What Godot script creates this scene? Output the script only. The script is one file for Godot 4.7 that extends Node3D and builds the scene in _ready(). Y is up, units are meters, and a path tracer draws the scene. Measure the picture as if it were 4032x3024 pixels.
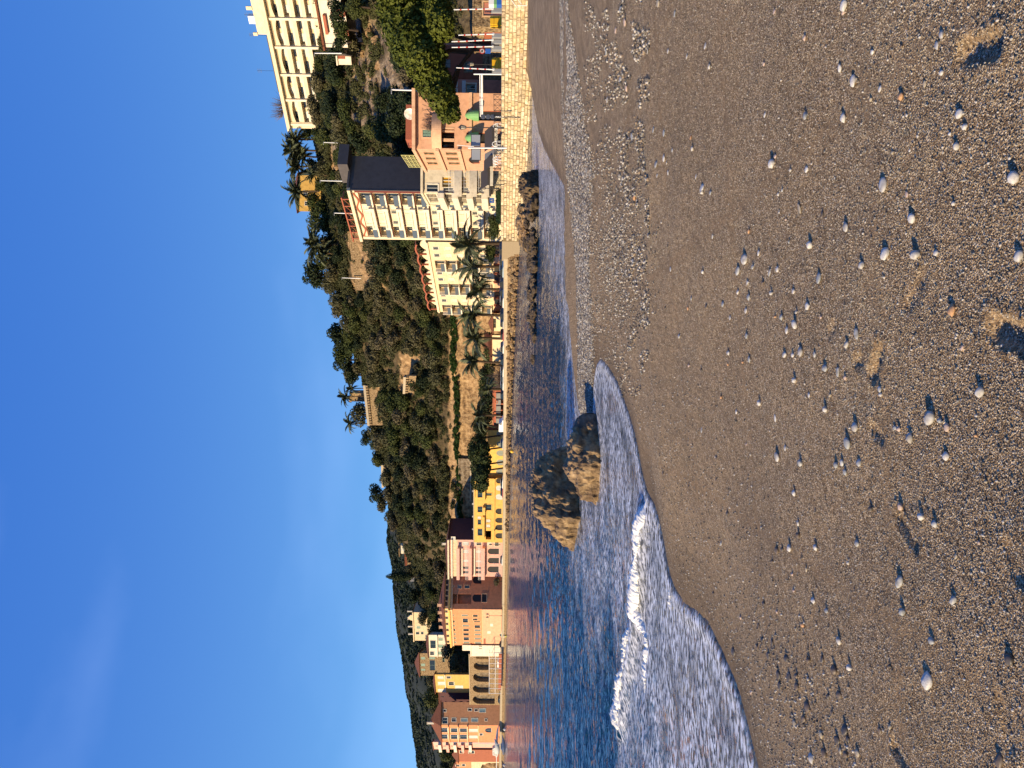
extends Node3D
# A winter-afternoon beach with a rock in the surf, a stone quay, coloured houses and a wooded hill. The photograph was taken with the camera on its side.

const FOC := 3029.0          # focal length in pixels of the 4032 x 3024 photograph
const EYE := Vector3(0, 3.0, 0)
const ROLL := 0.0122
const PITCH := 0.01519
# windows onto the photograph that distances on facades are read from: x0, y0, pixels per photo pixel
const ZOOM := {
	"0": [0, 0, 1.0], "1": [900, 0, 1.7696], "2": [1100, 450, 2.0109], "3": [1200, 900, 2.0109], "4": [1300, 1350, 2.0109], "5": [1450, 1800, 2.4578], "6": [1500, 2250, 2.765], "7": [1500, 2600, 2.765],
	"a": [1580, 280, 5.267], "b": [1580, 560, 5.267], "c": [1340, 700, 3.732], "d": [1660, 700, 3.732], "e": [1640, 940, 3.525], "f": [1660, 0, 3.0214], "g": [1640, 1180, 3.0214], "h": [1740, 1460, 3.966],
	"i": [1820, 1660, 3.81], "j": [1820, 1880, 3.81], "k": [1720, 2050, 3.967], "l": [1720, 2250, 4.23], "m": [1720, 2400, 4.23], "n": [1560, 2280, 2.643], "o": [1660, 2560, 3.525], "p": [1660, 2754, 3.525],
	"q": [900, 0, 3.0214], "r": [900, 270, 3.0214], "s": [1200, 0, 2.7587], "t": [1100, 500, 3.1725], "u": [1180, 780, 1.9825], "v": [1300, 1480, 1.9825],
	"A": [2000, 0, 2.212], "B": [3000, 0, 2.1434], "C": [3000, 750, 2.1434], "D": [3000, 1500, 2.1434], "E": [3000, 2250, 2.1434], "F": [2000, 750, 2.212], "G": [2000, 1500, 2.212], "H": [2000, 2250, 2.143],
}

var rng := RandomNumberGenerator.new()
var taken := {}
var mats := {}
var texs := {}
var fwd: Vector3
var img_x: Vector3
var img_y: Vector3
var noise_a := FastNoiseLite.new()
var noise_b := FastNoiseLite.new()
var noise_c := FastNoiseLite.new()

# ---------------------------------------------------------------- mesh collector
class Mb:
	var v := PackedVector3Array()
	var c := PackedColorArray()
	var col := Color(1, 1, 1)
	func tri(a: Vector3, b: Vector3, d: Vector3) -> void:
		v.append(a); v.append(b); v.append(d)
		c.append(col); c.append(col); c.append(col)
	func quad(a: Vector3, b: Vector3, d: Vector3, e: Vector3) -> void:
		tri(a, b, d); tri(a, d, e)
	# box from its middle, its size and a basis
	func box(m: Vector3, s: Vector3, t := Basis()) -> void:
		var x := t.x * s.x * 0.5; var y := t.y * s.y * 0.5; var z := t.z * s.z * 0.5
		var p := [m - x - y - z, m + x - y - z, m + x + y - z, m - x + y - z, m - x - y + z, m + x - y + z, m + x + y + z, m - x + y + z]
		quad(p[4], p[7], p[6], p[5]); quad(p[1], p[2], p[3], p[0]); quad(p[5], p[6], p[2], p[1]); quad(p[0], p[3], p[7], p[4]); quad(p[7], p[3], p[2], p[6]); quad(p[0], p[4], p[5], p[1])
	func span(a: Vector3, b: Vector3) -> void:
		box((a + b) * 0.5, (b - a).abs())
	func tube(a: Vector3, b: Vector3, ra: float, rb: float, n := 6, caps := true) -> void:
		var d := (b - a).normalized()
		var x := d.cross(Vector3.UP if absf(d.y) < 0.9 else Vector3.RIGHT).normalized()
		var y := d.cross(x)
		for k in n:
			var p := TAU * k / n; var q := TAU * (k + 1) / n
			var e := x * cos(p) + y * sin(p); var f := x * cos(q) + y * sin(q)
			quad(a + e * ra, b + e * rb, b + f * rb, a + f * ra)
			if caps:
				tri(b, b + f * rb, b + e * rb); tri(a, a + e * ra, a + f * ra)
	func ball(m: Vector3, r: Vector3, n := 8, rows := 5) -> void:
		for j in rows:
			var t0 := PI * j / rows; var t1 := PI * (j + 1) / rows
			for k in n:
				var p := TAU * k / n; var q := TAU * (k + 1) / n
				var a := m + r * Vector3(sin(t0) * cos(p), cos(t0), sin(t0) * sin(p)); var b := m + r * Vector3(sin(t0) * cos(q), cos(t0), sin(t0) * sin(q))
				var e := m + r * Vector3(sin(t1) * cos(p), cos(t1), sin(t1) * sin(p)); var f := m + r * Vector3(sin(t1) * cos(q), cos(t1), sin(t1) * sin(q))
				if j > 0: tri(a, b, f)
				if j < rows - 1: tri(a, f, e)
	# a flat shape in the x-y plane, counter-clockwise, given thickness along z
	func slab(pts: PackedVector2Array, z0: float, z1: float) -> void:
		var ix := Geometry2D.triangulate_polygon(pts)
		for k in range(0, ix.size(), 3):
			var a := pts[ix[k]]; var b := pts[ix[k + 1]]; var d := pts[ix[k + 2]]
			tri(Vector3(a.x, a.y, z1), Vector3(d.x, d.y, z1), Vector3(b.x, b.y, z1))
			tri(Vector3(a.x, a.y, z0), Vector3(b.x, b.y, z0), Vector3(d.x, d.y, z0))
		for k in pts.size():
			var a := pts[k]; var b := pts[(k + 1) % pts.size()]
			quad(Vector3(a.x, a.y, z0), Vector3(b.x, b.y, z0), Vector3(b.x, b.y, z1), Vector3(a.x, a.y, z1))
	func mesh(tinted := false) -> ArrayMesh:
		var arr := []
		arr.resize(Mesh.ARRAY_MAX)
		arr[Mesh.ARRAY_VERTEX] = v
		if tinted: arr[Mesh.ARRAY_COLOR] = c
		var n := PackedVector3Array()
		n.resize(v.size())
		for k in range(0, v.size(), 3):
			var m := (v[k + 2] - v[k]).cross(v[k + 1] - v[k]).normalized()
			n[k] = m; n[k + 1] = m; n[k + 2] = m
		arr[Mesh.ARRAY_NORMAL] = n
		var out := ArrayMesh.new()
		out.add_surface_from_arrays(Mesh.PRIMITIVE_TRIANGLES, arr)
		return out

# ---------------------------------------------------------------- naming and placing
func numbered(called: String) -> String:
	var n: int = taken.get(called, 0)
	taken[called] = n + 1
	return called if n == 0 else "%s_%03d" % [called, n]

func tag(o: Node3D, label: String, category := "", group := "", kind := "") -> Node3D:
	if label: o.set_meta("label", label)
	if category: o.set_meta("category", category)
	if group: o.set_meta("group", group)
	if kind: o.set_meta("kind", kind)
	return o

func thing(called: String, label: String, category: String, at := Vector3.ZERO, turn := 0.0, group := "") -> Node3D:
	var o := Node3D.new()
	o.name = numbered(called)
	add_child(o)
	o.position = at
	o.rotation.y = turn
	return tag(o, label, category, group)

# one mesh: a part when a parent is given, else a top-level object
func obj(called: String, m, material: Material, parent: Node3D = null, at := Transform3D()) -> MeshInstance3D:
	var o := MeshInstance3D.new()
	o.mesh = m.mesh(material.vertex_color_use_as_albedo) if m is Mb else m
	o.material_override = material
	o.transform = at
	if parent:
		o.name = called
		parent.add_child(o, true)
	else:
		o.name = numbered(called)
		add_child(o)
	return o

func dup(root: Node3D, at: Vector3, turn := 0.0, size := 1.0, label := "", group := "") -> Node3D:
	var r: Node3D = root.duplicate()
	r.name = numbered(str(root.get_meta("stem")))
	add_child(r)
	r.transform = Transform3D(Basis(Vector3.UP, turn).scaled(Vector3.ONE * size), at)
	if label: r.set_meta("label", label)
	if group: r.set_meta("group", group)
	return r

# ---------------------------------------------------------------- where things of the photograph stand
func ray(x: float, y: float) -> Vector3:
	return fwd + img_x * ((x - 2016.0) / FOC) + img_y * ((1512.0 - y) / FOC)

func pt(x: float, y: float, depth: float) -> Vector3:
	var d := ray(x, y)
	return EYE + d * (depth / -d.z)

func zp(z: String, x: float, y: float) -> Vector2:
	var q: Array = ZOOM[z]
	return Vector2(q[0] + x / q[2], q[1] + y / q[2])

func zpt(z: String, x: float, y: float, depth: float) -> Vector3:
	var p := zp(z, x, y)
	return pt(p.x, p.y, depth)

func proj(p: Vector3) -> Vector2:
	var d := p - EYE
	var k := d.dot(fwd)
	return Vector2(2016.0 + FOC * d.dot(img_x) / k, 1512.0 - FOC * d.dot(img_y) / k)

# ---------------------------------------------------------------- materials
func tex(kind: String) -> NoiseTexture2D:
	if texs.has(kind): return texs[kind]
	var t := NoiseTexture2D.new()
	var n := FastNoiseLite.new()
	var g := Gradient.new()
	t.width = 512; t.height = 512; t.seamless = true; t.generate_mipmaps = false
	n.noise_type = FastNoiseLite.TYPE_SIMPLEX_SMOOTH
	n.fractal_type = FastNoiseLite.FRACTAL_FBM
	n.fractal_octaves = 5
	match kind:
		"fine":
			n.seed = 11; n.frequency = 0.03
			g.offsets = [0.0, 0.5, 1.0]; g.colors = [Color(0.72, 0.72, 0.72), Color(0.9, 0.9, 0.9), Color(1, 1, 1)]
		"blotch":
			n.seed = 12; n.frequency = 0.008
			g.offsets = [0.2, 0.5, 0.8]; g.colors = [Color(0.7, 0.68, 0.65), Color(0.9, 0.89, 0.88), Color(1, 1, 1)]
		"streak":
			n.seed = 17; n.frequency = 0.012; n.fractal_gain = 0.65
			g.offsets = [0.1, 0.55, 0.9]; g.colors = [Color(0.87, 0.86, 0.85), Color(0.97, 0.965, 0.96), Color(1, 1, 1)]
		"rock":
			n.seed = 13; n.frequency = 0.012; n.fractal_gain = 0.62
			g.offsets = [0.12, 0.4, 0.6, 0.85]; g.colors = [Color(0.38, 0.33, 0.28), Color(0.72, 0.65, 0.56), Color(0.9, 0.84, 0.75), Color(1, 0.97, 0.92)]
		"rockh":
			n.seed = 14; n.frequency = 0.015; n.fractal_type = FastNoiseLite.FRACTAL_RIDGED; n.fractal_gain = 0.6
			g.offsets = [0.0, 1.0]; g.colors = [Color(0, 0, 0), Color(1, 1, 1)]
		"sand":
			t.width = 2048; t.height = 2048
			n.seed = 21; n.noise_type = FastNoiseLite.TYPE_CELLULAR; n.frequency = 0.21; n.fractal_type = FastNoiseLite.FRACTAL_NONE
			n.cellular_return_type = FastNoiseLite.RETURN_CELL_VALUE; n.cellular_jitter = 1.0
			g.offsets = [0.0, 0.15, 0.4, 0.62, 0.8, 0.93, 1.0]
			g.colors = [Color(0.2, 0.19, 0.19), Color(0.4, 0.36, 0.32), Color(0.56, 0.49, 0.41), Color(0.63, 0.56, 0.46), Color(0.7, 0.65, 0.57), Color(0.84, 0.8, 0.72), Color(1, 0.98, 0.94)]
		"sandh":
			t.width = 2048; t.height = 2048
			n.seed = 21; n.noise_type = FastNoiseLite.TYPE_CELLULAR; n.frequency = 0.16; n.fractal_octaves = 3; n.fractal_gain = 0.55; n.fractal_lacunarity = 1.7
			n.cellular_return_type = FastNoiseLite.RETURN_DISTANCE; n.cellular_jitter = 1.0
			g.offsets = [0.0, 1.0]; g.colors = [Color(1, 1, 1), Color(0, 0, 0)]
		"waveh":
			t.width = 1024; t.height = 1024
			n.seed = 31; n.frequency = 0.011; n.fractal_octaves = 5; n.fractal_gain = 0.55
			g.offsets = [0.0, 1.0]; g.colors = [Color(0, 0, 0), Color(1, 1, 1)]
		"foam":
			t.width = 1024; t.height = 1024
			n.seed = 33; n.frequency = 0.018; n.fractal_octaves = 5; n.fractal_gain = 0.62; n.domain_warp_enabled = true; n.domain_warp_amplitude = 40.0; n.domain_warp_frequency = 0.01
			g.offsets = [0.36, 0.48, 0.56, 0.7]; g.colors = [Color(1, 1, 1, 0.0), Color(1, 1, 1, 0.35), Color(1, 1, 1, 0.75), Color(1, 1, 1, 1)]
	t.noise = n
	t.color_ramp = g
	t.normalize = true
	texs[kind] = t
	return t

# colour as a real-world linear value; the texture only varies it
func mat(called: String, r: float, g: float, b: float, rough := 0.85, kind := "", scale := 1.0, bump := "", depth := 0.0) -> StandardMaterial3D:
	if mats.has(called): return mats[called]
	var m := StandardMaterial3D.new()
	m.resource_name = called
	m.albedo_color = Color(r, g, b).linear_to_srgb()
	m.roughness = rough
	if kind or bump:
		m.uv1_triplanar = true
		m.uv1_world_triplanar = true
		m.uv1_scale = Vector3.ONE * scale
	if kind: m.albedo_texture = tex(kind)
	if bump:
		m.heightmap_enabled = true
		m.heightmap_texture = tex(bump)
		m.heightmap_scale = depth
	mats[called] = m
	return m

func tinted(called: String, rough := 0.8, kind := "", scale := 1.0, bump := "", depth := 0.0) -> StandardMaterial3D:
	var m := mat(called, 1, 1, 1, rough, kind, scale, bump, depth)
	m.vertex_color_use_as_albedo = true
	return m

# a grid of points with smooth normals; rows run along the second index
func grid(p: PackedVector3Array, nu: int, nv: int, colors = null, skip = null) -> ArrayMesh:
	var ix := PackedInt32Array()
	for j in nv - 1:
		for i in nu - 1:
			var a := j * nu + i
			if skip != null and skip[a] and skip[a + 1] and skip[a + nu] and skip[a + nu + 1]: continue
			ix.append(a); ix.append(a + nu); ix.append(a + nu + 1)
			ix.append(a); ix.append(a + nu + 1); ix.append(a + 1)
	var arr := []
	arr.resize(Mesh.ARRAY_MAX)
	arr[Mesh.ARRAY_VERTEX] = p
	arr[Mesh.ARRAY_INDEX] = ix
	if colors != null: arr[Mesh.ARRAY_COLOR] = colors
	var n := PackedVector3Array()
	n.resize(p.size())
	for k in range(0, ix.size(), 3):
		var a := ix[k]; var b := ix[k + 1]; var c := ix[k + 2]
		var m := (p[c] - p[a]).cross(p[b] - p[a])
		n[a] += m; n[b] += m; n[c] += m
	for k in n.size(): n[k] = n[k].normalized() if n[k].length_squared() > 1e-20 else Vector3.UP
	arr[Mesh.ARRAY_NORMAL] = n
	var out := ArrayMesh.new()
	out.add_surface_from_arrays(Mesh.PRIMITIVE_TRIANGLES, arr)
	return out

func curve(xs: Array, ys: Array, x: float) -> float:
	if x <= xs[0]: return ys[0]
	for k in xs.size() - 1:
		if x <= xs[k + 1]:
			return lerpf(ys[k], ys[k + 1], (x - xs[k]) / float(xs[k + 1] - xs[k]))
	return ys[ys.size() - 1]

func _ready() -> void:
	fwd = Vector3(0, -sin(PITCH), -cos(PITCH))
	var right := Vector3.RIGHT
	var up := Vector3(0, cos(PITCH), -sin(PITCH))
	img_x = (right * ROLL - up).normalized()
	img_y = (right + up * ROLL).normalized()
	var cam := Camera3D.new()
	cam.name = "camera"
	cam.transform = Transform3D(Basis(img_x, img_y, -fwd), EYE)
	cam.fov = rad_to_deg(2.0 * atan(1512.0 / FOC))
	cam.near = 0.05
	cam.far = 4000.0
	add_child(cam)
	var env := Environment.new()
	env.background_mode = Environment.BG_SKY
	env.tonemap_mode = Environment.TONE_MAPPER_LINEAR
	env.tonemap_exposure = 1.5
	env.sdfgi_enabled = true
	env.ssao_enabled = true
	env.ssil_enabled = true
	env.sky = Sky.new()
	env.sky.sky_material = sky_look()
	var we := WorldEnvironment.new()
	we.name = "air"
	we.environment = env
	add_child(we)
	var sun := DirectionalLight3D.new()
	sun.name = "sun"
	sun.light_energy = 1.6
	sun.light_color = Color(1.0, 0.9, 0.73)
	sun.light_angular_distance = 0.5
	sun.shadow_enabled = true
	var el := deg_to_rad(17.5)
	var az := deg_to_rad(63.0)
	sun.basis = Basis.looking_at(Vector3(sin(az) * cos(el), -sin(el), -cos(az) * cos(el)), Vector3.UP)
	add_child(sun)
	rng.seed = 7
	noise_a.seed = 1; noise_a.frequency = 1.0; noise_a.fractal_octaves = 4
	noise_b.seed = 2; noise_b.frequency = 1.0; noise_b.fractal_octaves = 2
	noise_c.seed = 3; noise_c.frequency = 1.0; noise_c.noise_type = FastNoiseLite.TYPE_CELLULAR; noise_c.fractal_type = FastNoiseLite.FRACTAL_NONE
	make_materials()
	shore_table()
	beach()
	sea()
	hills()
	quay()
	buildings_right()
	buildings_left()
	greenery()
	quay_things()
	rocks()
	boats()
	pebbles()

func sky_look() -> ProceduralSkyMaterial:
	var s := ProceduralSkyMaterial.new()
	s.sky_top_color = Color(0.026, 0.112, 0.43).linear_to_srgb()
	s.sky_horizon_color = Color(0.175, 0.42, 0.71).linear_to_srgb()
	s.sky_curve = 0.18
	s.ground_bottom_color = Color(0.10, 0.12, 0.14).linear_to_srgb()
	s.ground_horizon_color = Color(0.2, 0.3, 0.42).linear_to_srgb()
	s.sun_angle_max = 30.0
	s.sun_curve = 0.15
	# thin high cloud
	var n := FastNoiseLite.new()
	n.seed = 5; n.frequency = 0.01; n.fractal_octaves = 5
	var im := Image.create(1024, 512, false, Image.FORMAT_RGBA8)
	for j in 256:
		var el := 90.0 - (j + 0.5) * 180.0 / 512.0
		for i in 1024:
			var w := n.get_noise_3d(cos(TAU * i / 1024.0) * 90.0, el * 5.5, sin(TAU * i / 1024.0) * 90.0)
			var a := smoothstep(0.08, 0.55, w) * 0.06 * smoothstep(1.0, 6.0, el)
			im.set_pixel(i, j, Color(0.85, 0.9, 1.0, a))
	s.sky_cover = ImageTexture.create_from_image(im)
	return s

func make_materials() -> void:
	mat("joint", 0.40, 0.31, 0.19, 0.95, "fine", 0.6)
	mat("glass", 0.02, 0.028, 0.035, 0.08)
	mat("dark", 0.025, 0.022, 0.02, 0.8)
	mat("white", 0.75, 0.73, 0.68, 0.6, "blotch", 0.3)
	mat("metal_white", 0.75, 0.75, 0.74, 0.4)
	mat("iron", 0.02, 0.02, 0.022, 0.5)
	mat("grey_metal", 0.28, 0.29, 0.30, 0.45)
	mat("shutter_white", 0.72, 0.72, 0.66, 0.6, "fine", 1.0)
	mat("shutter_grey", 0.26, 0.29, 0.25, 0.6, "fine", 1.0)
	mat("shutter_green", 0.22, 0.36, 0.28, 0.6, "fine", 1.0)
	mat("cream", 0.74, 0.58, 0.36, 0.85, "streak", 0.12)
	mat("cream_pale", 0.75, 0.64, 0.44, 0.85, "streak", 0.12)
	mat("ivory", 0.78, 0.70, 0.54, 0.8, "streak", 0.15)
	mat("slate", 0.085, 0.075, 0.075, 0.8, "streak", 0.1)
	mat("oxblood", 0.17, 0.03, 0.02, 0.7, "fine", 0.4)
	mat("terracotta", 0.42, 0.12, 0.06, 0.8, "fine", 0.5)
	mat("roof_tile", 0.26, 0.10, 0.055, 0.9, "rock", 0.8, "rockh", 6.0)
	mat("peach", 0.72, 0.40, 0.24, 0.85, "streak", 0.14)
	mat("peach_trim", 0.76, 0.47, 0.29, 0.85, "streak", 0.2)
	mat("salmon", 0.62, 0.24, 0.15, 0.85, "streak", 0.14)
	mat("brick_red", 0.36, 0.11, 0.055, 0.85, "streak", 0.14)
	mat("pink", 0.74, 0.42, 0.33, 0.85, "streak", 0.14)
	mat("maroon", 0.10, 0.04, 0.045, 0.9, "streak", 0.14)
	mat("orange", 0.70, 0.27, 0.12, 0.85, "streak", 0.12)
	mat("orange_trim", 0.78, 0.50, 0.26, 0.85, "streak", 0.2)
	mat("yellow", 0.78, 0.47, 0.11, 0.85, "streak", 0.12)
	mat("ochre", 0.62, 0.38, 0.10, 0.85, "streak", 0.12)
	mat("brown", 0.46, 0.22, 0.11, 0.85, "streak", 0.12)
	mat("amber", 0.55, 0.30, 0.03, 0.5)
	mat("old_stone", 0.42, 0.34, 0.23, 0.95, "rock", 0.25, "rockh", 8.0)
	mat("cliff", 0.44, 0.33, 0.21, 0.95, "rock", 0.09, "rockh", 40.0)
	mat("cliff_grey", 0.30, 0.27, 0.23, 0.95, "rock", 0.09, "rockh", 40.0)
	mat("boulder", 0.34, 0.28, 0.20, 0.9, "rock", 0.35, "rockh", 12.0)
	mat("boulder_dark", 0.14, 0.115, 0.085, 0.85, "rock", 0.4, "rockh", 12.0)
	mat("soil", 0.11, 0.09, 0.055, 0.95, "rock", 0.06, "rockh", 30.0)
	mat("asphalt", 0.06, 0.06, 0.06, 0.9, "fine", 0.5)
	mat("concrete", 0.44, 0.37, 0.26, 0.9, "streak", 0.25)
	mat("bark", 0.07, 0.05, 0.035, 0.95, "rock", 1.2, "rockh", 4.0)
	mat("bare_branch", 0.15, 0.11, 0.09, 0.95)
	mat("palm_bark", 0.10, 0.075, 0.05, 0.95, "rock", 1.5, "rockh", 5.0)
	mat("yellow_plastic", 0.75, 0.42, 0.01, 0.5)
	mat("blue_paint", 0.03, 0.12, 0.42, 0.4)
	mat("red_paint", 0.45, 0.03, 0.02, 0.4)
	mat("green_paint", 0.16, 0.36, 0.14, 0.6)
	mat("tyre", 0.015, 0.015, 0.015, 0.9)
	mat("awning_grey", 0.19, 0.185, 0.175, 0.9)
	mat("awning_dark", 0.05, 0.042, 0.038, 0.9)
	for t in [["leaf_olive", 0.25], ["leaf_pine", 0.25], ["leaf_palm", 0.25]]:
		var m := tinted(t[0], 0.65)
		m.metallic_specular = 0.3
		m.backlight_enabled = true
		m.backlight = Color(t[1], t[1], t[1] * 0.6)

# ---------------------------------------------------------------- the line where water meets the beach: photo x, y and its height above the sea
const EDGE := [[2985, 3020, .25], [2910, 2717, .25], [2849, 2577, .25], [2793, 2460, .24], [2747, 2413, .23], [2700, 2390, .22], [2653, 2311, .2], [2633, 2246, .2], [2610, 2110, .2], [2580, 1988, .2], [2552, 1948, .2],
	[2529, 1862, .2], [2506, 1735, .2], [2484, 1649, .2], [2452, 1559, .2], [2429, 1500, .2], [2393, 1442, .2], [2368, 1415, .2], [2350, 1440, .18], [2342, 1500, .15], [2338, 1600, .1], [2330, 1655, .07], [2300, 1660, .05], [2280, 1617, .04],
	[2273, 1500, .03], [2271, 1428, .02], [2267, 1202, .02], [2267, 1066, .02], [2249, 886, .02], [2235, 750, .02], [2206, 705, .02], [2145, 588, .02], [2122, 520, .02], [2100, 393, .03]]
const CELL := 0.35
const GX0 := -16.0
const GZ0 := 4.0
var shore := PackedVector3Array()     # x, height, z
var dist := PackedFloat32Array()
var lift := PackedFloat32Array()
var gnx := 0
var gnz := 0
var prints := []                      # footprints: middle, direction, length, width, depth

func shore_table() -> void:
	shore.append(Vector3(-13, 0.25, 3.0))
	shore.append(Vector3(-7.5, 0.25, -3.0))
	shore.append(Vector3(-5.4, 0.25, -6.2))
	for e in EDGE:
		var d := ray(e[0], e[1])
		var p: Vector3 = EYE + d * ((e[2] - EYE.y) / d.y)
		shore.append(Vector3(p.x, e[2], p.z))
	shore.append(pt(2088, 380, 80))
	shore[shore.size() - 1].y = 0.03
	var poly := PackedVector2Array()
	for p in shore: poly.append(Vector2(p.x, p.z))
	poly.append(Vector2(60, -110)); poly.append(Vector2(60, -200)); poly.append(Vector2(-120, -200)); poly.append(Vector2(-120, 3))
	gnx = int((48.0 - GX0) / CELL) + 1
	gnz = int((98.0 + GZ0) / CELL) + 1
	dist.resize(gnx * gnz)
	lift.resize(gnx * gnz)
	var n := shore.size() - 1
	for j in gnz:
		var z := GZ0 - j * CELL
		for i in gnx:
			var x := GX0 + i * CELL
			var best := 1e9
			var h := 0.0
			for k in n:
				var a := shore[k]; var b := shore[k + 1]
				var ex := b.x - a.x; var ez := b.z - a.z
				var t := clampf(((x - a.x) * ex + (z - a.z) * ez) / (ex * ex + ez * ez), 0.0, 1.0)
				var dx := a.x + ex * t - x; var dz := a.z + ez * t - z
				var q := dx * dx + dz * dz
				if q < best:
					best = q
					h = lerpf(a.y, b.y, t)
			best = sqrt(best)
			if Geometry2D.is_point_in_polygon(Vector2(x, z), poly): best = -best
			dist[j * gnx + i] = best
			lift[j * gnx + i] = h

# x: metres from the water's edge, inland positive; y: height of that edge
func from_shore(x: float, z: float) -> Vector2:
	var fx := clampf((x - GX0) / CELL, 0.0, gnx - 1.001)
	var fz := clampf((GZ0 - z) / CELL, 0.0, gnz - 1.001)
	var i := int(fx); var j := int(fz)
	var u := fx - i; var w := fz - j
	var k := j * gnx + i
	return Vector2(lerpf(lerpf(dist[k], dist[k + 1], u), lerpf(dist[k + gnx], dist[k + gnx + 1], u), w), lerpf(lerpf(lift[k], lift[k + 1], u), lerpf(lift[k + gnx], lift[k + gnx + 1], u), w))

func sand_h(x: float, z: float, fine := true) -> float:
	var e := from_shore(x, z)
	var d := e.x
	if d < 0.0: return e.y - 0.015 - minf(0.10 * -d, 1.6)
	var k := lerpf(1.32, 0.95, smoothstep(15.0, 60.0, -z))
	var y := e.y + k * (1.0 - exp(-d / 5.5))
	if fine:
		y += 0.02 * noise_b.get_noise_2d(x * 0.5, z * 0.5) * smoothstep(0.0, 3.0, d)
		if z > -12.0:
			y += 0.006 * noise_a.get_noise_2d(x * 3.0, z * 3.0)
			for f in prints:
				var q: Vector2 = Vector2(x, z) - f[0]
				if q.length_squared() > 0.09: continue
				var a: Vector2 = f[1]
				var s: float = q.dot(a) / (f[2] * 0.5)
				var c: float = q.dot(Vector2(-a.y, a.x)) / (f[3] * 0.5 * (1.0 - 0.22 * cos(s * 2.6)))
				var r := pow(pow(absf(s), 2.6) + pow(absf(c), 2.6), 1.0 / 2.6)
				r += 0.12 * noise_a.get_noise_2d(x * 14.0, z * 14.0)
				y -= f[4] * (1.0 - smoothstep(0.72, 1.02, r))
				y += f[4] * 0.42 * exp(-pow((r - 1.16) / 0.13, 2.0))
	return y

func sand_pt(x: float, y: float) -> Vector3:
	var d := ray(x, y)
	var near := 1.0
	var far := 120.0
	var step := 1.0
	while step < far:
		var p := EYE + d * step
		if p.y < sand_h(p.x, p.z, false): break
		near = step
		step *= 1.12
	far = step
	for k in 24:
		var m := (near + far) * 0.5
		var p := EYE + d * m
		if p.y < sand_h(p.x, p.z, false): far = m
		else: near = m
	return EYE + d * far

func spaced(from: float, to: float, step: float, grow: float) -> PackedFloat32Array:
	var out := PackedFloat32Array()
	var x := from
	var s := step
	var way := signf(to - from)
	while (to - x) * way > 0:
		out.append(x)
		x += s * way
		s *= grow
	out.append(to)
	return out

func beach() -> void:
	# footprints: zoom, where, direction in the photograph (x, y), length, width, depth
	for f in [["B", 1860, 410, 1.0, -0.28, .30, .13, .05], ["C", 1290, 850, 0.45, -1.0, .30, .105, .022], ["C", 960, 1450, 0.3, -1.0, .26, .11, .04], ["C", 2090, 1210, 1.0, 0.35, .30, .14, .055], ["D", 1205, 1260, 0.6, 1.0, .27, .11, .03],
			["D", 960, 440, 0.6, 0.6, .17, .1, .03], ["E", 1175, 1590, 0.5, 1.0, .22, .12, .035], ["E", 2060, 1290, 0.2, 1.0, .24, .1, .02], ["C", 815, 1440, 0.8, -0.4, .14, .1, .03], ["C", 590, 1170, 0.5, -1, .16, .1, .02], ["D", 2130, 1540, 0.5, 1, .2, .1, .02]]:
		var q := zp(f[0], f[1], f[2])
		var c := sand_pt(q.x, q.y)
		var e := sand_pt(q.x + f[3] * 20.0, q.y + f[4] * 20.0)
		prints.append([Vector2(c.x, c.z), Vector2(e.x - c.x, e.z - c.z).normalized(), f[5], f[6], f[7] * 0.6])
	var sand := tinted("sand", 0.9, "sand", 0.38, "sandh", 1.0)
	sand.metallic_specular = 0.25
	var xs := spaced(-2.6, -16.0, 0.03, 1.045)
	xs.reverse()
	var mid := spaced(-2.6, 3.2, 0.028, 1.0)
	mid.remove_at(mid.size() - 1)
	xs.resize(xs.size() - 1)
	xs.append_array(mid)
	xs.append_array(spaced(3.2, 48.0, 0.03, 1.03))
	var zs := spaced(4.0, -2.0, 0.3, 1.0)
	zs.resize(zs.size() - 1)
	var z2 := spaced(-2.0, -6.4, 0.026, 1.0)
	z2.resize(z2.size() - 1)
	zs.append_array(z2)
	zs.append_array(spaced(-6.4, -98.0, 0.03, 1.018))
	var p := PackedVector3Array()
	var cols := PackedColorArray()
	var skip := PackedByteArray()
	for z in zs:
		for x in xs:
			var e := from_shore(x, z)
			p.append(Vector3(x, sand_h(x, z), z))
			# darker where the last wave has wetted it
			var wet := 1.0 - smoothstep(0.2, 1.5, e.x + 0.25 * noise_b.get_noise_2d(x * 0.8, z * 0.8))
			var v := (1.0 + 0.14 * noise_a.get_noise_2d(x * 0.35, z * 0.35)) * rng.randf_range(0.75, 1.25)
			var c := Color(0.82, 0.715, 0.56) * v
			cols.append(c.lerp(Color(0.42, 0.37, 0.31) * v, wet * 0.8))
			skip.append(1 if e.x < -4.0 else 0)
	tag(obj("beach_sand", grid(p, xs.size(), zs.size(), cols, skip), sand), "coarse grey sand beach sloping to the sea", "", "", "structure")
	# the ground goes on beyond and behind, under the road and the houses
	var m := Mb.new()
	m.box(Vector3(0, -3.2, 0), Vector3(2400, 1.0, 2400))
	tag(obj("sea_bed", m, mat("sea_bed", 0.1, 0.09, 0.07, 0.95)), "", "", "", "structure")

# ---------------------------------------------------------------- sea
var crest := PackedVector2Array()

func to_crest(x: float, z: float) -> Vector2:
	var best := 1e9
	var side := 0.0
	for k in crest.size() - 1:
		var a := crest[k]; var b := crest[k + 1]
		var e := b - a
		var t := clampf((Vector2(x, z) - a).dot(e) / e.length_squared(), 0.0, 1.0)
		var q := a + e * t - Vector2(x, z)
		if q.length_squared() < best:
			best = q.length_squared()
			side = signf(e.x * -q.y + e.y * q.x)
	return Vector2(sqrt(best), side)

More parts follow.
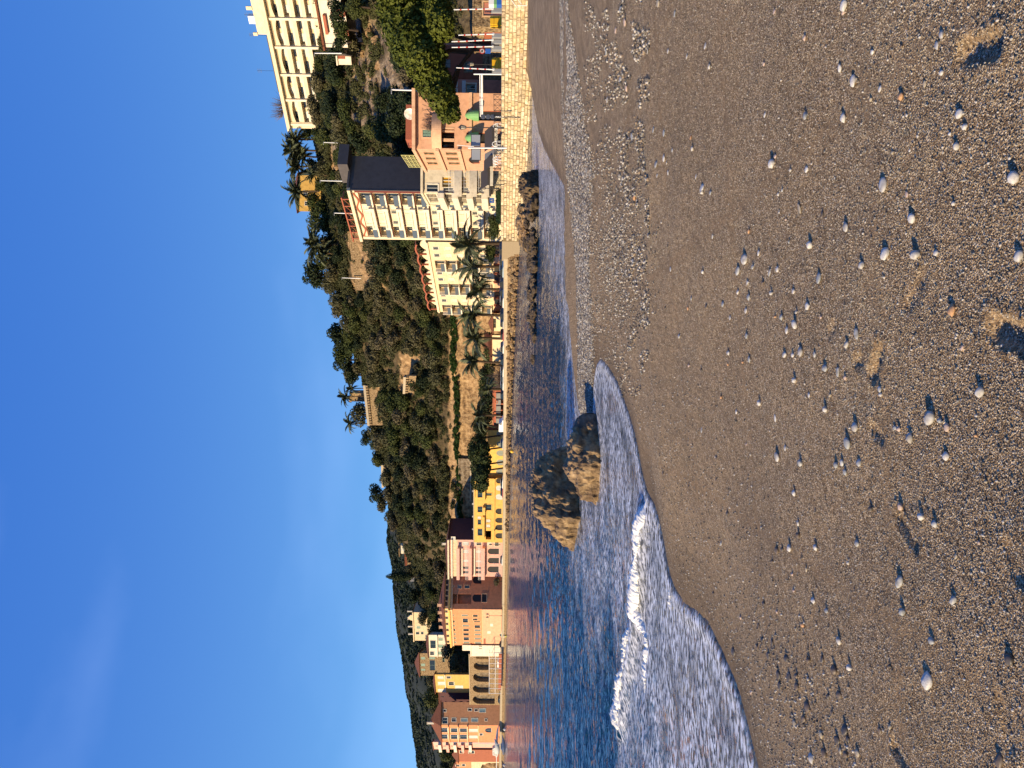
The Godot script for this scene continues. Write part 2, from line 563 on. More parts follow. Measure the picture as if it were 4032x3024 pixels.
func sea_h(x: float, z: float) -> float:
	var e := from_shore(x, z)
	var d := -e.x
	if d < 0.0: return e.y + 0.02 - 0.35 * -d
	var y := e.y * maxf(0.0, 1.0 - d / 6.0) + 0.03 * exp(-pow((d - 0.10) / 0.10, 2.0)) * smoothstep(0.0, 0.15, e.y)
	var k := smoothstep(0.3, 6.0, d)
	y += k * (0.05 * sin(0.9 * z + 0.35 * x + 1.5 * noise_b.get_noise_2d(x * 0.1, z * 0.1)) + 0.055 * noise_a.get_noise_2d(x * 0.35, z * 0.8) + 0.03 * noise_b.get_noise_2d(x * 1.2 + 9.0, z * 2.4))
	y += (0.25 + k) * 0.02 * noise_a.get_noise_2d(x * 1.5, z * 3.2)
	if z > -26.0 and x < 2.0 and x > -16.0:
		var c := to_crest(x, z)
		y += 0.17 * exp(-pow(c.x / (0.26 if c.y > 0 else 0.6), 2.0)) * smoothstep(0.1, 0.8, d)
	return y

func sea() -> void:
	for q in [[2416, 2866], [2440, 2740], [2475, 2600], [2495, 2480], [2505, 2380], [2515, 2280], [2525, 2180], [2538, 2060], [2550, 1975]]:
		var d := ray(q[0], q[1])
		var p := EYE + d * ((0.2 - EYE.y) / d.y)
		crest.append(Vector2(p.x, p.z))
	var water := tinted("water", 0.06, "", 0.16)
	water.uv1_triplanar = true
	water.uv1_world_triplanar = true
	water.uv1_scale = Vector3(0.11, 0.2, 0.2)
	water.heightmap_enabled = true
	water.heightmap_texture = tex("waveh")
	water.heightmap_scale = 26.0
	var xs := spaced(-9.0, -700.0, 0.1, 1.045)
	xs.reverse()
	xs.resize(xs.size() - 1)
	var mid := spaced(-9.0, 3.0, 0.085, 1.0)
	mid.resize(mid.size() - 1)
	xs.append_array(mid)
	xs.append_array(spaced(3.0, 60.0, 0.09, 1.03))
	var zs := spaced(3.0, -6.5, 0.4, 1.0)
	zs.resize(zs.size() - 1)
	var z2 := spaced(-6.5, -32.0, 0.085, 1.0)
	z2.resize(z2.size() - 1)
	zs.append_array(z2)
	zs.append_array(spaced(-32.0, -330.0, 0.09, 1.018))
	var p := PackedVector3Array()
	var cols := PackedColorArray()
	var skip := PackedByteArray()
	for z in zs:
		for x in xs:
			var e := from_shore(x, z) if z > -98.0 and x > -16.0 else Vector2(-30, 0)
			p.append(Vector3(x, sea_h(x, z), z))
			var deep := smoothstep(0.0, 9.0, -e.x + 1.5 * noise_b.get_noise_2d(x * 0.3, z * 0.3))
			cols.append(Color(0.085, 0.088, 0.08).lerp(Color(0.004, 0.03, 0.06), deep))
			skip.append(1 if e.x > 0.6 else 0)
	tag(obj("sea_water", grid(p, xs.size(), zs.size(), cols, skip), water), "", "", "", "structure")
	# foam lying on the wash near the beach
	var foam := tinted("foam", 0.35)
	foam.uv1_triplanar = true
	foam.uv1_world_triplanar = true
	foam.uv1_scale = Vector3(0.22, 0.5, 0.5)
	foam.albedo_texture = tex("foam")
	foam.transparency = BaseMaterial3D.TRANSPARENCY_ALPHA
	var fx := spaced(-11.0, 4.0, 0.085, 1.0)
	fx.resize(fx.size() - 1)
	fx.append_array(spaced(4.0, 32.0, 0.17, 1.0))
	var fz := spaced(-5.5, -34.0, 0.085, 1.0)
	fz.resize(fz.size() - 1)
	fz.append_array(spaced(-34.0, -80.0, 0.24, 1.0))
	p = PackedVector3Array()
	cols = PackedColorArray()
	skip = PackedByteArray()
	for z in fz:
		for x in fx:
			var e := from_shore(x, z)
			var d := -e.x
			var c := to_crest(x, z)
			var cover := 1.25 * (1.0 - smoothstep(3.0, 8.5, d + 2.0 * noise_b.get_noise_2d(x * 0.4, z * 0.4))) * (0.6 + 0.9 * noise_a.get_noise_2d(x * 0.5, z * 0.9))
			if e.y > 0.1: cover = maxf(cover, 1.2 * exp(-pow((d - 0.22) / 0.4, 2.0)))
			if c.y > 0: cover = maxf(cover, 1.0 * exp(-c.x / 1.6))
			else: cover = maxf(cover, 0.9 * exp(-c.x / 0.5))
			cover = clampf(cover, 0.0, 1.0) * smoothstep(-0.02, 0.05, d)
			p.append(Vector3(x, sea_h(x, z) + 0.012, z))
			cols.append(Color(0.84, 0.86, 0.88, cover))
			skip.append(1 if cover < 0.03 or d < -0.05 else 0)
	tag(obj("sea_foam", grid(p, fx.size(), fz.size(), cols, skip), foam), "thin white foam drifting in the wash along the sand", "foam", "", "stuff")
	# the small breaking wave: a rough white roller, and the smoother fold of white water before it
	roller([[2412, 2866], [2420, 2780], [2440, 2690], [2462, 2600], [2474, 2520], [2484, 2455]], 0.17, 0.10, "breaking_wave", "rough white roller of a small wave breaking off the sand")
	roller([[2506, 2735], [2512, 2650], [2520, 2560], [2518, 2480], [2503, 2400], [2512, 2310], [2520, 2220], [2530, 2120], [2540, 2040], [2550, 1968]], 0.13, 0.045, "white_water_fold", "smooth bright fold of white water nearer the sand than the roller")
	roller([[2632, 2400], [2634, 2340], [2626, 2290], [2622, 2262]], 0.05, 0.03, "white_water_fold", "short curl of white water close to the sand's edge")

func roller(line: Array, size: float, rough: float, called: String, label: String) -> void:
	var path := PackedVector2Array()
	for q in line:
		var d := ray(q[0], q[1])
		var w: Vector3 = EYE + d * ((0.2 - EYE.y) / d.y)
		path.append(Vector2(w.x, w.z))
	var nu := 40 * line.size()
	var nv := 16
	var p := PackedVector3Array()
	for j in nv:
		for i in nu:
			var t := minf(i / float(nu - 1) * (path.size() - 1), path.size() - 1.001)
			var k := int(t)
			var a := path[k].lerp(path[k + 1], t - k)
			var along := (path[k + 1] - path[k]).normalized()
			var across := Vector2(-along.y, along.x)
			var u := i / float(nu - 1)
			var ends := smoothstep(0.0, 0.08, u) * smoothstep(1.0, 0.9, u)
			var r := size * maxf(0.22, 0.75 + 0.9 * noise_a.get_noise_2d(a.x * 0.8, 3.0 + size)) * ends + 0.004
			var b := PI * (j / float(nv - 1)) * 1.1 - 0.15
			var q := a + across * (cos(b) * r * 1.5 + 0.10 * noise_b.get_noise_2d(a.x * 1.6, 7.0))
			var y := sea_h(a.x, a.y) - r * 0.3 + sin(b) * r
			var w := Vector3(q.x, y, q.y)
			var s := noise_a.get_noise_3d(w.x * 6.0, w.y * 8.0, w.z * 6.0) * rough + noise_a.get_noise_3d(w.x * 17.0, w.y * 17.0, w.z * 17.0) * rough * 0.7
			p.append(w + Vector3(across.x * cos(b), sin(b), across.y * cos(b)) * s * ends)
	tag(obj(called, grid(p, nu, nv), mat("white_water", 0.74, 0.74, 0.70, 0.5)), label, "wave", "", "stuff")

# ---------------------------------------------------------------- hill: for each column y of the photograph the foot and the crest
const HY := [-700, -300, 0, 500, 700, 950, 1100, 1250, 1400, 1550, 1700, 1850, 2000, 2100, 2250, 2450, 2650, 2850, 3100, 3600]
const FOOT_D := [125, 125, 126, 134, 180, 205, 222, 234, 240, 246, 252, 258, 262, 268, 288, 296, 300, 304, 308, 310]
const FOOT_H := [9, 9, 9, 9, 10, 12, 16, 17.5, 18, 17, 17, 17, 16.5, 15, 12, 11, 11, 9, 8, 8]
const CREST_X := [1200, 1205, 1210, 1248, 1268, 1300, 1318, 1368, 1408, 1444, 1474, 1504, 1540, 1580, 1632, 1668, 1705, 1745, 1790, 1840]
const CREST_D := [250, 250, 250, 256, 256, 252, 252, 258, 266, 274, 283, 292, 302, 308, 335, 345, 350, 350, 350, 350]

func hill_pt(y: float, r: float, rough := true) -> Vector3:
	var fd := curve(HY, FOOT_D, y)
	var cx := curve(HY, CREST_X, y)
	var cd := curve(HY, CREST_D, y)
	var fh := curve(HY, FOOT_H, y)
	var top := pt(cx, y, cd)
	var base := pt(1970, y, fd)
	var p: Vector3
	if r < 0.12:     # the cliff at the foot
		var k := r / 0.12
		p = Vector3(base.x, lerpf(0.5, fh, k), base.z)
		p += Vector3(top.x - base.x, 0, top.z - base.z) * 0.02 * k
	elif r <= 1.0:
		var k := (r - 0.12) / 0.88
		var bow := k + 0.10 * sin(k * PI)
		p = Vector3(lerpf(base.x, top.x, 0.02 + 0.98 * k), lerpf(fh, top.y, bow), lerpf(base.z, top.z, 0.02 + 0.98 * k))
	else:
		var k := r - 1.0
		p = top + Vector3(top.x - base.x, 0, top.z - base.z) * k * 2.0 - Vector3(0, k * 26.0, 0)
	if rough:
		var a := smoothstep(0.0, 0.06, r) * smoothstep(1.3, 0.9, r)
		var n := noise_a.get_noise_3d(p.x * 0.06, p.y * 0.06, p.z * 0.06) * 2.2 + noise_a.get_noise_3d(p.x * 0.25, p.y * 0.25, p.z * 0.25) * 1.0
		p += Vector3(0, 0.35, 0.94) * n * a
	return p

# the place on the hill that the photograph shows at x, y
func on_hill(x: float, y: float) -> Vector3:
	var lo := 0.0
	var hi := 1.0
	for k in 18:
		var m := (lo + hi) * 0.5
		if proj(hill_pt(y, m, false)).x > x: lo = m
		else: hi = m
	return hill_pt(y, lo, false)

func hills() -> void:
	var p := PackedVector3Array()
	var nu := 300
	var nv := 90
	for j in nv:
		var r := j / float(nv - 1) * 1.5
		for i in nu:
			p.append(hill_pt(lerpf(3600, -700, i / float(nu - 1)), r))
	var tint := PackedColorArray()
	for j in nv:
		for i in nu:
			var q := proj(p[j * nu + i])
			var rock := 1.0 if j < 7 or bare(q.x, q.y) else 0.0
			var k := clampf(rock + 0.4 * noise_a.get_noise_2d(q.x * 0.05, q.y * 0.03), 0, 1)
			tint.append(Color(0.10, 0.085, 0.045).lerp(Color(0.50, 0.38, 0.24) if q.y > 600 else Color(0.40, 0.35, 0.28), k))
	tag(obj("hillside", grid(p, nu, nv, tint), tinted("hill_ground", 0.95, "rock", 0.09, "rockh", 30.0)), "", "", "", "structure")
	# a dark wooded ridge far behind
	var ys := [1500, 1800, 2028, 2125, 2231, 2322, 2402, 2481, 2557, 2611, 2719, 2788, 2875, 2947, 3016, 3300, 4200]
	var tops := [1560, 1535, 1540, 1531, 1553, 1558, 1566, 1571, 1586, 1595, 1606, 1624, 1631, 1644, 1649, 1690, 1800]
	p = PackedVector3Array()
	nu = 240
	nv = 30
	for j in nv:
		var k := j / float(nv - 1)
		for i in nu:
			var y := lerpf(4200, 1500, i / float(nu - 1))
			var top := pt(curve(ys, tops, y), y, 900.0)
			var low := pt(1960, y, 640.0)
			var q := low.lerp(top, k)
			q.y = lerpf(-2.0, top.y, sin(k * PI * 0.5))
			q.y += noise_a.get_noise_3d(q.x * 0.012, 3.0, q.z * 0.012) * 9.0 * (1.0 - k)
			p.append(q)
	tag(obj("far_hill", grid(p, nu, nv), mat("far_wood", 0.012, 0.02, 0.014, 0.95)), "", "", "", "structure")
	var forest := []
	for n in 9000:
		var y := rng.randf_range(1500, 3900)
		var k := pow(rng.randf(), 0.8)
		var top := pt(curve(ys, tops, y), y, 900.0)
		var q := pt(1960, y, 640.0).lerp(top, k)
		q.y = lerpf(-2.0, top.y, sin(k * PI * 0.5)) - 2.0
		forest.append(Transform3D(Basis(Vector3.UP, rng.randf() * TAU).scaled(Vector3(rng.randf_range(3.5, 6.0), rng.randf_range(3.5, 6.5), rng.randf_range(3.5, 6.0))), q))
	var blob := crown(900, 140, 3, 0.32, Color(0.014, 0.025, 0.016), Color(0.024, 0.036, 0.021))
	tag(scatter("far_forest", blob, mats["leaf_pine"], forest), "dark forest covering the distant ridge on the skyline", "forest", "", "stuff")

func scatter(called: String, m: Mesh, material: Material, where: Array, colors = null, parent: Node3D = null) -> MultiMeshInstance3D:
	var mm := MultiMesh.new()
	mm.transform_format = MultiMesh.TRANSFORM_3D
	mm.use_colors = colors != null
	mm.mesh = m
	mm.instance_count = where.size()
	for i in where.size():
		mm.set_instance_transform(i, where[i])
		if colors != null: mm.set_instance_color(i, colors[i])
	var o := MultiMeshInstance3D.new()
	o.multimesh = mm
	o.material_override = material
	if parent:
		o.name = called
		parent.add_child(o, true)
	else:
		o.name = numbered(called)
		add_child(o)
	return o

# ---------------------------------------------------------------- the quay
const QY := [-300, 0, 300, 600, 940, 942, 1100, 1250, 1400, 1600, 1800, 1900, 2080, 2200, 2500, 2640, 2900, 3300]
const QD := [66, 75, 84, 96, 110, 132, 146, 160, 176, 195, 210, 219, 232, 240, 260, 270, 286, 310]
const QTOP := [1972, 1975, 1974, 1973, 1972, 1983, 1984, 1984, 1984, 1983, 1982, 1981, 1980, 1979, 1976, 1971, 1967, 1962]

func quay_xz(y: float, back := 0.0) -> Vector3:
	return pt(1990, y, curve(QY, QD, y) + back)

func quay_top(y: float) -> float:
	return pt(curve(QY, QTOP, y), y, curve(QY, QD, y)).y

func quay() -> void:
	# roadway behind the parapet
	var p := PackedVector3Array()
	var nu := 160
	for j in 4:
		for i in nu:
			var y := lerpf(3500, -300, i / float(nu - 1))
			var a := quay_xz(y, 0.35)
			var d := curve(QY, QD, y)
			var b := pt(1970, y, maxf(curve(HY, FOOT_D, y) + 3.0, d + 8.0))
			var q := a.lerp(b, j / 3.0)
			q.y = minf(quay_top(y) - 0.75, 2.6) + j * 0.12
			p.append(q)
	tag(obj("quay_road", grid(p, nu, 4), mats["asphalt"]), "", "", "", "structure")
	# the tall stone wall above the beach: courses of separate blocks on a backing
	var wall := thing("sea_wall", "pale stone retaining wall of coursed blocks rising straight from the beach", "wall", quay_xz(470))
	var o := wall.position
	var back := Mb.new()
	for i in 40:
		var y0 := lerpf(-300, 941, i / 40.0)
		var y1 := lerpf(-300, 941, (i + 1) / 40.0)
		var a := quay_xz(y0, 0.5) - o; var b := quay_xz(y1, 0.5) - o
		var out := (b - a).cross(Vector3.UP).normalized() * 0.42
		out = -out if out.z < 0 else out
		var ta := quay_top(y0) - 0.02 - o.y; var tb := quay_top(y1) - 0.02 - o.y
		var lo := -o.y - 0.6
		a.y = 0; b.y = 0
		back.quad(a + out + Vector3(0, lo, 0), a + out + Vector3(0, ta, 0), b + out + Vector3(0, tb, 0), b + out + Vector3(0, lo, 0))
		back.quad(a + out + Vector3(0, ta, 0), a + Vector3(0, ta, 0) - out, b + Vector3(0, tb, 0) - out, b + out + Vector3(0, tb, 0))
	var e0 := quay_xz(941, 0.5) - o
	back.box(Vector3(e0.x, -o.y + 1.2, e0.z - 10.0), Vector3(0.8, 3.6, 20.0))
	obj("backing", back, mats["joint"], wall)
	var stone_mats := []
	for k in 5:
		var v: float = [1.0, 0.85, 1.12, 0.93, 0.75][k]
		stone_mats.append(mat("wall_stone_%d" % k, minf(0.72 * v, 0.85), 0.60 * v * [1.0, 0.97, 1.02, 0.93, 0.96][k], 0.40 * v * [1.0, 0.9, 1.06, 0.8, 0.95][k], 0.9, "blotch", 0.5, "rockh", 2.0))
	var blocks := []
	for k in 6:
		var m := Mb.new()
		var w: float = [0.62, 0.74, 0.86, 0.98, 0.7, 0.8][k]
		var bev := 0.03
		var f := [Vector3(-w / 2, -0.18, -0.1), Vector3(w / 2, -0.18, -0.1), Vector3(w / 2, 0.18, -0.1), Vector3(-w / 2, 0.18, -0.1)]
		var g := []
		for c in f: g.append(Vector3(c.x - signf(c.x) * bev, c.y - signf(c.y) * bev, 0.06 + rng.randf_range(-0.015, 0.03)))
		m.quad(g[0], g[3], g[2], g[1])
		for c in 4: m.quad(f[c], g[c], g[(c + 1) % 4], f[(c + 1) % 4])
		blocks.append([m.mesh(), w])
	var rest := Mb.new()
	var count := 0
	var y := -60.0
	var rows := 9
	var spots := []
	for row in rows:
		y = -70.0 + rng.randf() * 15.0
		while y < 936.0:
			var bl: Array = blocks[rng.randi() % 6]
			var d := curve(QY, QD, y)
			var here := quay_xz(y, 0.5)
			var ahead := quay_xz(y + 5.0, 0.5)
			var dir := Vector3(here.x - ahead.x, 0, here.z - ahead.z).normalized()
			var out := dir.cross(Vector3.UP)
			out = -out if out.z < 0 else out
			var px := FOC / d * absf(dir.x) 
			var slide: float = (bl[1] + 0.03) / Vector2(here.x - ahead.x, here.z - ahead.z).length() * 5.0
			var lean := 0.42 + (0.0 if row > 1 else 0.06) + (row - 2) * 0.012
			var pos := Vector3(here.x, quay_top(y) - 0.19 - row * 0.385, here.z) + out * lean - o
			spots.append([y, Transform3D(Basis(dir, Vector3.UP, out), pos), bl[0], d])
			y += slide
	spots.sort_custom(func(a, b): return a[3] < b[3])
	var left := [[], [], [], [], []]
	for sp in spots:
		var mk := rng.randi() % 5
		if count < 300 and sp[0] > -5.0:
			obj("stone", sp[2], stone_mats[mk], wall, sp[1])
			count += 1
		else:
			left[mk].append(sp)
	for mk in 5:
		var st := SurfaceTool.new()
		st.begin(Mesh.PRIMITIVE_TRIANGLES)
		for sp in left[mk]: st.append_from(sp[2], 0, sp[1])
		tag(obj("stonework", st.commit(), stone_mats[mk], wall), "", "", "", "stuff")
	# low parapet along the road further round the bay, and the quay face under it
	var par := thing("quay_parapet", "long low tan parapet wall edging the quay road round the bay", "wall", quay_xz(1800))
	o = par.position
	var pm := Mb.new()
	var face := Mb.new()
	var cap := Mb.new()
	var n := 60
	for i in n:
		var y0 := lerpf(943, 3400, i / float(n))
		var y1 := lerpf(943, 3400, (i + 1) / float(n))
		var a := quay_xz(y0) - o; var b := quay_xz(y1) - o
		var ta := quay_top(y0); var tb := quay_top(y1)
		a.y = 0; b.y = 0
		var oa := Vector3(0, 0, 0.25)
		pm.quad(a + oa + Vector3(0, ta - 0.75, 0), a + oa + Vector3(0, ta, 0), b + oa + Vector3(0, tb, 0), b + oa + Vector3(0, tb - 0.75, 0))
		pm.quad(a - oa + Vector3(0, ta - 0.75, 0), b - oa + Vector3(0, tb - 0.75, 0), b - oa + Vector3(0, tb, 0), a - oa + Vector3(0, ta, 0))
		cap.quad(a + oa * 1.3 + Vector3(0, ta, 0), a - oa * 1.3 + Vector3(0, ta + 0.06, 0), b - oa * 1.3 + Vector3(0, tb + 0.06, 0), b + oa * 1.3 + Vector3(0, tb, 0))
		cap.quad(a + oa * 1.3 + Vector3(0, ta - 0.1, 0), a + oa * 1.3 + Vector3(0, ta, 0), b + oa * 1.3 + Vector3(0, tb, 0), b + oa * 1.3 + Vector3(0, tb - 0.1, 0))
		face.quad(a + oa * 1.8 + Vector3(0, -1.5, 0), a + oa * 1.6 + Vector3(0, ta - 0.7, 0), b + oa * 1.6 + Vector3(0, tb - 0.7, 0), b + oa * 1.8 + Vector3(0, -1.5, 0))
		face.quad(a + oa * 1.6 + Vector3(0, ta - 0.7, 0), a - oa + Vector3(0, ta - 0.7, 0), b - oa + Vector3(0, tb - 0.7, 0), b + oa * 1.6 + Vector3(0, tb - 0.7, 0))
	par.position.y = 0.0
	obj("parapet", pm, mats["concrete"], par)
	obj("coping", cap, mats["concrete"], par)
	obj("quay_face", face, mats["old_stone"], par)
	par.position.y = 0

# ---------------------------------------------------------------- building kit
# an upright wall plane seen from the sea: left foot, right foot, between two heights
func face(left: Vector3, right: Vector3, yb: float, yt: float) -> Dictionary:
	var a := Vector3(left.x, yb, left.z)
	var b := Vector3(right.x, yb, right.z)
	var ex := (b - a).normalized()
	var ez := ex.cross(Vector3.UP)
	return {"o": a, "ex": ex, "ez": ez, "len": a.distance_to(b), "h": yt - yb, "t": Transform3D(Basis(ex, Vector3.UP, ez), a), "holes": []}

# where on that plane the photograph's pixel lies: metres along, metres up
func hit(f: Dictionary, x: float, y: float) -> Vector2:
	var d := ray(x, y)
	var k: float = (f.o - EYE).dot(f.ez) / d.dot(f.ez)
	var p: Vector3 = EYE + d * k - f.o
	return Vector2(p.dot(f.ex), p.y)

func spot(f: Dictionary, z: String, x0: float, y0: float, x1: float, y1: float) -> Rect2:
	var a := zp(z, x0, y0)
	var b := zp(z, x1, y1)
	var xc := (a.x + b.x) * 0.5; var yc := (a.y + b.y) * 0.5
	var l := hit(f, xc, b.y).x; var r := hit(f, xc, a.y).x
	var top := hit(f, a.x, yc).y; var low := hit(f, b.x, yc).y
	return Rect2(l, low, r - l, top - low)

# a wall with openings cut through it and reveals behind them
func cut_wall(f: Dictionary, depth := 0.22) -> Mb:
	var m := Mb.new()
	var ss := [0.0, f.len]
	var ts := [0.0, f.h]
	for h in f.holes:
		var r: Rect2 = h[0]
		for v in [r.position.x, r.end.x]: ss.append(clampf(v, 0, f.len))
		for v in [r.position.y, r.end.y]: ts.append(clampf(v, 0, f.h))
	ss.sort(); ts.sort()
	for i in ss.size() - 1:
		if ss[i + 1] - ss[i] < 0.001: continue
		for j in ts.size() - 1:
			if ts[j + 1] - ts[j] < 0.001: continue
			var c := Vector2((ss[i] + ss[i + 1]) * 0.5, (ts[j] + ts[j + 1]) * 0.5)
			var open := false
			for h in f.holes:
				if h[0].has_point(c): open = true; break
			if not open:
				m.quad(Vector3(ss[i], ts[j], 0), Vector3(ss[i], ts[j + 1], 0), Vector3(ss[i + 1], ts[j + 1], 0), Vector3(ss[i + 1], ts[j], 0))
	for h in f.holes:
		var r: Rect2 = h[0]
		var dz: float = h[2] if h.size() > 2 else depth
		var a := Vector3(r.position.x, r.position.y, 0); var b := Vector3(r.end.x, r.position.y, 0); var c := Vector3(r.end.x, r.end.y, 0); var d := Vector3(r.position.x, r.end.y, 0)
		var z := Vector3(0, 0, -dz)
		m.quad(a, b, b + z, a + z); m.quad(b, c, c + z, b + z); m.quad(c, d, d + z, c + z); m.quad(d, a, a + z, d + z)
		if h[1]:   # a round head: fill the two corners above the arch
			var rad := r.size.x * 0.5
			var rise := minf(rad, r.size.y * 0.55)
			var mid := Vector2(r.position.x + rad, r.end.y - rise)
			for side in [-1.0, 1.0]:
				var corner := Vector3(mid.x + side * rad, r.end.y, 0)
				for k in 6:
					var t0 := PI / 2 * k / 6.0; var t1 := PI / 2 * (k + 1) / 6.0
					var p := Vector3(mid.x + side * rad * cos(t0), mid.y + rise * sin(t0), 0); var q := Vector3(mid.x + side * rad * cos(t1), mid.y + rise * sin(t1), 0)
					if side < 0: m.tri(corner, q, p)
					else: m.tri(corner, p, q)
					m.quad(p, q, q + z, p + z)
	return m

# a building of two visible faces over a four-cornered plan
func house(called: String, label: String, category: String, a: Vector3, b: Vector3, c: Vector3, yb: float, yt: float) -> Dictionary:
	var d := Vector3(a.x + c.x - b.x, 0, a.z + c.z - b.z)
	var n := thing(called, label, category, Vector3(b.x, yb, b.z))
	return {"n": n, "a": Vector3(a.x, yb, a.z), "b": Vector3(b.x, yb, b.z), "c": Vector3(c.x, yb, c.z), "d": Vector3(d.x, yb, d.z), "yb": yb, "yt": yt, "f": face(a, b, yb, yt), "g": face(b, c, yb, yt)}

func local(hs: Dictionary, f: Dictionary) -> Transform3D:
	return hs.n.transform.affine_inverse() * f.t

func walls(hs: Dictionary, mf: Material, mg: Material, called := "wall") -> void:
	obj(called, cut_wall(hs.f), mf, hs.n, local(hs, hs.f))
	obj(called, cut_wall(hs.g), mg, hs.n, local(hs, hs.g))
	var m := Mb.new()
	var h: float = hs.yt - hs.yb
	var o: Vector3 = hs.n.position
	var up := Vector3(0, h, 0)
	m.quad(hs.c - o, hs.c - o + up, hs.d - o + up, hs.d - o)
	m.quad(hs.d - o, hs.d - o + up, hs.a - o + up, hs.a - o)
	obj(called, m, mg, hs.n)

func flat_roof(hs: Dictionary, material: Material, over := 0.3, thick := 0.35, called := "roof") -> void:
	var o: Vector3 = hs.n.position
	var mid: Vector3 = (hs.a + hs.b + hs.c + hs.d) * 0.25
	var h: float = hs.yt - hs.yb
	var p := []
	for q in [hs.a, hs.b, hs.c, hs.d]:
		var v: Vector3 = q - mid
		p.append(q - o + v.normalized() * over * 1.4 + Vector3(0, h, 0))
	var up := Vector3(0, thick, 0)
	var m := Mb.new()
	m.quad(p[0] + up, p[3] + up, p[2] + up, p[1] + up)
	m.quad(p[0], p[1], p[2], p[3])
	for k in 4: m.quad(p[k], p[k] + up, p[(k + 1) % 4] + up, p[(k + 1) % 4])
	obj(called, m, material, hs.n)

func hip_roof(hs: Dictionary, material: Material, rise: float, over := 0.5, gather := 0.5) -> MeshInstance3D:
	var o: Vector3 = hs.n.position
	var mid: Vector3 = (hs.a + hs.b + hs.c + hs.d) * 0.25
	var h: float = hs.yt - hs.yb
	var p := []
	for q in [hs.a, hs.b, hs.c, hs.d]:
		p.append(q - o + (q - mid).normalized() * over * 1.4 + Vector3(0, h, 0))
	var ab: float = hs.a.distance_to(hs.b); var bc: float = hs.b.distance_to(hs.c)
	var top := mid - o + Vector3(0, h + rise, 0)
	var along: Vector3 = (hs.b - hs.a) if ab >= bc else (hs.c - hs.b)
	var half := along.normalized() * absf(ab - bc) * gather
	var r0 := top - half; var r1 := top + half
	var m := Mb.new()
	if ab >= bc:
		m.quad(p[0], r0, r1, p[1]); m.tri(p[1], r1, p[2]); m.quad(p[2], r1, r0, p[3]); m.tri(p[3], r0, p[0])
	else:
		m.tri(p[0], r0, p[1]); m.quad(p[1], r0, r1, p[2]); m.tri(p[2], r1, p[3]); m.quad(p[3], r1, r0, p[0])
	var dn := Vector3(0, -0.18, 0)
	for k in 4: m.quad(p[k] + dn, p[k], p[(k + 1) % 4], p[(k + 1) % 4] + dn)
	m.quad(p[0] + dn, p[1] + dn, p[2] + dn, p[3] + dn)
	return obj("roof", m, material, hs.n)

# a window in its opening. style: p pane, s closed shutters, o open shutters, d dark opening; t adds a raised surround
func window(hs: Dictionary, f: Dictionary, r: Rect2, style := "p", frame: Material = null, shut: Material = null, trim: Material = null, arch := false, called := "window") -> MeshInstance3D:
	f.holes.append([r, arch])
	var at := local(hs, f)
	frame = frame if frame else mats["shutter_white"]
	shut = shut if shut else mats["shutter_white"]
	var x0 := r.position.x; var x1 := r.end.x; var y0 := r.position.y; var y1 := r.end.y
	var m := Mb.new()
	var w := minf(0.09, r.size.x * 0.12)
	var z0 := -0.2; var z1 := -0.1
	m.span(Vector3(x0, y0, z0), Vector3(x0 + w, y1, z1)); m.span(Vector3(x1 - w, y0, z0), Vector3(x1, y1, z1))
	m.span(Vector3(x0 + w, y0, z0), Vector3(x1 - w, y0 + w, z1)); m.span(Vector3(x0 + w, y1 - w, z0), Vector3(x1 - w, y1, z1))
	if style.contains("p") or style.contains("o"):
		m.span(Vector3((x0 + x1) / 2 - w * 0.4, y0 + w, z0 + 0.01), Vector3((x0 + x1) / 2 + w * 0.4, y1 - w, z1 - 0.005))
	var o := obj(called, m, frame, hs.n, at)
	var q := Mb.new()
	q.quad(Vector3(x0, y0, -0.19), Vector3(x0, y1, -0.19), Vector3(x1, y1, -0.19), Vector3(x1, y0, -0.19))
	obj("pane", q, mats["dark"] if style.contains("d") else mats["glass"], o)
	if style.contains("s"):
		for k in 2:
			var s := Mb.new()
			var a := x0 + 0.02 if k == 0 else (x0 + x1) / 2 + 0.015
			var b := (x0 + x1) / 2 - 0.015 if k == 0 else x1 - 0.02
			s.span(Vector3(a, y0 + 0.03, -0.09), Vector3(b, y1 - 0.03, -0.05))
			for l in 3:
				var yy := lerpf(y0, y1, (l + 0.5) / 3.0)
				s.span(Vector3(a + 0.06, yy - (y1 - y0) * 0.12, -0.049), Vector3(b - 0.06, yy + (y1 - y0) * 0.12, -0.02))
			obj("shutter", s, shut, o)
	if style.contains("o"):
		for k in 2:
			var s := Mb.new()
			var a := x0 - r.size.x * 0.5 if k == 0 else x1 + 0.02
			s.span(Vector3(a, y0, 0.02), Vector3(a + r.size.x * 0.48, y1, 0.07))
			for l in 2:
				var yy := lerpf(y0, y1, (l + 0.5) / 2.0)
				s.span(Vector3(a + 0.06, yy - (y1 - y0) * 0.18, 0.071), Vector3(a + r.size.x * 0.48 - 0.06, yy + (y1 - y0) * 0.18, 0.09))
			obj("shutter", s, shut, o)
	if trim and not arch:
		var s := Mb.new()
		var e := 0.16
		s.span(Vector3(x0 - e, y0 - e, 0.003), Vector3(x0, y1 + e, 0.06)); s.span(Vector3(x1, y0 - e, 0.003), Vector3(x1 + e, y1 + e, 0.06))
		s.span(Vector3(x0, y1, 0.003), Vector3(x1, y1 + e, 0.06)); s.span(Vector3(x0 - 0.05, y0 - e, 0.003), Vector3(x1 + 0.05, y0, 0.12))
		obj("surround", s, trim, o)
	return o

func win(hs: Dictionary, f: Dictionary, z: String, x0: float, y0: float, x1: float, y1: float, style := "p", frame: Material = null, shut: Material = null, trim: Material = null, arch := false, called := "window") -> MeshInstance3D:
	return window(hs, f, spot(f, z, x0, y0, x1, y1), style, frame, shut, trim, arch, called)

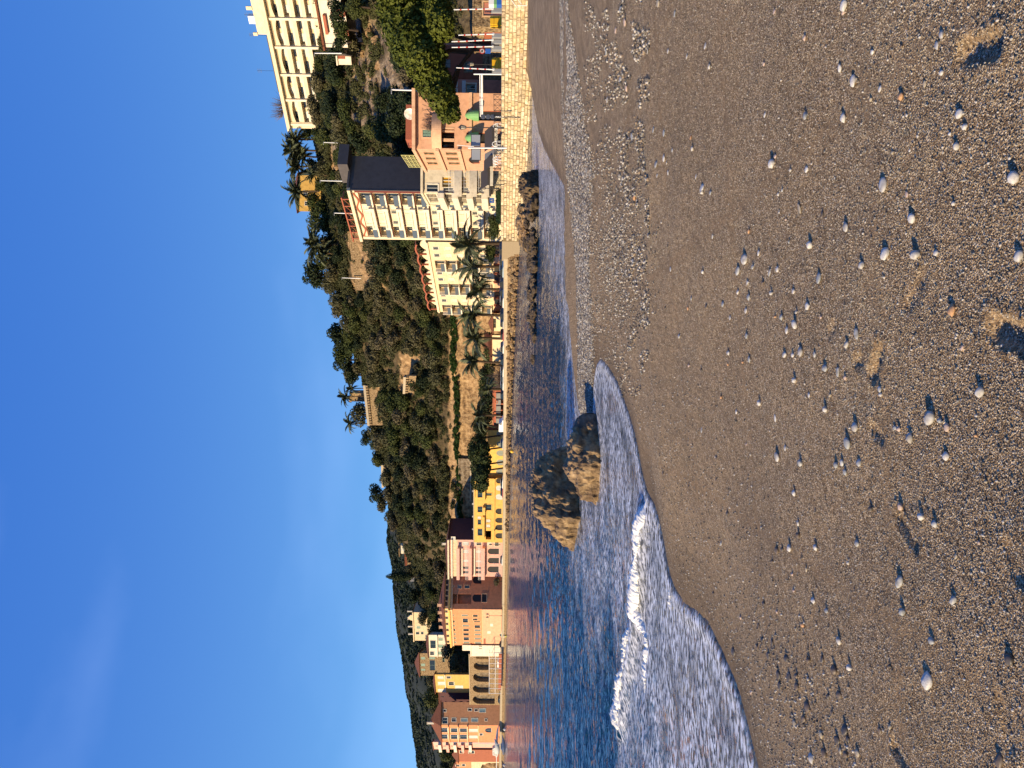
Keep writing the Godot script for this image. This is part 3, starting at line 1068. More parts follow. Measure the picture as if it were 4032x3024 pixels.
# a box standing out from a face: along s0..s1, up t0..t1, out z0..z1
func ledge(hs: Dictionary, f: Dictionary, called: String, s0: float, s1: float, t0: float, t1: float, z0: float, z1: float, material: Material) -> MeshInstance3D:
	var m := Mb.new()
	m.span(Vector3(s0, t0, z0), Vector3(s1, t1, z1))
	return obj(called, m, material, hs.n, local(hs, f))

func railing(hs: Dictionary, f: Dictionary, s0: float, s1: float, t0: float, height: float, out: float, material: Material, called := "railing") -> void:
	var m := Mb.new()
	m.span(Vector3(s0, t0 + height - 0.05, out - 0.05), Vector3(s1, t0 + height, out))
	m.span(Vector3(s0, t0 + 0.05, out - 0.04), Vector3(s1, t0 + 0.09, out))
	var n := int((s1 - s0) / 0.25)
	for k in n + 1:
		var s := lerpf(s0 + 0.02, s1 - 0.02, k / float(maxi(n, 1)))
		m.span(Vector3(s - 0.015, t0 + 0.09, out - 0.035), Vector3(s + 0.015, t0 + height - 0.05, out - 0.01))
	obj(called, m, material, hs.n, local(hs, f))

func xz(x: float, y: float, d: float) -> Vector3:
	return pt(x, y, d)

func chimney(hs: Dictionary, at: Vector3, size: Vector3, material: Material) -> void:
	var m := Mb.new()
	m.box(at - hs.n.position + Vector3(0, size.y * 0.5, 0), size)
	m.box(at - hs.n.position + Vector3(0, size.y + 0.08, 0), Vector3(size.x * 1.3, 0.16, size.z * 1.3))
	obj("chimney", m, material, hs.n)

func top_y(x: float, y: float, d: float) -> float:
	return pt(x, y, d).y

func buildings_right() -> void:
	var W: Material = mats["shutter_white"]
	var hs: Dictionary
	var f: Dictionary
	# ---- tall block: balconied cream front, blank slate gable
	hs = house("apartment_tower", "tallest cream balconied apartment tower with a blank dark grey side wall", "building", xz(1700, 942, 170), xz(1700, 745, 155), xz(1500, 616, 158), 2.0, top_y(1368, 743, 155))
	f = hs.f
	var L: float = f.len
	var H: float = f.h
	var pitch := 2.83
	var floors := 10
	var t0 := H - 4.3
	var edge := 0.9
	var recess := 1.3
	var sR0 := L - 1.5; var sR1 := L - 5.0       # right loggias
	var sL0 := 4.3; var sL1 := 1.0               # left loggias
	for k in floors:
		var y := t0 - k * pitch
		if y < 0.6: break
		var wt := "s" if (k * 7) % 3 else "p"
		# loggias are deep openings with a glazed door at the back and a glass balustrade
		for q in [[sR1, sR0], [sL1, sL0]]:
			var r := Rect2(q[0], y, q[1] - q[0], 2.35)
			f.holes.append([r, false, recess])
			var m := Mb.new()
			m.quad(Vector3(q[0], y, -recess), Vector3(q[0], y + 2.35, -recess), Vector3(q[1], y + 2.35, -recess), Vector3(q[1], y, -recess))
			var bk := obj("loggia", m, mats["cream"], hs.n, local(hs, f))
			m = Mb.new()
			m.span(Vector3(q[0] + 0.5, y + 0.1, -recess + 0.01), Vector3(q[0] + 2.0, y + 2.1, -recess + 0.05))
			obj("pane", m, mats["glass"], bk)
			m = Mb.new()
			m.span(Vector3(q[0] + 0.4, y + 0.1, -recess + 0.02), Vector3(q[0] + 0.5, y + 2.2, -recess + 0.1)); m.span(Vector3(q[0] + 1.22, y + 0.1, -recess + 0.051), Vector3(q[0] + 1.3, y + 2.1, -recess + 0.1)); m.span(Vector3(q[0] + 0.5, y + 2.1, -recess + 0.02), Vector3(q[0] + 2.1, y + 2.2, -recess + 0.1))
			obj("door_frame", m, W, bk)
			m = Mb.new()
			m.span(Vector3(q[0] + 0.05, y + 0.1, 0.55), Vector3(q[1] - 0.05, y + 1.05, 0.57))
			obj("balustrade", m, mat("balustrade_glass", 0.09, 0.11, 0.13, 0.15), hs.n, local(hs, f))
		# small windows between the balconies
		for q in [[5.2, 6.3], [L * 0.5 + 0.4, L * 0.5 + 1.5], [L - 6.6, L - 5.5]]:
			window(hs, f, Rect2(q[0], y + 0.95, q[1] - q[0], 1.15), "p" if (k * 5 + int(q[0])) % 3 == 0 else "s", W, mats["ivory"], mats["ivory"])
		# floor slab and the projecting white middle balcony with its slot
		ledge(hs, f, "balcony_slab", edge, L - 1.4, y - 0.28, y + 0.02, 0.0, 0.6, mats["ivory"])
		ledge(hs, f, "balcony_front", 4.5, L - 5.2, y - 0.3, y + 0.8, 0.62, 1.1, mats["ivory"])
		ledge(hs, f, "balcony_slot", 5.1, L - 6.0, y + 0.33, y + 0.48, 1.102, 1.112, mats["joint"])
		var b2 := Mb.new()
		for s in 9:
			var ss := lerpf(5.2, L - 5.9, s / 8.0)
			b2.span(Vector3(ss - 0.06, y + 0.62, 1.1), Vector3(ss + 0.06, y + 0.74, 1.12))
		tag(obj("balcony_studs", b2, mats["cream"], hs.n, local(hs, f)), "", "", "", "stuff")
		ledge(hs, f, "lintel_band", edge, L - 1.4, y + 2.36, y + 2.5, 0.003, 0.12, mats["terracotta"])
	# wavy terracotta eaves band, the oxblood recess beside the gable and the end pier
	var wave := Mb.new()
	for k in 44:
		var s0 := lerpf(edge, L - 1.4, k / 44.0); var s1 := lerpf(edge, L - 1.4, (k + 1) / 44.0)
		var w0 := H - 1.45 + 0.32 * cos(k / 44.0 * TAU * 3.0); var w1 := H - 1.45 + 0.32 * cos((k + 1) / 44.0 * TAU * 3.0)
		wave.quad(Vector3(s0, w0, 0.16), Vector3(s0, w0 + 0.35, 0.16), Vector3(s1, w1 + 0.35, 0.16), Vector3(s1, w1, 0.16))
		wave.quad(Vector3(s0, w0, 0.0), Vector3(s0, w0, 0.16), Vector3(s1, w1, 0.16), Vector3(s1, w1, 0.0))
	obj("wavy_band", wave, mats["terracotta"], hs.n, local(hs, f))
	ledge(hs, f, "recess_panel", L - 1.3, L - 0.25, 1.0, H - 1.2, 0.003, 0.08, mats["oxblood"])
	ledge(hs, f, "gable_edge", L - 0.22, L, 0.5, H, 0.003, 0.5, mats["slate"])
	ledge(hs, f, "corner_pier", 0.0, edge, 0.0, H, 0.0, 0.25, mats["cream_pale"])
	ledge(hs, f, "cornice", -0.2, L + 0.1, H - 0.55, H + 0.05, 0.0, 0.8, mats["cream_pale"])
	walls(hs, mats["cream_pale"], mats["slate"])
	ledge(hs, hs.g, "gable_cap", -0.1, hs.g.len + 0.1, H - 0.25, H + 0.12, 0.0, 0.2, mats["slate"])
	flat_roof(hs, mats["slate"], 0.05, 0.2)
	var o: Vector3 = hs.n.position
	# penthouse set back, and the leaning terracotta pergola along the roof edge
	var pm := Mb.new()
	var back: Vector3 = -f.ez
	var pb: Vector3 = hs.b - o + back * 0.6 + Vector3(0, H, 0)
	var gx: Vector3 = hs.g.ex
	pm.box(pb + back * 3.0 + gx * 3.0 - f.ex * 0.6 + Vector3(0, 1.0, 0), Vector3(5.0, 2.0, 6.0), Basis(gx, Vector3.UP, -gx.cross(Vector3.UP)))
	obj("penthouse", pm, mats["slate"], hs.n)
	var pg := Mb.new()
	for k in 7:
		var s := lerpf(0.5, L - 3.0, k / 6.0)
		pg.span(Vector3(s - 0.12, H, 0.3), Vector3(s + 0.12, H + 1.5, 0.5))
		pg.span(Vector3(s - 0.12, H + 1.3, -1.6), Vector3(s + 0.12, H + 1.5, 0.3))
		if k < 6:
			var s2 := lerpf(0.5, L - 3.0, (k + 1) / 6.0)
			pg.tube(Vector3(s, H + 0.1, 0.4), Vector3(s2, H + 1.4, 0.4), 0.08, 0.08, 4)
	pg.span(Vector3(-0.6, H + 1.5, 0.2), Vector3(L - 2.4, H + 1.75, 0.6))
	obj("pergola", pg, mats["terracotta"], hs.n, local(hs, f))

	# ---- long lower block beside it
	hs = house("apartment_block", "long pale cream apartment block with scalloped terracotta pergola roof behind the palms", "building", xz(1727, 1228, 208), xz(1677, 952, 171), xz(1677, 940, 185), 2.0, top_y(1677, 952, 171))
	f = hs.f
	L = f.len; H = f.h
	var rows := []
	for q in [[230, 308], [390, 470], [553, 632], [715, 795], [877, 957]]:
		var r := spot(f, "e", q[0], 110, q[1], 158)
		rows.append([r.position.y, r.size.y])
	var colm := [[112, 158], [210, 256], [455, 497], [545, 585], [765, 802], [838, 878]]
	var idx := 0
	for c in colm:
		var r := spot(f, "e", 400, c[0], 450, c[1])
		for q in rows:
			idx += 1
			window(hs, f, Rect2(r.position.x, q[0], r.size.x, q[1]), "p" if (idx * 11) % 5 < 2 else "s", W, mats["ivory"], mats["ivory"])
	for c in [[305, 412], [630, 735], [920, 1010]]:
		var r := spot(f, "e", 400, c[0], 450, c[1])
		for q in rows:
			var s0 := r.position.x; var s1 := minf(r.end.x, L - 0.1)
			s0 = maxf(s0, 0.1)
			f.holes.append([Rect2(s0, q[0] - 0.9, s1 - s0, 2.3), false, 1.2])
			var m := Mb.new()
			m.quad(Vector3(s0, q[0] - 0.9, -1.2), Vector3(s0, q[0] + 1.4, -1.2), Vector3(s1, q[0] + 1.4, -1.2), Vector3(s1, q[0] - 0.9, -1.2))
			var bk := obj("loggia", m, mats["cream"], hs.n, local(hs, f))
			m = Mb.new()
			m.span(Vector3(s0 + 0.4, q[0] - 0.8, -1.19), Vector3(s0 + 2.4, q[0] + 1.1, -1.15))
			obj("pane", m, mats["glass"], bk)
			m = Mb.new()
			m.span(Vector3(s0 + 0.3, q[0] - 0.8, -1.19), Vector3(s0 + 0.4, q[0] + 1.2, -1.1)); m.span(Vector3(s0 + 1.36, q[0] - 0.8, -1.149), Vector3(s0 + 1.44, q[0] + 1.1, -1.1)); m.span(Vector3(s0 + 0.4, q[0] + 1.1, -1.19), Vector3(s0 + 2.5, q[0] + 1.2, -1.1))
			obj("door_frame", m, W, bk)
			ledge(hs, f, "balcony_slab", s0 - 0.3, s1 + 0.3, q[0] - 1.2, q[0] - 0.9, 0.0, 0.95, mats["ivory"])
			ledge(hs, f, "balcony_wing", s0 - 0.3, s0 - 0.12, q[0] - 0.9, q[0] + 1.4, 0.0, 0.85, mats["ivory"])
			ledge(hs, f, "balustrade", s0, s1, q[0] - 0.85, q[0], 0.85, 0.88, mats["balustrade_glass"])
	ledge(hs, f, "cornice", 0, L, H - 0.35, H, 0.0, 0.35, mats["cream_pale"])
	walls(hs, mats["cream"], mats["cream"])
	flat_roof(hs, mats["cream_pale"], 0.1, 0.3)
	# shops: terracotta posts and dark glass under the block
	for k in 9:
		var s := lerpf(0.6, L - 1.0, k / 8.0)
		ledge(hs, f, "shop_post", s, s + 0.35, 0.0, 3.0, 0.003, 0.5, mats["terracotta"])
		if k < 8: ledge(hs, f, "shop_window", s + 0.5, s + 3.6, 0.3, 2.8, 0.003, 0.06, mats["glass"] if k % 3 else mats["peach"])
	var sc := Mb.new()
	var s0c := 1.5
	for k in 7:
		var a := lerpf(s0c, L - 1.0, k / 7.0); var b := lerpf(s0c, L - 1.0, (k + 1) / 7.0)
		sc.span(Vector3(a - 0.15, H + 0.3, -0.4), Vector3(a + 0.15, H + 2.0, 0.0))
		for i in 8:
			var u0 := i / 8.0; var u1 := (i + 1) / 8.0
			var h0 := H + 2.0 + 0.45 * sin(u0 * PI); var h1 := H + 2.0 + 0.45 * sin(u1 * PI)
			var p0 := lerpf(a, b, u0); var p1 := lerpf(a, b, u1)
			sc.quad(Vector3(p0, h0, 0.25), Vector3(p0, h0 + 0.35, 0.25), Vector3(p1, h1 + 0.35, 0.25), Vector3(p1, h1, 0.25))
			sc.quad(Vector3(p0, h0 + 0.35, 0.25), Vector3(p0, h0 + 0.35, -1.0), Vector3(p1, h1 + 0.35, -1.0), Vector3(p1, h1 + 0.35, 0.25))
	obj("scalloped_pergola", sc, mats["terracotta"], hs.n, local(hs, f))
	var pw := Mb.new()
	for k in 7:
		var a := lerpf(s0c, L - 1.0, k / 7.0) + 0.4; var b := lerpf(s0c, L - 1.0, (k + 1) / 7.0) - 0.4
		var pts := PackedVector2Array([Vector2(a, H + 0.3), Vector2(b, H + 0.3)])
		for i in 9: pts.append(Vector2(lerpf(b, a, i / 8.0), H + 0.8 + 0.9 * sin(i / 8.0 * PI)))
		pw.slab(pts, -1.5, -1.2)
	obj("roof_parapet", pw, mats["cream_pale"], hs.n, local(hs, f))

	# ---- cream bay-fronted house with yellow panels in front of the tower
	hs = house("bay_house", "cream house with curved balconies and mustard yellow panels beside the pavement cafe", "building", xz(1690, 806, 144), xz(1668, 760, 132), xz(1664, 664, 131.6), 2.0, top_y(1666, 760, 132))
	f = hs.g
	L = f.len; H = f.h
	for q in [["b", 850, 715, 1030, 930], ["b", 1180, 715, 1345, 930], ["b", 1490, 745, 1640, 930]]:
		var r := spot(f, q[0], q[1], q[2], q[3], q[4])
		f.holes.append([r, false, 0.5])
		var m := Mb.new()
		m.quad(Vector3(r.position.x, r.position.y, -0.45), Vector3(r.position.x, r.end.y, -0.45), Vector3(r.end.x, r.end.y, -0.45), Vector3(r.end.x, r.position.y, -0.45))
		var pn := obj("yellow_panel", m, mats["amber"], hs.n, local(hs, f))
		m = Mb.new()
		for k in 4: m.span(Vector3(lerpf(r.position.x, r.end.x, k / 3.0) - 0.05, r.position.y, -0.44), Vector3(lerpf(r.position.x, r.end.x, k / 3.0) + 0.05, r.end.y, -0.3))
		obj("panel_frame", m, W, pn)
		r = spot(f, q[0], q[1] + 20, 935, q[3] + 50, 1050)
		window(hs, f, r, "p", W)
	win(hs, f, "b", 530, 870, 765, 1025, "p", W, null, mats["ivory"])
	for q in [1105, 1420, 1720]:     # curved balcony bands
		var y := hit(f, zp("b", q, 900).x, zp("b", q, 900).y).y
		var m := Mb.new()
		for k in 14:
			var a := lerpf(-0.6, L, k / 14.0); var b := lerpf(-0.6, L, (k + 1) / 14.0)
			var za := 0.1 + 0.6 * sin(clampf(1.0 - a / L, 0, 1) * PI * 0.5); var zb := 0.1 + 0.6 * sin(clampf(1.0 - b / L, 0, 1) * PI * 0.5)
			m.quad(Vector3(a, y - 1.25, za), Vector3(a, y, za), Vector3(b, y, zb), Vector3(b, y - 1.25, zb))
			m.quad(Vector3(a, y, za), Vector3(a, y, -0.1), Vector3(b, y, -0.1), Vector3(b, y, zb))
			m.quad(Vector3(a, y - 1.25, za), Vector3(b, y - 1.25, zb), Vector3(b, y - 1.25, -0.1), Vector3(a, y - 1.25, -0.1))
		obj("balcony_band", m, mats["ivory"], hs.n, local(hs, f))
		railing(hs, f, 0.3, L - 0.6, y, 1.0, 0.4, mats["metal_white"])
	f = hs.f
	for q in [["b", 560, 1070, 760, 1250], ["b", 900, 1075, 1080, 1270], ["b", 1225, 1080, 1380, 1280], ["b", 1530, 1085, 1690, 1285]]:
		win(hs, f, q[0], q[1], q[2], q[3], q[4], "p", mats["ivory"], null, mats["ivory"])
	for q in [870, 1150, 1440, 1740]:
		var y := hit(f, zp("b", q, 1180).x, zp("b", q, 1180).y).y
		ledge(hs, f, "balcony_front", -0.4, f.len + 0.3, y - 0.55, y + 0.55, 0.0, 0.9, mats["ivory"])
	walls(hs, mats["cream_pale"], mats["cream_pale"])
	flat_roof(hs, mats["cream_pale"], 0.4, 0.4)
	ledge(hs, hs.g, "ground_canopy", -0.5, L, 3.0, 3.3, 0.0, 2.2, mats["awning_dark"])

	# ---- peach hotel
	hs = house("peach_hotel", "peach stucco hotel with green arched canopies facing the beach wall", "building", xz(1679, 668, 121), xz(1637, 586, 105), xz(1627, 362, 104), 2.4, top_y(1637, 586, 105))
	f = hs.f
	for q in [[475, 210, 685, 268], [515, 315, 720, 372], [550, 415, 755, 470]]: win(hs, f, "b", q[0], q[1], q[2], q[3], "p", mats["old_stone"], null, null)
	for q in [[930, 212, 1165, 275], [955, 318, 1190, 380], [985, 418, 1215, 470]]: win(hs, f, "b", q[0], q[1], q[2], q[3], "p", mats["old_stone"], null, null)
	for q in [840, 1260]:
		var y := hit(f, zp("b", q, 350).x, zp("b", q, 350).y).y
		ledge(hs, f, "string_course", 0, f.len + 0.3, y - 0.15, y + 0.3, 0.0, 0.3, mats["peach_trim"])
	win(hs, f, "b", 1400, 300, 1620, 450, "d", mats["terracotta"], null, null, true)
	f = hs.g
	L = f.len; H = f.h
	win(hs, f, "a", 445, 1215, 620, 1370, "s", mats["shutter_green"], mats["shutter_green"], mats["peach_trim"])
	var lg := spot(f, "a", 750, 1185, 1100, 1620)
	f.holes.append([lg, false, 1.6])
	var lm := Mb.new()
	lm.quad(Vector3(lg.position.x, lg.position.y, -1.6), Vector3(lg.position.x, lg.end.y, -1.6), Vector3(lg.end.x, lg.end.y, -1.6), Vector3(lg.end.x, lg.position.y, -1.6))
	var lb := obj("loggia", lm, mats["terracotta"], hs.n, local(hs, f))
	lm = Mb.new()
	lm.span(Vector3(lg.end.x - 2.2, lg.position.y + 0.1, -1.59), Vector3(lg.end.x - 0.4, lg.position.y + 2.4, -1.5))
	obj("pane", lm, mats["glass"], lb)
	lm = Mb.new()
	for k in [0.0, 0.42, 0.47, 0.86, 1.0]:
		var s: float = lerpf(lg.position.x, lg.end.x, k)
		lm.span(Vector3(s - 0.12, lg.position.y, -0.2), Vector3(s + 0.12, lg.end.y, 0.04))
	obj("loggia_post", lm, mats["peach_trim"], hs.n, local(hs, f))
	# the bowed terrace above the loggia with dry creepers
	var ty := hit(f, zp("a", 640, 1300).x, zp("a", 640, 1300).y).y
	var bm := Mb.new()
	for k in 16:
		var a := lerpf(0.0, L * 0.62, k / 16.0); var b := lerpf(0.0, L * 0.62, (k + 1) / 16.0)
		var za := 0.2 + 0.9 * sin(k / 16.0 * PI); var zb := 0.2 + 0.9 * sin((k + 1) / 16.0 * PI)
		bm.quad(Vector3(a, ty - 1.3, za), Vector3(a, ty, za), Vector3(b, ty, zb), Vector3(b, ty - 1.3, zb))
		bm.quad(Vector3(a, ty, za), Vector3(a, ty, -0.1), Vector3(b, ty, -0.1), Vector3(b, ty, zb))
		bm.quad(Vector3(a, ty - 1.3, za), Vector3(b, ty - 1.3, zb), Vector3(b, ty - 1.3, -0.1), Vector3(a, ty - 1.3, -0.1))
	obj("bowed_terrace", bm, mats["peach_trim"], hs.n, local(hs, f))
	# green half-round awnings over the ground-floor arches
	for q in [[1320, 800, 1480, 1040], [1320, 1260, 1450, 1510]]:
		var r := spot(f, "a", q[0], q[1], q[2] + 130, q[3])
		window(hs, f, Rect2(r.position.x + 0.1, 0.4, r.size.x - 0.2, r.end.y - 0.6), "d", mats["terracotta"])
		var am := Mb.new()
		var cx := r.position.x + r.size.x / 2
		for i in 8:
			for j in 5:
				var pts := []
				for d in [[0, 0], [1, 0], [1, 1], [0, 1]]:
					var az: float = PI * (i + d[0]) / 8.0
					var el: float = PI / 2 * (j + d[1]) / 5.0
					pts.append(Vector3(cx - cos(az) * cos(el) * r.size.x / 2, r.end.y - 1.9 + 1.9 * sin(el), 0.01 + 1.3 * sin(az) * cos(el)))
				am.quad(pts[0], pts[3], pts[2], pts[1])
		obj("awning", am, mats["green_paint"], hs.n, local(hs, f))
	ledge(hs, f, "string_course", -0.2, L, ty - 5.4, ty - 5.0, 0.0, 0.3, mats["peach_trim"])
	walls(hs, mats["peach"], mats["peach"])
	flat_roof(hs, mats["peach_trim"], 0.55, 0.45, "eaves")
	var rm := Mb.new()
	var ctr: Vector3 = (hs.a + hs.b + hs.c + hs.d) * 0.25 - hs.n.position
	rm.box(ctr + Vector3(1.0, H + 1.2, 0), Vector3(5.0, 1.8, 4.0))
	obj("roof_room", rm, mats["terracotta"], hs.n)
	var lat := Mb.new()     # openwork sign frame standing on the roof corner
	for k in 9:
		var s := lerpf(0.6, hs.f.len * 0.62, k / 8.0)
		lat.span(Vector3(s - 0.04, H + 0.4, -0.3), Vector3(s + 0.04, H + 2.8, -0.22))
	for k in 5:
		var y := H + 0.5 + k * 0.55
		lat.span(Vector3(0.6, y - 0.04, -0.219), Vector3(hs.f.len * 0.62, y + 0.04, -0.16))
	obj("roof_lattice", lat, mat("lattice_paint", 0.62, 0.58, 0.22, 0.6), hs.n, local(hs, hs.f))
	var ds := Mb.new()
	for k in 12:
		var a := TAU * k / 12.0; var b := TAU * (k + 1) / 12.0
		ds.tri(Vector3(0, 0, 0), Vector3(cos(b) * 0.8, sin(b) * 0.8, 0.25), Vector3(cos(a) * 0.8, sin(a) * 0.8, 0.25))
	ds.tube(Vector3(0, -1.2, -0.1), Vector3(0, 0, -0.02), 0.05, 0.05)
	obj("satellite_dish", ds, mats["white"], hs.n, Transform3D(Basis(Vector3.UP, -0.6), zpt("a", 180, 880, 107) - hs.n.position))
	# cafe terrace in front of the hotel: dark awnings with a pale valance
	for q in [["b", 1650, 520, 1790, 890, 100.0, "awning_dark", "charcoal"], ["b", 1715, 270, 1850, 500, 98.0, "awning_dark", "slate black"], ["a", 1730, 1120, 1880, 1560, 97.0, "awning_dark", "brown-black"], ["b", 1730, 125, 1945, 255, 97.5, "awning_grey", "taupe"]]:
		var p0 := zp(q[0], q[1], q[2]); var p1 := zp(q[0], q[3], q[4])
		var l := pt(p1.x, p1.y, q[5]); var r := pt(p1.x, p0.y, q[5])
		var hi := top_y(p0.x, (p0.y + p1.y) / 2, q[5] + 2.4)
		var aw := thing("cafe_awning", "%s fabric cafe awning in front of the %s" % [q[7], "cream bay house" if q[2] == 520 else "peach hotel, " + ("by its left corner" if q[2] == 270 else ("under the green canopy" if q[0] == "a" else "next to the tall white mast"))], "awning", Vector3(l.x, l.y - 2.2, l.z), 0.0, "cafe awnings along the quay")
		var w := r.x - l.x
		var m := Mb.new()
		m.quad(Vector3(0, 2.2, 0), Vector3(0, 2.2 + hi - l.y, -2.4), Vector3(w, 2.2 + hi - l.y, -2.4), Vector3(w, 2.2, 0))
		m.quad(Vector3(0, 1.9, 0.01), Vector3(0, 2.2, 0.01), Vector3(w, 2.2, 0.01), Vector3(w, 1.9, 0.01))
		obj("canopy", m, mats[q[6]], aw)
		m = Mb.new()
		m.span(Vector3(-0.1, 1.5, 0.05), Vector3(w + 0.1, 1.88, 0.2))
		obj("valance", m, mats["ivory"], aw)
		for s in [0.1, w - 0.1]:
			m = Mb.new()
			m.tube(Vector3(s, 0, 0), Vector3(s, 1.9, 0), 0.06, 0.06)
			obj("post", m, mats["iron"], aw)
	# ---- salmon house between hotel and red house
	hs = house("salmon_house", "salmon pink house with white shutters half behind the pine", "building", xz(1740, 386, 108), xz(1740, 312, 108), xz(1740, 308, 118), 2.4, top_y(1735, 350, 108))
	f = hs.f
	for q in [[1040, 245, 1150, 315], [985, 380, 1150, 465]]: win(hs, f, "a", q[0], q[1], q[2], q[3], "s", W, W, mats["ivory"])
	win(hs, f, "a", 1345, 265, 1545, 445, "p", W, null, mats["ivory"])
	var aw0 := spot(f, "a", 1265, 235, 1340, 590)
	ledge(hs, f, "awning_box", aw0.position.x, aw0.end.x, aw0.position.y, aw0.end.y, 0.0, 0.7, W)
	walls(hs, mats["salmon"], mats["salmon"])
	flat_roof(hs, mats["terracotta"], 0.3, 0.3)
	# ---- red house under the pine
	hs = house("red_house", "brick red house with few windows shaded by the big pine", "building", xz(1726, 346, 111), xz(1726, 176, 109), xz(1726, 168, 122), 2.4, top_y(1722, 260, 110))
	f = hs.f
	win(hs, f, "f", 515, 745, 600, 850, "p", mats["shutter_grey"], null, mats["old_stone"])
	win(hs, f, "f", 270, 705, 345, 805, "s", mats["dark"], mats["shutter_grey"], null)
	var bs := spot(f, "f", 730, 520, 960, 950)
	ledge(hs, f, "stone_base", 0.0, f.len, 0.0, bs.end.y, 0.003, 0.25, mats["old_stone"])
	walls(hs, mats["brick_red"], mats["brick_red"])
	hip_roof(hs, mats["roof_tile"], 1.6)
	# ---- stone garden wall with two red doors at the edge of the picture
	hs = house("garden_wall", "tall weathered stone wall with two red doors behind the car park barriers", "wall", xz(1867, 206, 99), xz(1866, 104, 92), xz(1860, -260, 92), 2.4, top_y(1866, 104, 92))
	f = hs.g
	for q in [[735, 25, 1000, 190]]:
		var r := spot(f, "f", q[0], q[1], q[2], q[3])
		var dr := window(hs, f, r, "", mats["orange_trim"], null, mats["orange_trim"], false, "door")
		var m := Mb.new()
		m.span(Vector3(r.position.x + 0.05, r.position.y, -0.15), Vector3(r.end.x - 0.05, r.end.y - 0.05, -0.08))
		obj("door_leaf", m, mats["salmon"], dr)
	f = hs.f
	var r2 := spot(f, "f", 740, 385, 960, 475)
	var dr2 := window(hs, f, r2, "", mats["terracotta"], null, null, false, "door")
	var m2 := Mb.new()
	m2.span(Vector3(r2.position.x + 0.05, r2.position.y, -0.15), Vector3(r2.end.x - 0.05, r2.end.y - 0.05, -0.08))
	obj("door_leaf", m2, mats["brick_red"], dr2)
	walls(hs, mats["old_stone"], mats["old_stone"], "stone_face")
	flat_roof(hs, mats["old_stone"], 0.1, 0.2, "coping")

	# ---- the big cream apartment house on the hilltop
	hs = house("hilltop_apartments", "wide cream apartment building with arched loggias on the hilltop", "building", xz(1128, 503, 243), xz(1029, -200, 205), xz(1029, -260, 240), 45.0, top_y(1029, 0, 215))
	f = hs.f
	L = f.len; H = f.h
	var posts := []
	for q in [[0, 73], [0, 185], [0, 293], [0, 392], [0, 487]]:
		posts.append(hit(f, 1110, q[1]).x)
	posts.append(hit(f, 1100, -40).x); posts.append(hit(f, 1100, -150).x)
	posts.sort()
	var fl := 3.1
	for k in posts.size() - 1:
		var a: float = posts[k] + 0.4; var b: float = posts[k + 1] - 0.4
		for lev in 4:
			var y := H - 4.6 - lev * fl
			if y < 0.5: continue
			f.holes.append([Rect2(a, y, b - a, 2.1), false, 1.8])
			var m := Mb.new()
			m.quad(Vector3(a, y, -1.8), Vector3(a, y + 2.2, -1.8), Vector3(b, y + 2.2, -1.8), Vector3(b, y, -1.8))
			var bk := obj("loggia", m, mats["cream"], hs.n, local(hs, f))
			for w in 2:
				var s := lerpf(a, b, 0.08 + 0.5 * w)
				m = Mb.new()
				m.span(Vector3(s, y + 0.05, -1.79), Vector3(s + (b - a) * 0.32, y + 1.8, -1.7))
				obj("shutter" if (k + w + lev) % 2 else "pane", m, W if (k + w + lev) % 2 else mats["glass"], bk)
			m = Mb.new()
			m.span(Vector3(a, y + 0.02, -0.3), Vector3(b, y + 0.62, -0.1))
			obj("balcony_front", m, mats["ivory"], hs.n, local(hs, f))
			if lev == 0:        # flattened arch over the upper loggia
				m = Mb.new()
				for i in 12:
					var u0 := i / 12.0; var u1 := (i + 1) / 12.0
					var h0 := y + 2.1 - 0.55 * pow(absf(u0 * 2 - 1), 2.2); var h1 := y + 2.1 - 0.55 * pow(absf(u1 * 2 - 1), 2.2)
					m.quad(Vector3(lerpf(a, b, u0), h0, 0.0), Vector3(lerpf(a, b, u0), y + 2.12, 0.0), Vector3(lerpf(a, b, u1), y + 2.12, 0.0), Vector3(lerpf(a, b, u1), h1, 0.0))
					m.quad(Vector3(lerpf(a, b, u0), h0, 0.0), Vector3(lerpf(a, b, u1), h1, 0.0), Vector3(lerpf(a, b, u1), h1, -0.5), Vector3(lerpf(a, b, u0), h0, -0.5))
				obj("arch_head", m, mats["cream_pale"], hs.n, local(hs, f))
		ledge(hs, f, "upper_slot", a + 0.2, b - 0.2, H - 1.75, H - 1.25, 0.003, 0.012, mats["joint"])
	for p in posts:
		ledge(hs, f, "pilaster", p - 0.32, p + 0.32, 0.0, H - 1.1, 0.0, 0.5, mats["ivory"])
	ledge(hs, f, "end_wall", 0.0, 2.0, 0.0, H, 0.0, 0.25, mats["cream_pale"])
	ledge(hs, f, "cornice", -0.6, L, H - 1.0, H, 0.0, 1.3, mats["cream_pale"])
	walls(hs, mats["cream_pale"], mats["cream_pale"])
	flat_roof(hs, mats["joint"], 0.2, 0.15)
	var pen := Mb.new()
	var pa := hit(f, 1010, 140).x
	pen.span(Vector3(pa, H, -6.0), Vector3(L, H + 3.2, -0.8))
	obj("penthouse", pen, mats["cream_pale"], hs.n, local(hs, f))
	pen = Mb.new()
	pen.span(Vector3(pa - 0.3, H + 3.2, -0.9), Vector3(pa + 0.6, H + 4.4, -0.5)); pen.span(Vector3(hit(f, 1000, 36).x - 0.5, H + 3.2, -0.9), Vector3(hit(f, 1000, 36).x + 0.5, H + 4.8, -0.5))
	obj("penthouse_fin", pen, mats["cream_pale"], hs.n, local(hs, f))
	pen = Mb.new()
	pen.span(Vector3(hit(f, 1000, 100).x, H + 3.2, -3.0), Vector3(hit(f, 1000, 70).x, H + 5.0, -1.0))
	obj("roof_tank", pen, mats["metal_white"], hs.n, local(hs, f))
	pen = Mb.new()
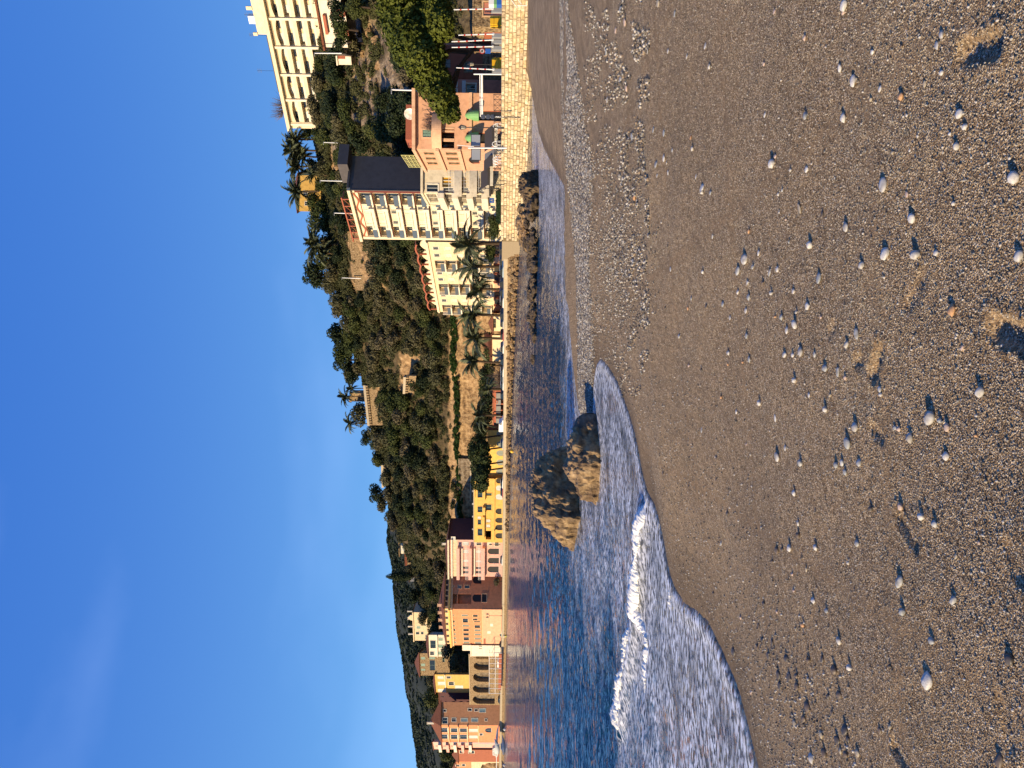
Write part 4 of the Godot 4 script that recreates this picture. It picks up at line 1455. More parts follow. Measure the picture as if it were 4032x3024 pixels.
	pen.span(Vector3(hit(f, 1000, 372).x, H + 0.15, -4.0), Vector3(pa - 1.0, H + 1.2, -1.8))
	obj("roof_room", pen, mats["slate"], hs.n, local(hs, f))
	for q in [70, 150, 290]:
		var s := hit(f, 1000, q).x
		var m := Mb.new()
		m.tube(Vector3(s, H, -2.0), Vector3(s, H + 6.2, -2.0), 0.05, 0.04, 4)
		for k in 3: m.span(Vector3(s - 0.6, H + 5.0 + k * 0.45, -2.03), Vector3(s + 0.6, H + 5.05 + k * 0.45, -1.97))
		obj("aerial", m, mats["iron"], hs.n, local(hs, f))
	# ---- small houses up the slope
	hs = house("terrace_villa", "white villa with brick red awnings on the slope under the hilltop apartments", "house", xz(1290, 186, 168), xz(1270, 0, 160), xz(1270, -60, 170), top_y(1360, 90, 165), top_y(1252, 30, 161))
	f = hs.f
	for q in [[290, 165, 440, 220], [300, 240, 430, 300]]: win(hs, f, "s", q[0], q[1], q[2], q[3], "p", W, null, mats["ivory"])
	for q in [[215, 150, 245, 355], [290, 95, 440, 160], [350, 310, 480, 365]]:
		var r := spot(f, "s", q[0], q[1], q[2], q[3])
		ledge(hs, f, "awning", r.position.x, r.end.x, r.position.y, r.end.y, 0.1, 0.8, mats["terracotta"])
	walls(hs, mats["ivory"], mats["ivory"])
	flat_roof(hs, mats["roof_tile"], 0.6, 0.4)
	hs = house("garden_lodge", "tiny white lodge with red panels among bushes below the villa", "house", xz(1350, 255, 172), xz(1350, 222, 171), xz(1350, 212, 176), top_y(1385, 240, 172), top_y(1332, 240, 172))
	win(hs, hs.f, "s", 360, 605, 440, 640, "s", mats["terracotta"], mats["terracotta"])
	walls(hs, mats["ivory"], mats["ivory"])
	flat_roof(hs, mats["ivory"], 0.3, 0.3)
	hs = house("yellow_villa", "ochre yellow villa with red tiled roof among the hilltop palms", "house", xz(1180, 832, 262), xz(1165, 690, 262), xz(1165, 668, 275), top_y(1240, 760, 262) - 2.0, top_y(1172, 760, 262))
	f = hs.f
	for q in [[320, 930, 400, 980], [300, 800, 350, 850]]: win(hs, f, "t", q[0], q[1], q[2], q[3], "p", W, null, mats["ivory"])
	walls(hs, mats["yellow"], mats["yellow"])
	hip_roof(hs, mats["roof_tile"], 3.0, 0.8)
	hs = house("ridge_house", "low house with pink tiled roof on the ridge beside a dark tree", "house", xz(1352, 1192, 262), xz(1345, 1132, 260), xz(1345, 1120, 272), top_y(1385, 1160, 262) - 1.0, top_y(1358, 1160, 262))
	win(hs, hs.f, "0", 1362, 1150, 1372, 1165, "p", W)
	walls(hs, mats["old_stone"], mats["old_stone"])
	hip_roof(hs, mat("pink_tile", 0.42, 0.22, 0.14, 0.9, "rock", 0.8), 1.8, 0.5)

func buildings_left() -> void:
	var W: Material = mats["shutter_white"]
	var G: Material = mats["shutter_grey"]
	var hs: Dictionary
	var f: Dictionary
	var q: Array
	# ---- ochre wing with arched doors beneath the pine
	hs = house("ochre_wing", "low apricot wing with grey arched doors under the dark pine", "building", xz(1930, 1882, 238), xz(1922, 1694, 228), xz(1922, 1672, 238), 1.2, top_y(1922, 1720, 229))
	f = hs.f
	for w in [[515, 140, 610, 230], [515, 300, 615, 380], [512, 430, 612, 515], [512, 570, 610, 655], [508, 715, 608, 785], [505, 850, 600, 925]]:
		win(hs, f, "i", w[0], w[1], w[2], w[3], "s", G, mats["shutter_grey"], null, true, "arched_door")
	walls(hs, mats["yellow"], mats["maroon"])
	flat_roof(hs, mats["yellow"], 0.05, 0.2)
	# ---- yellow house, two storeys over an arcade
	hs = house("yellow_house", "bright yellow house with green-grey windows, stepped terraces and an arcade", "building", xz(1868, 2135, 244), xz(1868, 1884, 236), xz(1868, 1878, 248), 1.2, top_y(1867, 2000, 240))
	f = hs.f
	for w in [[230, 195, 305, 300, "p"], [230, 435, 305, 520, "p"], [230, 585, 280, 625, "s"], [232, 635, 285, 705, "p"], [230, 770, 303, 870, "p"], [360, 235, 442, 272, "p"], [358, 405, 440, 490, "p"], [360, 630, 422, 675, "s"], [360, 705, 420, 750, "s"]]:
		win(hs, f, "j", w[0], w[1], w[2], w[3], w[4], mats["shutter_green"] if w[4] == "p" else W, W, mats["yellow"])
	for w in [[505, 10, 590, 90], [505, 120, 600, 200], [502, 250, 605, 335], [500, 465, 590, 550], [497, 605, 600, 680], [497, 710, 600, 790], [497, 835, 600, 915]]:
		win(hs, f, "j", w[0], w[1], w[2], w[3], "s" if w[1] in [120, 250] else "d", G, W, null, true, "arched_door")
	for w in [[308, 175, 345, 340], [310, 430, 345, 540], [305, 570, 335, 905]]:
		var r := spot(f, "j", w[0], w[1], w[2], w[3])
		ledge(hs, f, "terrace", r.position.x, r.end.x, r.position.y, r.end.y, 0.0, 1.1, mats["yellow"])
	var lg := spot(f, "j", 352, 800, 435, 930)
	f.holes.append([lg, false, 1.4])
	for w in [[470, 490, 0, 940], [188, 194, 120, 300]]:
		var r := spot(f, "j", w[0], w[2], w[1], w[3])
		ledge(hs, f, "string_course", maxf(r.position.x, 0.0), minf(r.end.x, f.len), r.position.y, r.end.y, 0.003, 0.25, mats["yellow"])
	walls(hs, mats["yellow"], mats["yellow"])
	flat_roof(hs, mats["concrete"], 0.1, 0.25)
	for k in 4: chimney(hs, Vector3(lerpf(hs.a.x, hs.b.x, 0.2 + k * 0.2), hs.yt, lerpf(hs.a.z, hs.b.z, 0.2 + k * 0.2) - 1.2), Vector3(0.4, 0.5, 0.4), mats["white"])
	# ---- pink house with long balconies; its side wall is dark
	hs = house("pink_house", "rose pink house with two long balconies and three tall arches on the quay", "building", xz(1766, 2269, 252), xz(1762, 2125, 248), xz(1758, 2040, 262), 1.3, top_y(1762, 2125, 248))
	f = hs.f
	var L: float = f.len
	for w in [[230, 255, 285, 310], [228, 370, 285, 410], [230, 460, 290, 505], [232, 620, 310, 665], [232, 710, 310, 755]]: win(hs, f, "k", w[0], w[1], w[2], w[3], "s", W, W, mats["ivory"])
	var band := spot(f, "k", 222, 260, 325, 780)
	ledge(hs, f, "attic_panel", 0.0, L, band.position.y, band.end.y, 0.003, 0.02, mats["cream"])
	for w in [[410, 335, 495, 382, "s"], [618, 340, 695, 385, "p"], [795, 342, 850, 385, "s"], [905, 335, 970, 395, "p"]]: win(hs, f, "k", w[0], w[1], w[2], w[3], w[4], W, W, mats["ivory"])
	for w in [[415, 460, 500, 508, "s"], [415, 610, 500, 650, "s"], [412, 715, 505, 755, "d"], [412, 785, 505, 825, "d"], [610, 465, 690, 508, "s"], [610, 622, 700, 655, "s"], [608, 722, 705, 755, "d"], [608, 785, 705, 825, "d"]]: win(hs, f, "k", w[0], w[1], w[2], w[3], w[4], W, W)
	for w in [[795, 435, 975, 525], [795, 580, 975, 668], [792, 715, 970, 808]]: win(hs, f, "k", w[0], w[1], w[2], w[3], "d", W, null, null, true, "arched_door")
	for w in [[328, 358], [515, 548], [713, 750]]:
		var r := spot(f, "k", w[0], 400, w[1], 890)
		ledge(hs, f, "balcony", maxf(r.position.x, -0.8), r.end.x, r.position.y, r.end.y, 0.0, 1.5, mats["pink"])
		ledge(hs, f, "balcony_front", maxf(r.position.x, -0.8), r.end.x, r.end.y, r.end.y + 0.35, 1.4, 1.5, mats["pink"])
		if w[0] > 330: railing(hs, f, maxf(r.position.x, -0.8), r.end.x, r.end.y + 0.1, 1.2, 1.45, mats["metal_white"])
	for w in [[385, 405], [580, 600]]:
		var r := spot(f, "k", w[0], 425, w[1], 855)
		ledge(hs, f, "rolled_awning", maxf(r.position.x, 0.0), r.end.x, r.position.y, r.end.y, 0.0, 0.5, mats["ivory"])
	ledge(hs, f, "cornice", -0.4, L + 0.2, f.h - 1.6, f.h - 1.15, 0.0, 0.5, mats["ivory"])
	ledge(hs, f, "cornice", -0.6, L + 0.3, f.h - 0.5, f.h, 0.0, 0.9, mats["cream_pale"])
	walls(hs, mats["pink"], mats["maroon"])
	hip_roof(hs, mats["roof_tile"], 1.4, 0.6)
	chimney(hs, hs.b.lerp(hs.d, 0.3) + Vector3(0, f.h + 0.4, 0), Vector3(0.7, 1.6, 0.7), mats["ivory"])
	# ---- orange palazzo
	hs = house("orange_palazzo", "large orange palazzo with rows of shuttered windows and a shaded gallery side", "building", xz(1775, 2540, 266), xz(1768, 2398, 252), xz(1771, 2248, 257), 1.6, top_y(1768, 2398, 252))
	f = hs.f
	L = f.len
	for w in [[225, 80, 285, 105, "s"], [228, 182, 300, 215, "p"], [232, 253, 305, 280, "s"], [238, 318, 310, 355, "p"], [240, 392, 315, 420, "s"], [245, 460, 320, 487, "s"], [250, 530, 325, 557, "s"]]: win(hs, f, "m", w[0], w[1], w[2], w[3], w[4], G, G, mats["orange_trim"])
	for w in [[415, 82, 518, 108, "s"], [430, 150, 520, 215, "p"], [430, 253, 535, 282, "s"], [440, 320, 535, 358, "p"], [440, 392, 535, 430, "p"], [445, 460, 537, 510, "p"], [445, 532, 545, 560, "s"]]: win(hs, f, "m", w[0], w[1], w[2], w[3], w[4], G, G, mats["orange_trim"])
	for w in [[602, 85, 682, 120, "p"], [600, 150, 680, 178, "p"], [618, 192, 720, 210, "p"], [628, 260, 722, 305, "p"], [628, 330, 730, 358, "s"], [632, 400, 732, 430, "s"], [632, 468, 735, 498, "s"], [635, 538, 737, 566, "s"]]: win(hs, f, "m", w[0], w[1], w[2], w[3], w[4], G, G, mats["orange_trim"])
	var lower := spot(f, "m", 765, 60, 1010, 590)
	ledge(hs, f, "plinth", 0.0, f.len, 0.0, lower.end.y, 0.003, 0.06, mats["peach"])
	ledge(hs, f, "string_course", 0.0, f.len, lower.end.y, lower.end.y + 0.25, 0.003, 0.16, mats["orange_trim"])
	for w in [[890, 230, 935, 275], [840, 355, 895, 395], [780, 480, 812, 570]]:
		var r := spot(f, "m", w[0], w[1], w[2], w[3])
		ledge(hs, f, "wall_panel", r.position.x, r.end.x, r.position.y, r.end.y, 0.061, 0.12, mats["ivory"] if w[0] != 780 else mats["terracotta"])
	var g: Dictionary = hs.g
	for w in [[240, 375, 335, 540, 2.0], [350, 375, 575, 540, 2.0]]:
		var r := spot(g, "l", w[0], w[1], w[2], w[3])
		g.holes.append([r, false, w[4]])
		var m := Mb.new()
		m.quad(Vector3(r.position.x, r.position.y, -2), Vector3(r.position.x, r.end.y, -2), Vector3(r.end.x, r.end.y, -2), Vector3(r.end.x, r.position.y, -2))
		obj("gallery", m, mats["orange"], hs.n, local(hs, g))
	for w in [[590, 375, 740, 510], [597, 80, 745, 205]]: win(hs, g, "l", w[0], w[1], w[2], w[3], "d", mats["orange"], null, null, true, "arched_opening")
	for w in [[350, 230, 410, 285, "s"], [465, 230, 540, 280, "p"], [750, 375, 830, 510, "d"], [240, 235, 290, 255, "p"]]: win(hs, g, "l", w[0], w[1], w[2], w[3], w[4], G, G, mats["orange_trim"])
	var H: float = f.h
	for pair in [[f, "f"], [g, "g"]]:
		var ff: Dictionary = pair[0]
		ledge(hs, ff, "cornice", -0.5, ff.len + 0.4, H - 0.25, H + 0.25, 0.0, 0.7, mats["yellow"])
		ledge(hs, ff, "frieze", 0.0, ff.len, H - 1.1, H - 0.25, 0.003, 0.35, mats["orange_trim"])
		var m := Mb.new()
		for k in int(ff.len / 0.7): m.span(Vector3(k * 0.7 + 0.1, H - 0.6, 0.35), Vector3(k * 0.7 + 0.35, H - 0.25, 0.6))
		tag(obj("brackets", m, mats["orange_trim"], hs.n, local(hs, ff)), "", "", "", "stuff")
		ledge(hs, ff, "attic", 0.3, ff.len - 0.3, H + 0.25, H + 1.7, -0.8, -0.3, mats["orange_trim"])
		for k in 6: ledge(hs, ff, "attic_window", lerpf(1.0, ff.len - 2.5, k / 5.0), lerpf(1.0, ff.len - 2.5, k / 5.0) + 1.3, H + 0.55, H + 1.35, -0.299, -0.25, mats["dark"])
	walls(hs, mats["orange"], mats["orange"])
	hs.yt += 1.75
	hip_roof(hs, mats["roof_tile"], 2.2, 0.3, 0.4)
	hs.yt -= 1.75
	for k in 4: chimney(hs, hs.a.lerp(hs.b, 0.25 + k * 0.2) + (hs.d - hs.a) * 0.25 + Vector3(0, H + 2.0, 0), Vector3(0.9, 1.9, 0.7), mats["peach_trim"])
	# ---- cream annex with a bell gable
	hs = house("cream_annex", "small cream annex with two round-headed bell openings joined to the palazzo", "building", xz(1850, 2584, 268), xz(1850, 2541, 265), xz(1850, 2536, 275), 1.4, top_y(1855, 2560, 266))
	f = hs.f
	for w in [[440, 600, 545, 622], [440, 632, 545, 660]]: win(hs, f, "m", w[0], w[1], w[2], w[3], "d", mats["cream"], null, null, true, "bell_opening")
	for w in [[700, 605, 755, 618], [700, 645, 755, 656]]: win(hs, f, "m", w[0], w[1], w[2], w[3], "d", mats["cream"])
	var bg := spot(f, "m", 425, 595, 560, 685)
	var bm := Mb.new()
	bm.span(Vector3(bg.position.x, f.h, -0.4), Vector3(bg.end.x, bg.end.y, 0.0))
	if bg.end.y > f.h: obj("bell_gable", bm, mats["ivory"], hs.n, local(hs, f))
	walls(hs, mats["ivory"], mats["ivory"])
	flat_roof(hs, mats["ivory"], 0.2, 0.3)
	# ---- stone arcade
	hs = house("stone_arcade", "rough stone retaining wall with five blind arches above the terrace", "wall", xz(1850, 2786, 286), xz(1850, 2576, 269), xz(1850, 2570, 274), 1.4, top_y(1850, 2680, 278))
	f = hs.f
	for w in [[750, 75, 925, 125], [722, 165, 930, 275], [715, 310, 935, 440], [710, 475, 950, 590], [710, 625, 1015, 745]]:
		var r := spot(f, "o", w[0], w[1], w[2], w[3])
		f.holes.append([r, true, 1.6])
		var m := Mb.new()
		m.quad(Vector3(r.position.x, r.position.y, -1.6), Vector3(r.position.x, r.end.y, -1.6), Vector3(r.end.x, r.end.y, -1.6), Vector3(r.end.x, r.position.y, -1.6))
		obj("arch_back", m, mats["cliff_grey"], hs.n, local(hs, f))
	walls(hs, mats["old_stone"], mats["old_stone"], "stone_face")
	flat_roof(hs, mats["concrete"], 0.1, 0.2, "coping")
	# white pergola in front
	var pl := zpt("o", 1040, 600, 272)
	var pr := zpt("o", 1040, 40, 260)
	var per := thing("pergola", "white frame pergola of the restaurant terrace before the stone arcade", "pergola", Vector3(pl.x, 1.4, pl.z))
	var dv := Vector3(pr.x - pl.x, 0, pr.z - pl.z)
	var hh := top_y((1660 + 940 / 3.525), 2650, 268) - 1.4
	for k in 9:
		var m := Mb.new()
		var b := dv * (k / 8.0)
		m.tube(b, b + Vector3(0, hh, 0), 0.09, 0.09, 6)
		obj("post", m, mats["metal_white"], per)
		m = Mb.new()
		m.tube(b + Vector3(0, hh, 0), b + Vector3(0, hh, -3.2), 0.07, 0.07, 4)
		obj("rafter", m, mats["metal_white"], per)
	for k in [0.5, 1.0]:
		var m := Mb.new()
		m.tube(Vector3(0, hh * k, 0), dv + Vector3(0, hh * k, 0), 0.08, 0.08, 4)
		obj("rail", m, mats["metal_white"], per)
	var tb := Mb.new()
	tb.box(dv * 0.5 + Vector3(0, 0.5, -1.4), Vector3(dv.length() * 0.9, 1.0, 0.2), Basis(dv.normalized(), Vector3.UP, dv.normalized().cross(Vector3.UP)))
	obj("screen", tb, mats["terracotta"], per)
	# ---- upper yellow house
	hs = house("upper_yellow_house", "mustard yellow house with white shutters standing on the stone arcade", "house", xz(1712, 2726, 289), xz(1712, 2656, 282), xz(1712, 2648, 292), top_y(1850, 2700, 284), top_y(1710, 2690, 284))
	f = hs.f
	for w in [[230, 365, 300, 398, "s"], [232, 440, 322, 482, "s"], [232, 540, 318, 578, "s"], [345, 362, 405, 392, "p"], [375, 440, 450, 485, "p"], [470, 492, 572, 532, "s"]]: win(hs, f, "o", w[0], w[1], w[2], w[3], w[4], W, W, mats["ivory"])
	var mid := spot(f, "o", 325, 340, 335, 600)
	ledge(hs, f, "string_course", 0, f.len, mid.position.y, mid.end.y, 0.003, 0.3, mats["ivory"])
	walls(hs, mats["ochre"], mats["ochre"])
	hip_roof(hs, mats["roof_tile"], 1.0, 0.5)
	hs = house("ochre_house_wing", "shaded brown-ochre wing between the yellow and the brown house", "house", xz(1740, 2772, 300), xz(1735, 2727, 297), xz(1735, 2722, 306), top_y(1850, 2750, 298), top_y(1730, 2750, 298))
	for w in [[268, 640, 322, 650, "d"], [375, 640, 430, 650, "d"]]: win(hs, hs.f, "o", w[0], w[1], w[2], w[3], w[4], W)
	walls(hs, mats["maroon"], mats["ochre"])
	flat_roof(hs, mats["roof_tile"], 0.2, 0.3)
	# ---- white house with green shutters
	hs = house("white_house", "pale house with tall green-framed windows above the palazzo roof", "house", xz(1690, 2585, 308), xz(1686, 2500, 304), xz(1686, 2488, 316), top_y(1770, 2540, 305), top_y(1684, 2540, 305))
	f = hs.f
	for w in [[355, 640, 412, 718, "p"], [352, 755, 395, 790, "p"], [440, 612, 485, 640, "s"], [438, 682, 485, 712, "s"], [435, 755, 490, 785, "s"]]: win(hs, f, "n", w[0], w[1], w[2], w[3], w[4], mats["shutter_green"] if w[1] != 755 else W, mats["shutter_green"], mats["ivory"])
	var rr := spot(f, "n", 425, 590, 432, 800)
	ledge(hs, f, "string_course", 0, f.len, rr.position.y, rr.end.y, 0.003, 0.5, mats["ivory"])
	walls(hs, mats["ivory"], mats["ivory"])
	hip_roof(hs, mats["roof_tile"], 1.3, 0.5)
	# ---- stone house with green shutters and red gable roof
	hs = house("stone_house", "rubble stone house with red roof and pale green shutters on the slope", "house", xz(1651, 2660, 318), xz(1650, 2572, 314), xz(1650, 2558, 326), top_y(1770, 2610, 315), top_y(1650, 2610, 315))
	f = hs.f
	for w in [[258, 812, 302, 838, "s"], [258, 880, 302, 908, "s"], [258, 934, 302, 955, "s"], [345, 812, 405, 835, "s"], [348, 845, 405, 950, "p"], [480, 820, 505, 865, "p"]]: win(hs, f, "n", w[0], w[1], w[2], w[3], w[4], mats["shutter_green"], mats["shutter_green"])
	walls(hs, mats["old_stone"], mats["old_stone"])
	hip_roof(hs, mats["roof_tile"], 2.6, 0.6)
	# ---- pale villa
	hs = house("pale_villa", "pale yellow villa with a small pediment below the dark ridge", "house", xz(1632, 2522, 338), xz(1625, 2411, 332), xz(1622, 2366, 344), top_y(1700, 2450, 333), top_y(1624, 2450, 333))
	f = hs.f
	for w in [[215, 405, 245, 420, "s"], [212, 490, 250, 515, "s"], [205, 550, 240, 575, "p"], [258, 550, 285, 575, "p"], [290, 470, 310, 485, "p"]]: win(hs, f, "n", w[0], w[1], w[2], w[3], w[4], mats["shutter_green"], mats["shutter_green"], mats["ivory"])
	var pd := spot(f, "n", 135, 375, 170, 430)
	var pm := Mb.new()
	pm.slab(PackedVector2Array([Vector2(pd.position.x, f.h), Vector2(pd.end.x, f.h), Vector2(pd.end.x, f.h + 0.8), Vector2((pd.position.x + pd.end.x) / 2, f.h + 2.2), Vector2(pd.position.x, f.h + 0.8)]), -0.6, 0.05)
	obj("pediment", pm, mats["cream"], hs.n, local(hs, f))
	ledge(hs, f, "cornice", -0.3, f.len + 0.3, f.h - 0.4, f.h, 0.0, 0.5, mats["cream"])
	walls(hs, mats["cream"], mats["cream"])
	hip_roof(hs, mats["roof_tile"], 1.0, 0.4)
	for k in 4: chimney(hs, hs.a.lerp(hs.b, 0.1 + k * 0.27) + (hs.d - hs.a) * 0.3 + Vector3(0, f.h + 0.3, 0), Vector3(0.5, 2.2, 0.5), mats["ivory"])
	# ---- stone tower house and flat-roofed white house on the slope
	hs = house("stone_tower_house", "square sandstone house with toothed eaves beside the cypress", "house", xz(1600, 2224, 345), xz(1598, 2184, 343), xz(1598, 2174, 352), top_y(1700, 2200, 344), top_y(1597, 2200, 344))
	f = hs.f
	win(hs, f, "5", 465, 965, 495, 1015, "p", W, null, mats["ivory"])
	win(hs, f, "5", 395, 1000, 418, 1018, "d", W)
	var tm := Mb.new()
	for k in 10: tm.span(Vector3(lerpf(0, f.len - 0.3, k / 9.0), f.h - 0.6, 0.0), Vector3(lerpf(0, f.len - 0.3, k / 9.0) + 0.3, f.h, 0.4))
	tag(obj("eaves_teeth", tm, mats["terracotta"], hs.n, local(hs, f)), "", "", "", "stuff")
	walls(hs, mats["old_stone"], mats["old_stone"])
	flat_roof(hs, mats["roof_tile"], 0.5, 0.3)
	hs = house("flat_roofed_house", "long low white house with overhanging flat roof on the hill shoulder", "house", xz(1572, 2180, 330), xz(1566, 2066, 326), xz(1566, 2052, 338), top_y(1625, 2120, 327), top_y(1572, 2120, 327))
	f = hs.f
	for w in [[325, 725, 355, 765, "p"], [320, 870, 355, 910, "s"], [322, 800, 345, 850, "s"]]: win(hs, f, "5", w[0], w[1], w[2], w[3], w[4], W, W)
	walls(hs, mats["ivory"], mats["old_stone"])
	flat_roof(hs, mats["old_stone"], 1.0, 0.35)
	hs = house("ruined_house", "half open sandstone house with a red roof edge by the cypress", "house", xz(1605, 2290, 340), xz(1596, 2232, 342), xz(1596, 2226, 350), top_y(1690, 2260, 341), top_y(1612, 2260, 341))
	win(hs, hs.f, "5", 400, 1070, 440, 1110, "d", W)
	win(hs, hs.f, "5", 450, 1060, 470, 1120, "d", W)
	walls(hs, mats["ivory"], mats["old_stone"])
	hip_roof(hs, mats["roof_tile"], 1.2, 0.4)
	# ---- brown house at the left end of the quay
	hs = house("brown_house", "tall brown house with hipped red roof and blue-green shutters by the moored boats", "building", xz(1737, 2921, 292), xz(1735, 2855, 284), xz(1735, 2764, 285.2), 1.6, top_y(1734, 2855, 284))
	f = hs.f
	for w in [[275, 395, 362, 455], [275, 485, 362, 545], [405, 400, 500, 455], [405, 490, 500, 548], [530, 402, 632, 452], [530, 490, 632, 548]]: win(hs, f, "p", w[0], w[1], w[2], w[3], "p", W, null, mats["ivory"])
	for w in [[665, 410, 778, 450], [665, 502, 775, 540]]: win(hs, f, "p", w[0], w[1], w[2], w[3], "s", W, W, mats["ivory"])
	win(hs, f, "p", 805, 470, 850, 500, "p", W, null, mats["ivory"])
	win(hs, f, "p", 880, 398, 970, 460, "p", W, null, mats["ivory"], true)
	for q2 in [372, 505, 635, 782]:
		var r := spot(f, "p", q2, 365, q2 + 12, 570)
		ledge(hs, f, "string_course", 0, f.len, r.position.y, r.end.y, 0.003, 0.6 if q2 < 700 else 0.15, mats["orange_trim"])
	g = hs.g
	for w in [[305, 138, 340, 172, "d"], [290, 252, 360, 335, "p"], [418, 258, 478, 308, "p"], [548, 262, 638, 308, "s"], [692, 262, 780, 308, "s"], [645, 125, 695, 158, "d"], [735, 132, 782, 162, "d"], [802, 128, 888, 178, "s"], [880, 270, 910, 298, "d"]]:
		win(hs, g, "p", w[0], w[1], w[2], w[3], w[4], W, mat("shutter_blue", 0.20, 0.30, 0.32, 0.6), mats["ivory"])
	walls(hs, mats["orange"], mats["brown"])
	hip_roof(hs, mats["roof_tile"], 4.0, 0.8, 0.3)
	chimney(hs, hs.b.lerp(hs.d, 0.35) + Vector3(0, f.h + 2.5, 0), Vector3(0.7, 2.6, 0.7), mats["ivory"])
	hs = house("balcony_house", "narrow pink house stacked with balconies beside the brown house", "building", xz(1720, 2950, 300), xz(1720, 2922, 293), xz(1720, 2912, 300), 1.6, top_y(1706, 2935, 296))
	f = hs.f
	for k in 5:
		var y: float = f.h - 3.0 - k * 2.9
		ledge(hs, f, "balcony", 0.2, f.len + 0.1, y - 0.15, y + 0.9, 0.0, 1.2, mats["pink"] if k % 2 else mats["ivory"])
		window(hs, f, Rect2(f.len * 0.4, y + 0.95, 1.1, 1.2), "p", W)
	walls(hs, mats["pink"], mats["pink"])
	flat_roof(hs, mats["roof_tile"], 0.3, 0.3)
	hs = house("rust_house", "rust brown house with two windows beside the balcony house", "building", xz(1805, 2999, 304), xz(1802, 2952, 298), xz(1802, 2944, 306), 1.6, top_y(1803, 2975, 300))
	f = hs.f
	for w in [[530, 708, 578, 745], [652, 712, 730, 748]]: win(hs, f, "p", w[0], w[1], w[2], w[3], "p", G, null, mats["ivory"])
	walls(hs, mats["brick_red"], mats["brick_red"])
	hip_roof(hs, mats["roof_tile"], 2.6, 0.5)
	hs = house("end_house", "orange and pale yellow house cut off at the picture's end beyond the rust house", "building", xz(1800, 3120, 320), xz(1796, 2999, 306), xz(1796, 2996, 316), 1.6, top_y(1796, 3010, 308))
	f = hs.f
	for w in [[475, 905, 530, 930], [562, 895, 605, 925], [755, 895, 790, 945], [850, 900, 880, 945]]: win(hs, f, "p", w[0], w[1], w[2], w[3], "p", W, null, mats["ivory"])
	var pp := spot(f, "p", 690, 870, 930, 950)
	ledge(hs, f, "lower_storeys", 0, f.len, 0, pp.end.y, 0.003, 0.05, mats["cream"])
	walls(hs, mats["orange"], mats["orange"])
	hip_roof(hs, mats["roof_tile"], 2.0, 0.5)
	# ---- small pavilions between the hotel block and the yellow wing
	hs = house("tiled_pavilion", "small pavilion with steep red tiled roof behind the parked cars", "house", xz(1940, 1304, 205), xz(1940, 1246, 198), xz(1940, 1240, 206), 2.0, top_y(1939, 1275, 200))
	win(hs, hs.f, "g", 912, 225, 950, 340, "p", mats["cream"])
	walls(hs, mats["cream"], mats["cream"])
	hip_roof(hs, mats["roof_tile"], top_y(1921, 1275, 203) - hs.yt, 0.5)
	hs = house("long_tiled_shed", "long low shed with ridged red tile roof below the tan cliff", "house", xz(1934, 1424, 214), xz(1934, 1320, 206), xz(1934, 1314, 214), 2.0, top_y(1934, 1370, 209))
	walls(hs, mats["cream"], mats["cream"])
	var rf := hip_roof(hs, mats["roof_tile"], top_y(1906, 1370, 212) - hs.yt, 0.5)
	var fr := Mb.new()
	var fo: Dictionary = hs.f
	for k in 34:
		var s := lerpf(0.0, fo.len, k / 33.0)
		fr.tube(Vector3(s, fo.h + 0.02, 0.55), Vector3(s * 0.72 + fo.len * 0.14, fo.h + (top_y(1906, 1370, 212) - hs.yt) * 0.96, -3.4), 0.1, 0.1, 4)
	tag(obj("tile_rolls", fr, mats["roof_tile"], rf, local(hs, fo)), "", "", "", "stuff")
	hs = house("terracotta_restaurant", "flat terracotta framed restaurant with grey sun blinds and a lifebuoy", "building", xz(1945, 1664, 208), xz(1945, 1538, 198), xz(1945, 1532, 206), 1.8, top_y(1944, 1600, 203))
	f = hs.f
	for k in 5:
		var s0 := lerpf(0.3, f.len, k / 5.0)
		f.holes.append([Rect2(s0, 0.3, f.len / 5.0 - 0.5, f.h - 0.9), false, 0.8])
		ledge(hs, f, "blind", s0 + 0.05, s0 + f.len / 5.0 - 0.55, f.h * 0.35, f.h - 0.65, 0.02, 0.5, mats["awning_grey"])
	walls(hs, mats["terracotta"], mats["terracotta"])
	flat_roof(hs, mats["terracotta"], 0.5, 0.25)
	var lb := TorusMesh.new()
	lb.inner_radius = 0.25; lb.outer_radius = 0.42; lb.rings = 16; lb.ring_segments = 8
	var lp := zpt("h", 852, 488, 200)
	tag(obj("lifebuoy", lb, mat("lifebuoy_orange", 0.6, 0.14, 0.04, 0.6), null, Transform3D(Basis(Vector3.RIGHT, PI / 2), Vector3(lp.x, lp.y, lp.z))), "orange ring lifebuoy hung on the terracotta restaurant", "lifebuoy")
	# ---- hilltop walls
	for w in [["castle_wall", "crenellated tan stone terrace wall along the ridge under the tower", "v", 305, 80, 275, 390, 16.0, 3.4], ["middle_terrace_wall", "short toothed terrace wall halfway down the wooded slope", "v", 580, 0, 575, 130, 7.0, 2.0], ["lower_ridge_wall", "broken stone terrace wall near the end of the ridge", "v", 405, 690, 410, 865, 5.0, 2.5], ["long_slope_wall", "long pale stone terrace wall across the slope above the cream blocks", "u", 370, 255, 440, 720, 0.0, 4.2]]:
		var p0 := zp(w[2], w[3], w[4]); var p1 := zp(w[2], w[5], w[6])
		var da := 252.0 if w[2] == "v" else 236.0
		if w[0] == "middle_terrace_wall": da = 246.0
		if w[0] == "lower_ridge_wall": da = 284.0
		if w[0] == "castle_wall":
			da = 268.0
			p0 = Vector2(1434, 1515); p1 = Vector2(1451, 1674)
		var b := pt(p0.x, p0.y, da); var a := pt(p1.x, p1.y, da + 6.0)
		var ff := face(a, b, 0, 1)
		var t := thing(w[0], w[1], "wall", Vector3(a.x, 0, a.z))
		var m := Mb.new()
		var pts := PackedVector2Array([Vector2(0, a.y - w[8] * 1.6), Vector2(ff.len, b.y - w[8] * 1.9), Vector2(ff.len, b.y), Vector2(0, a.y)])
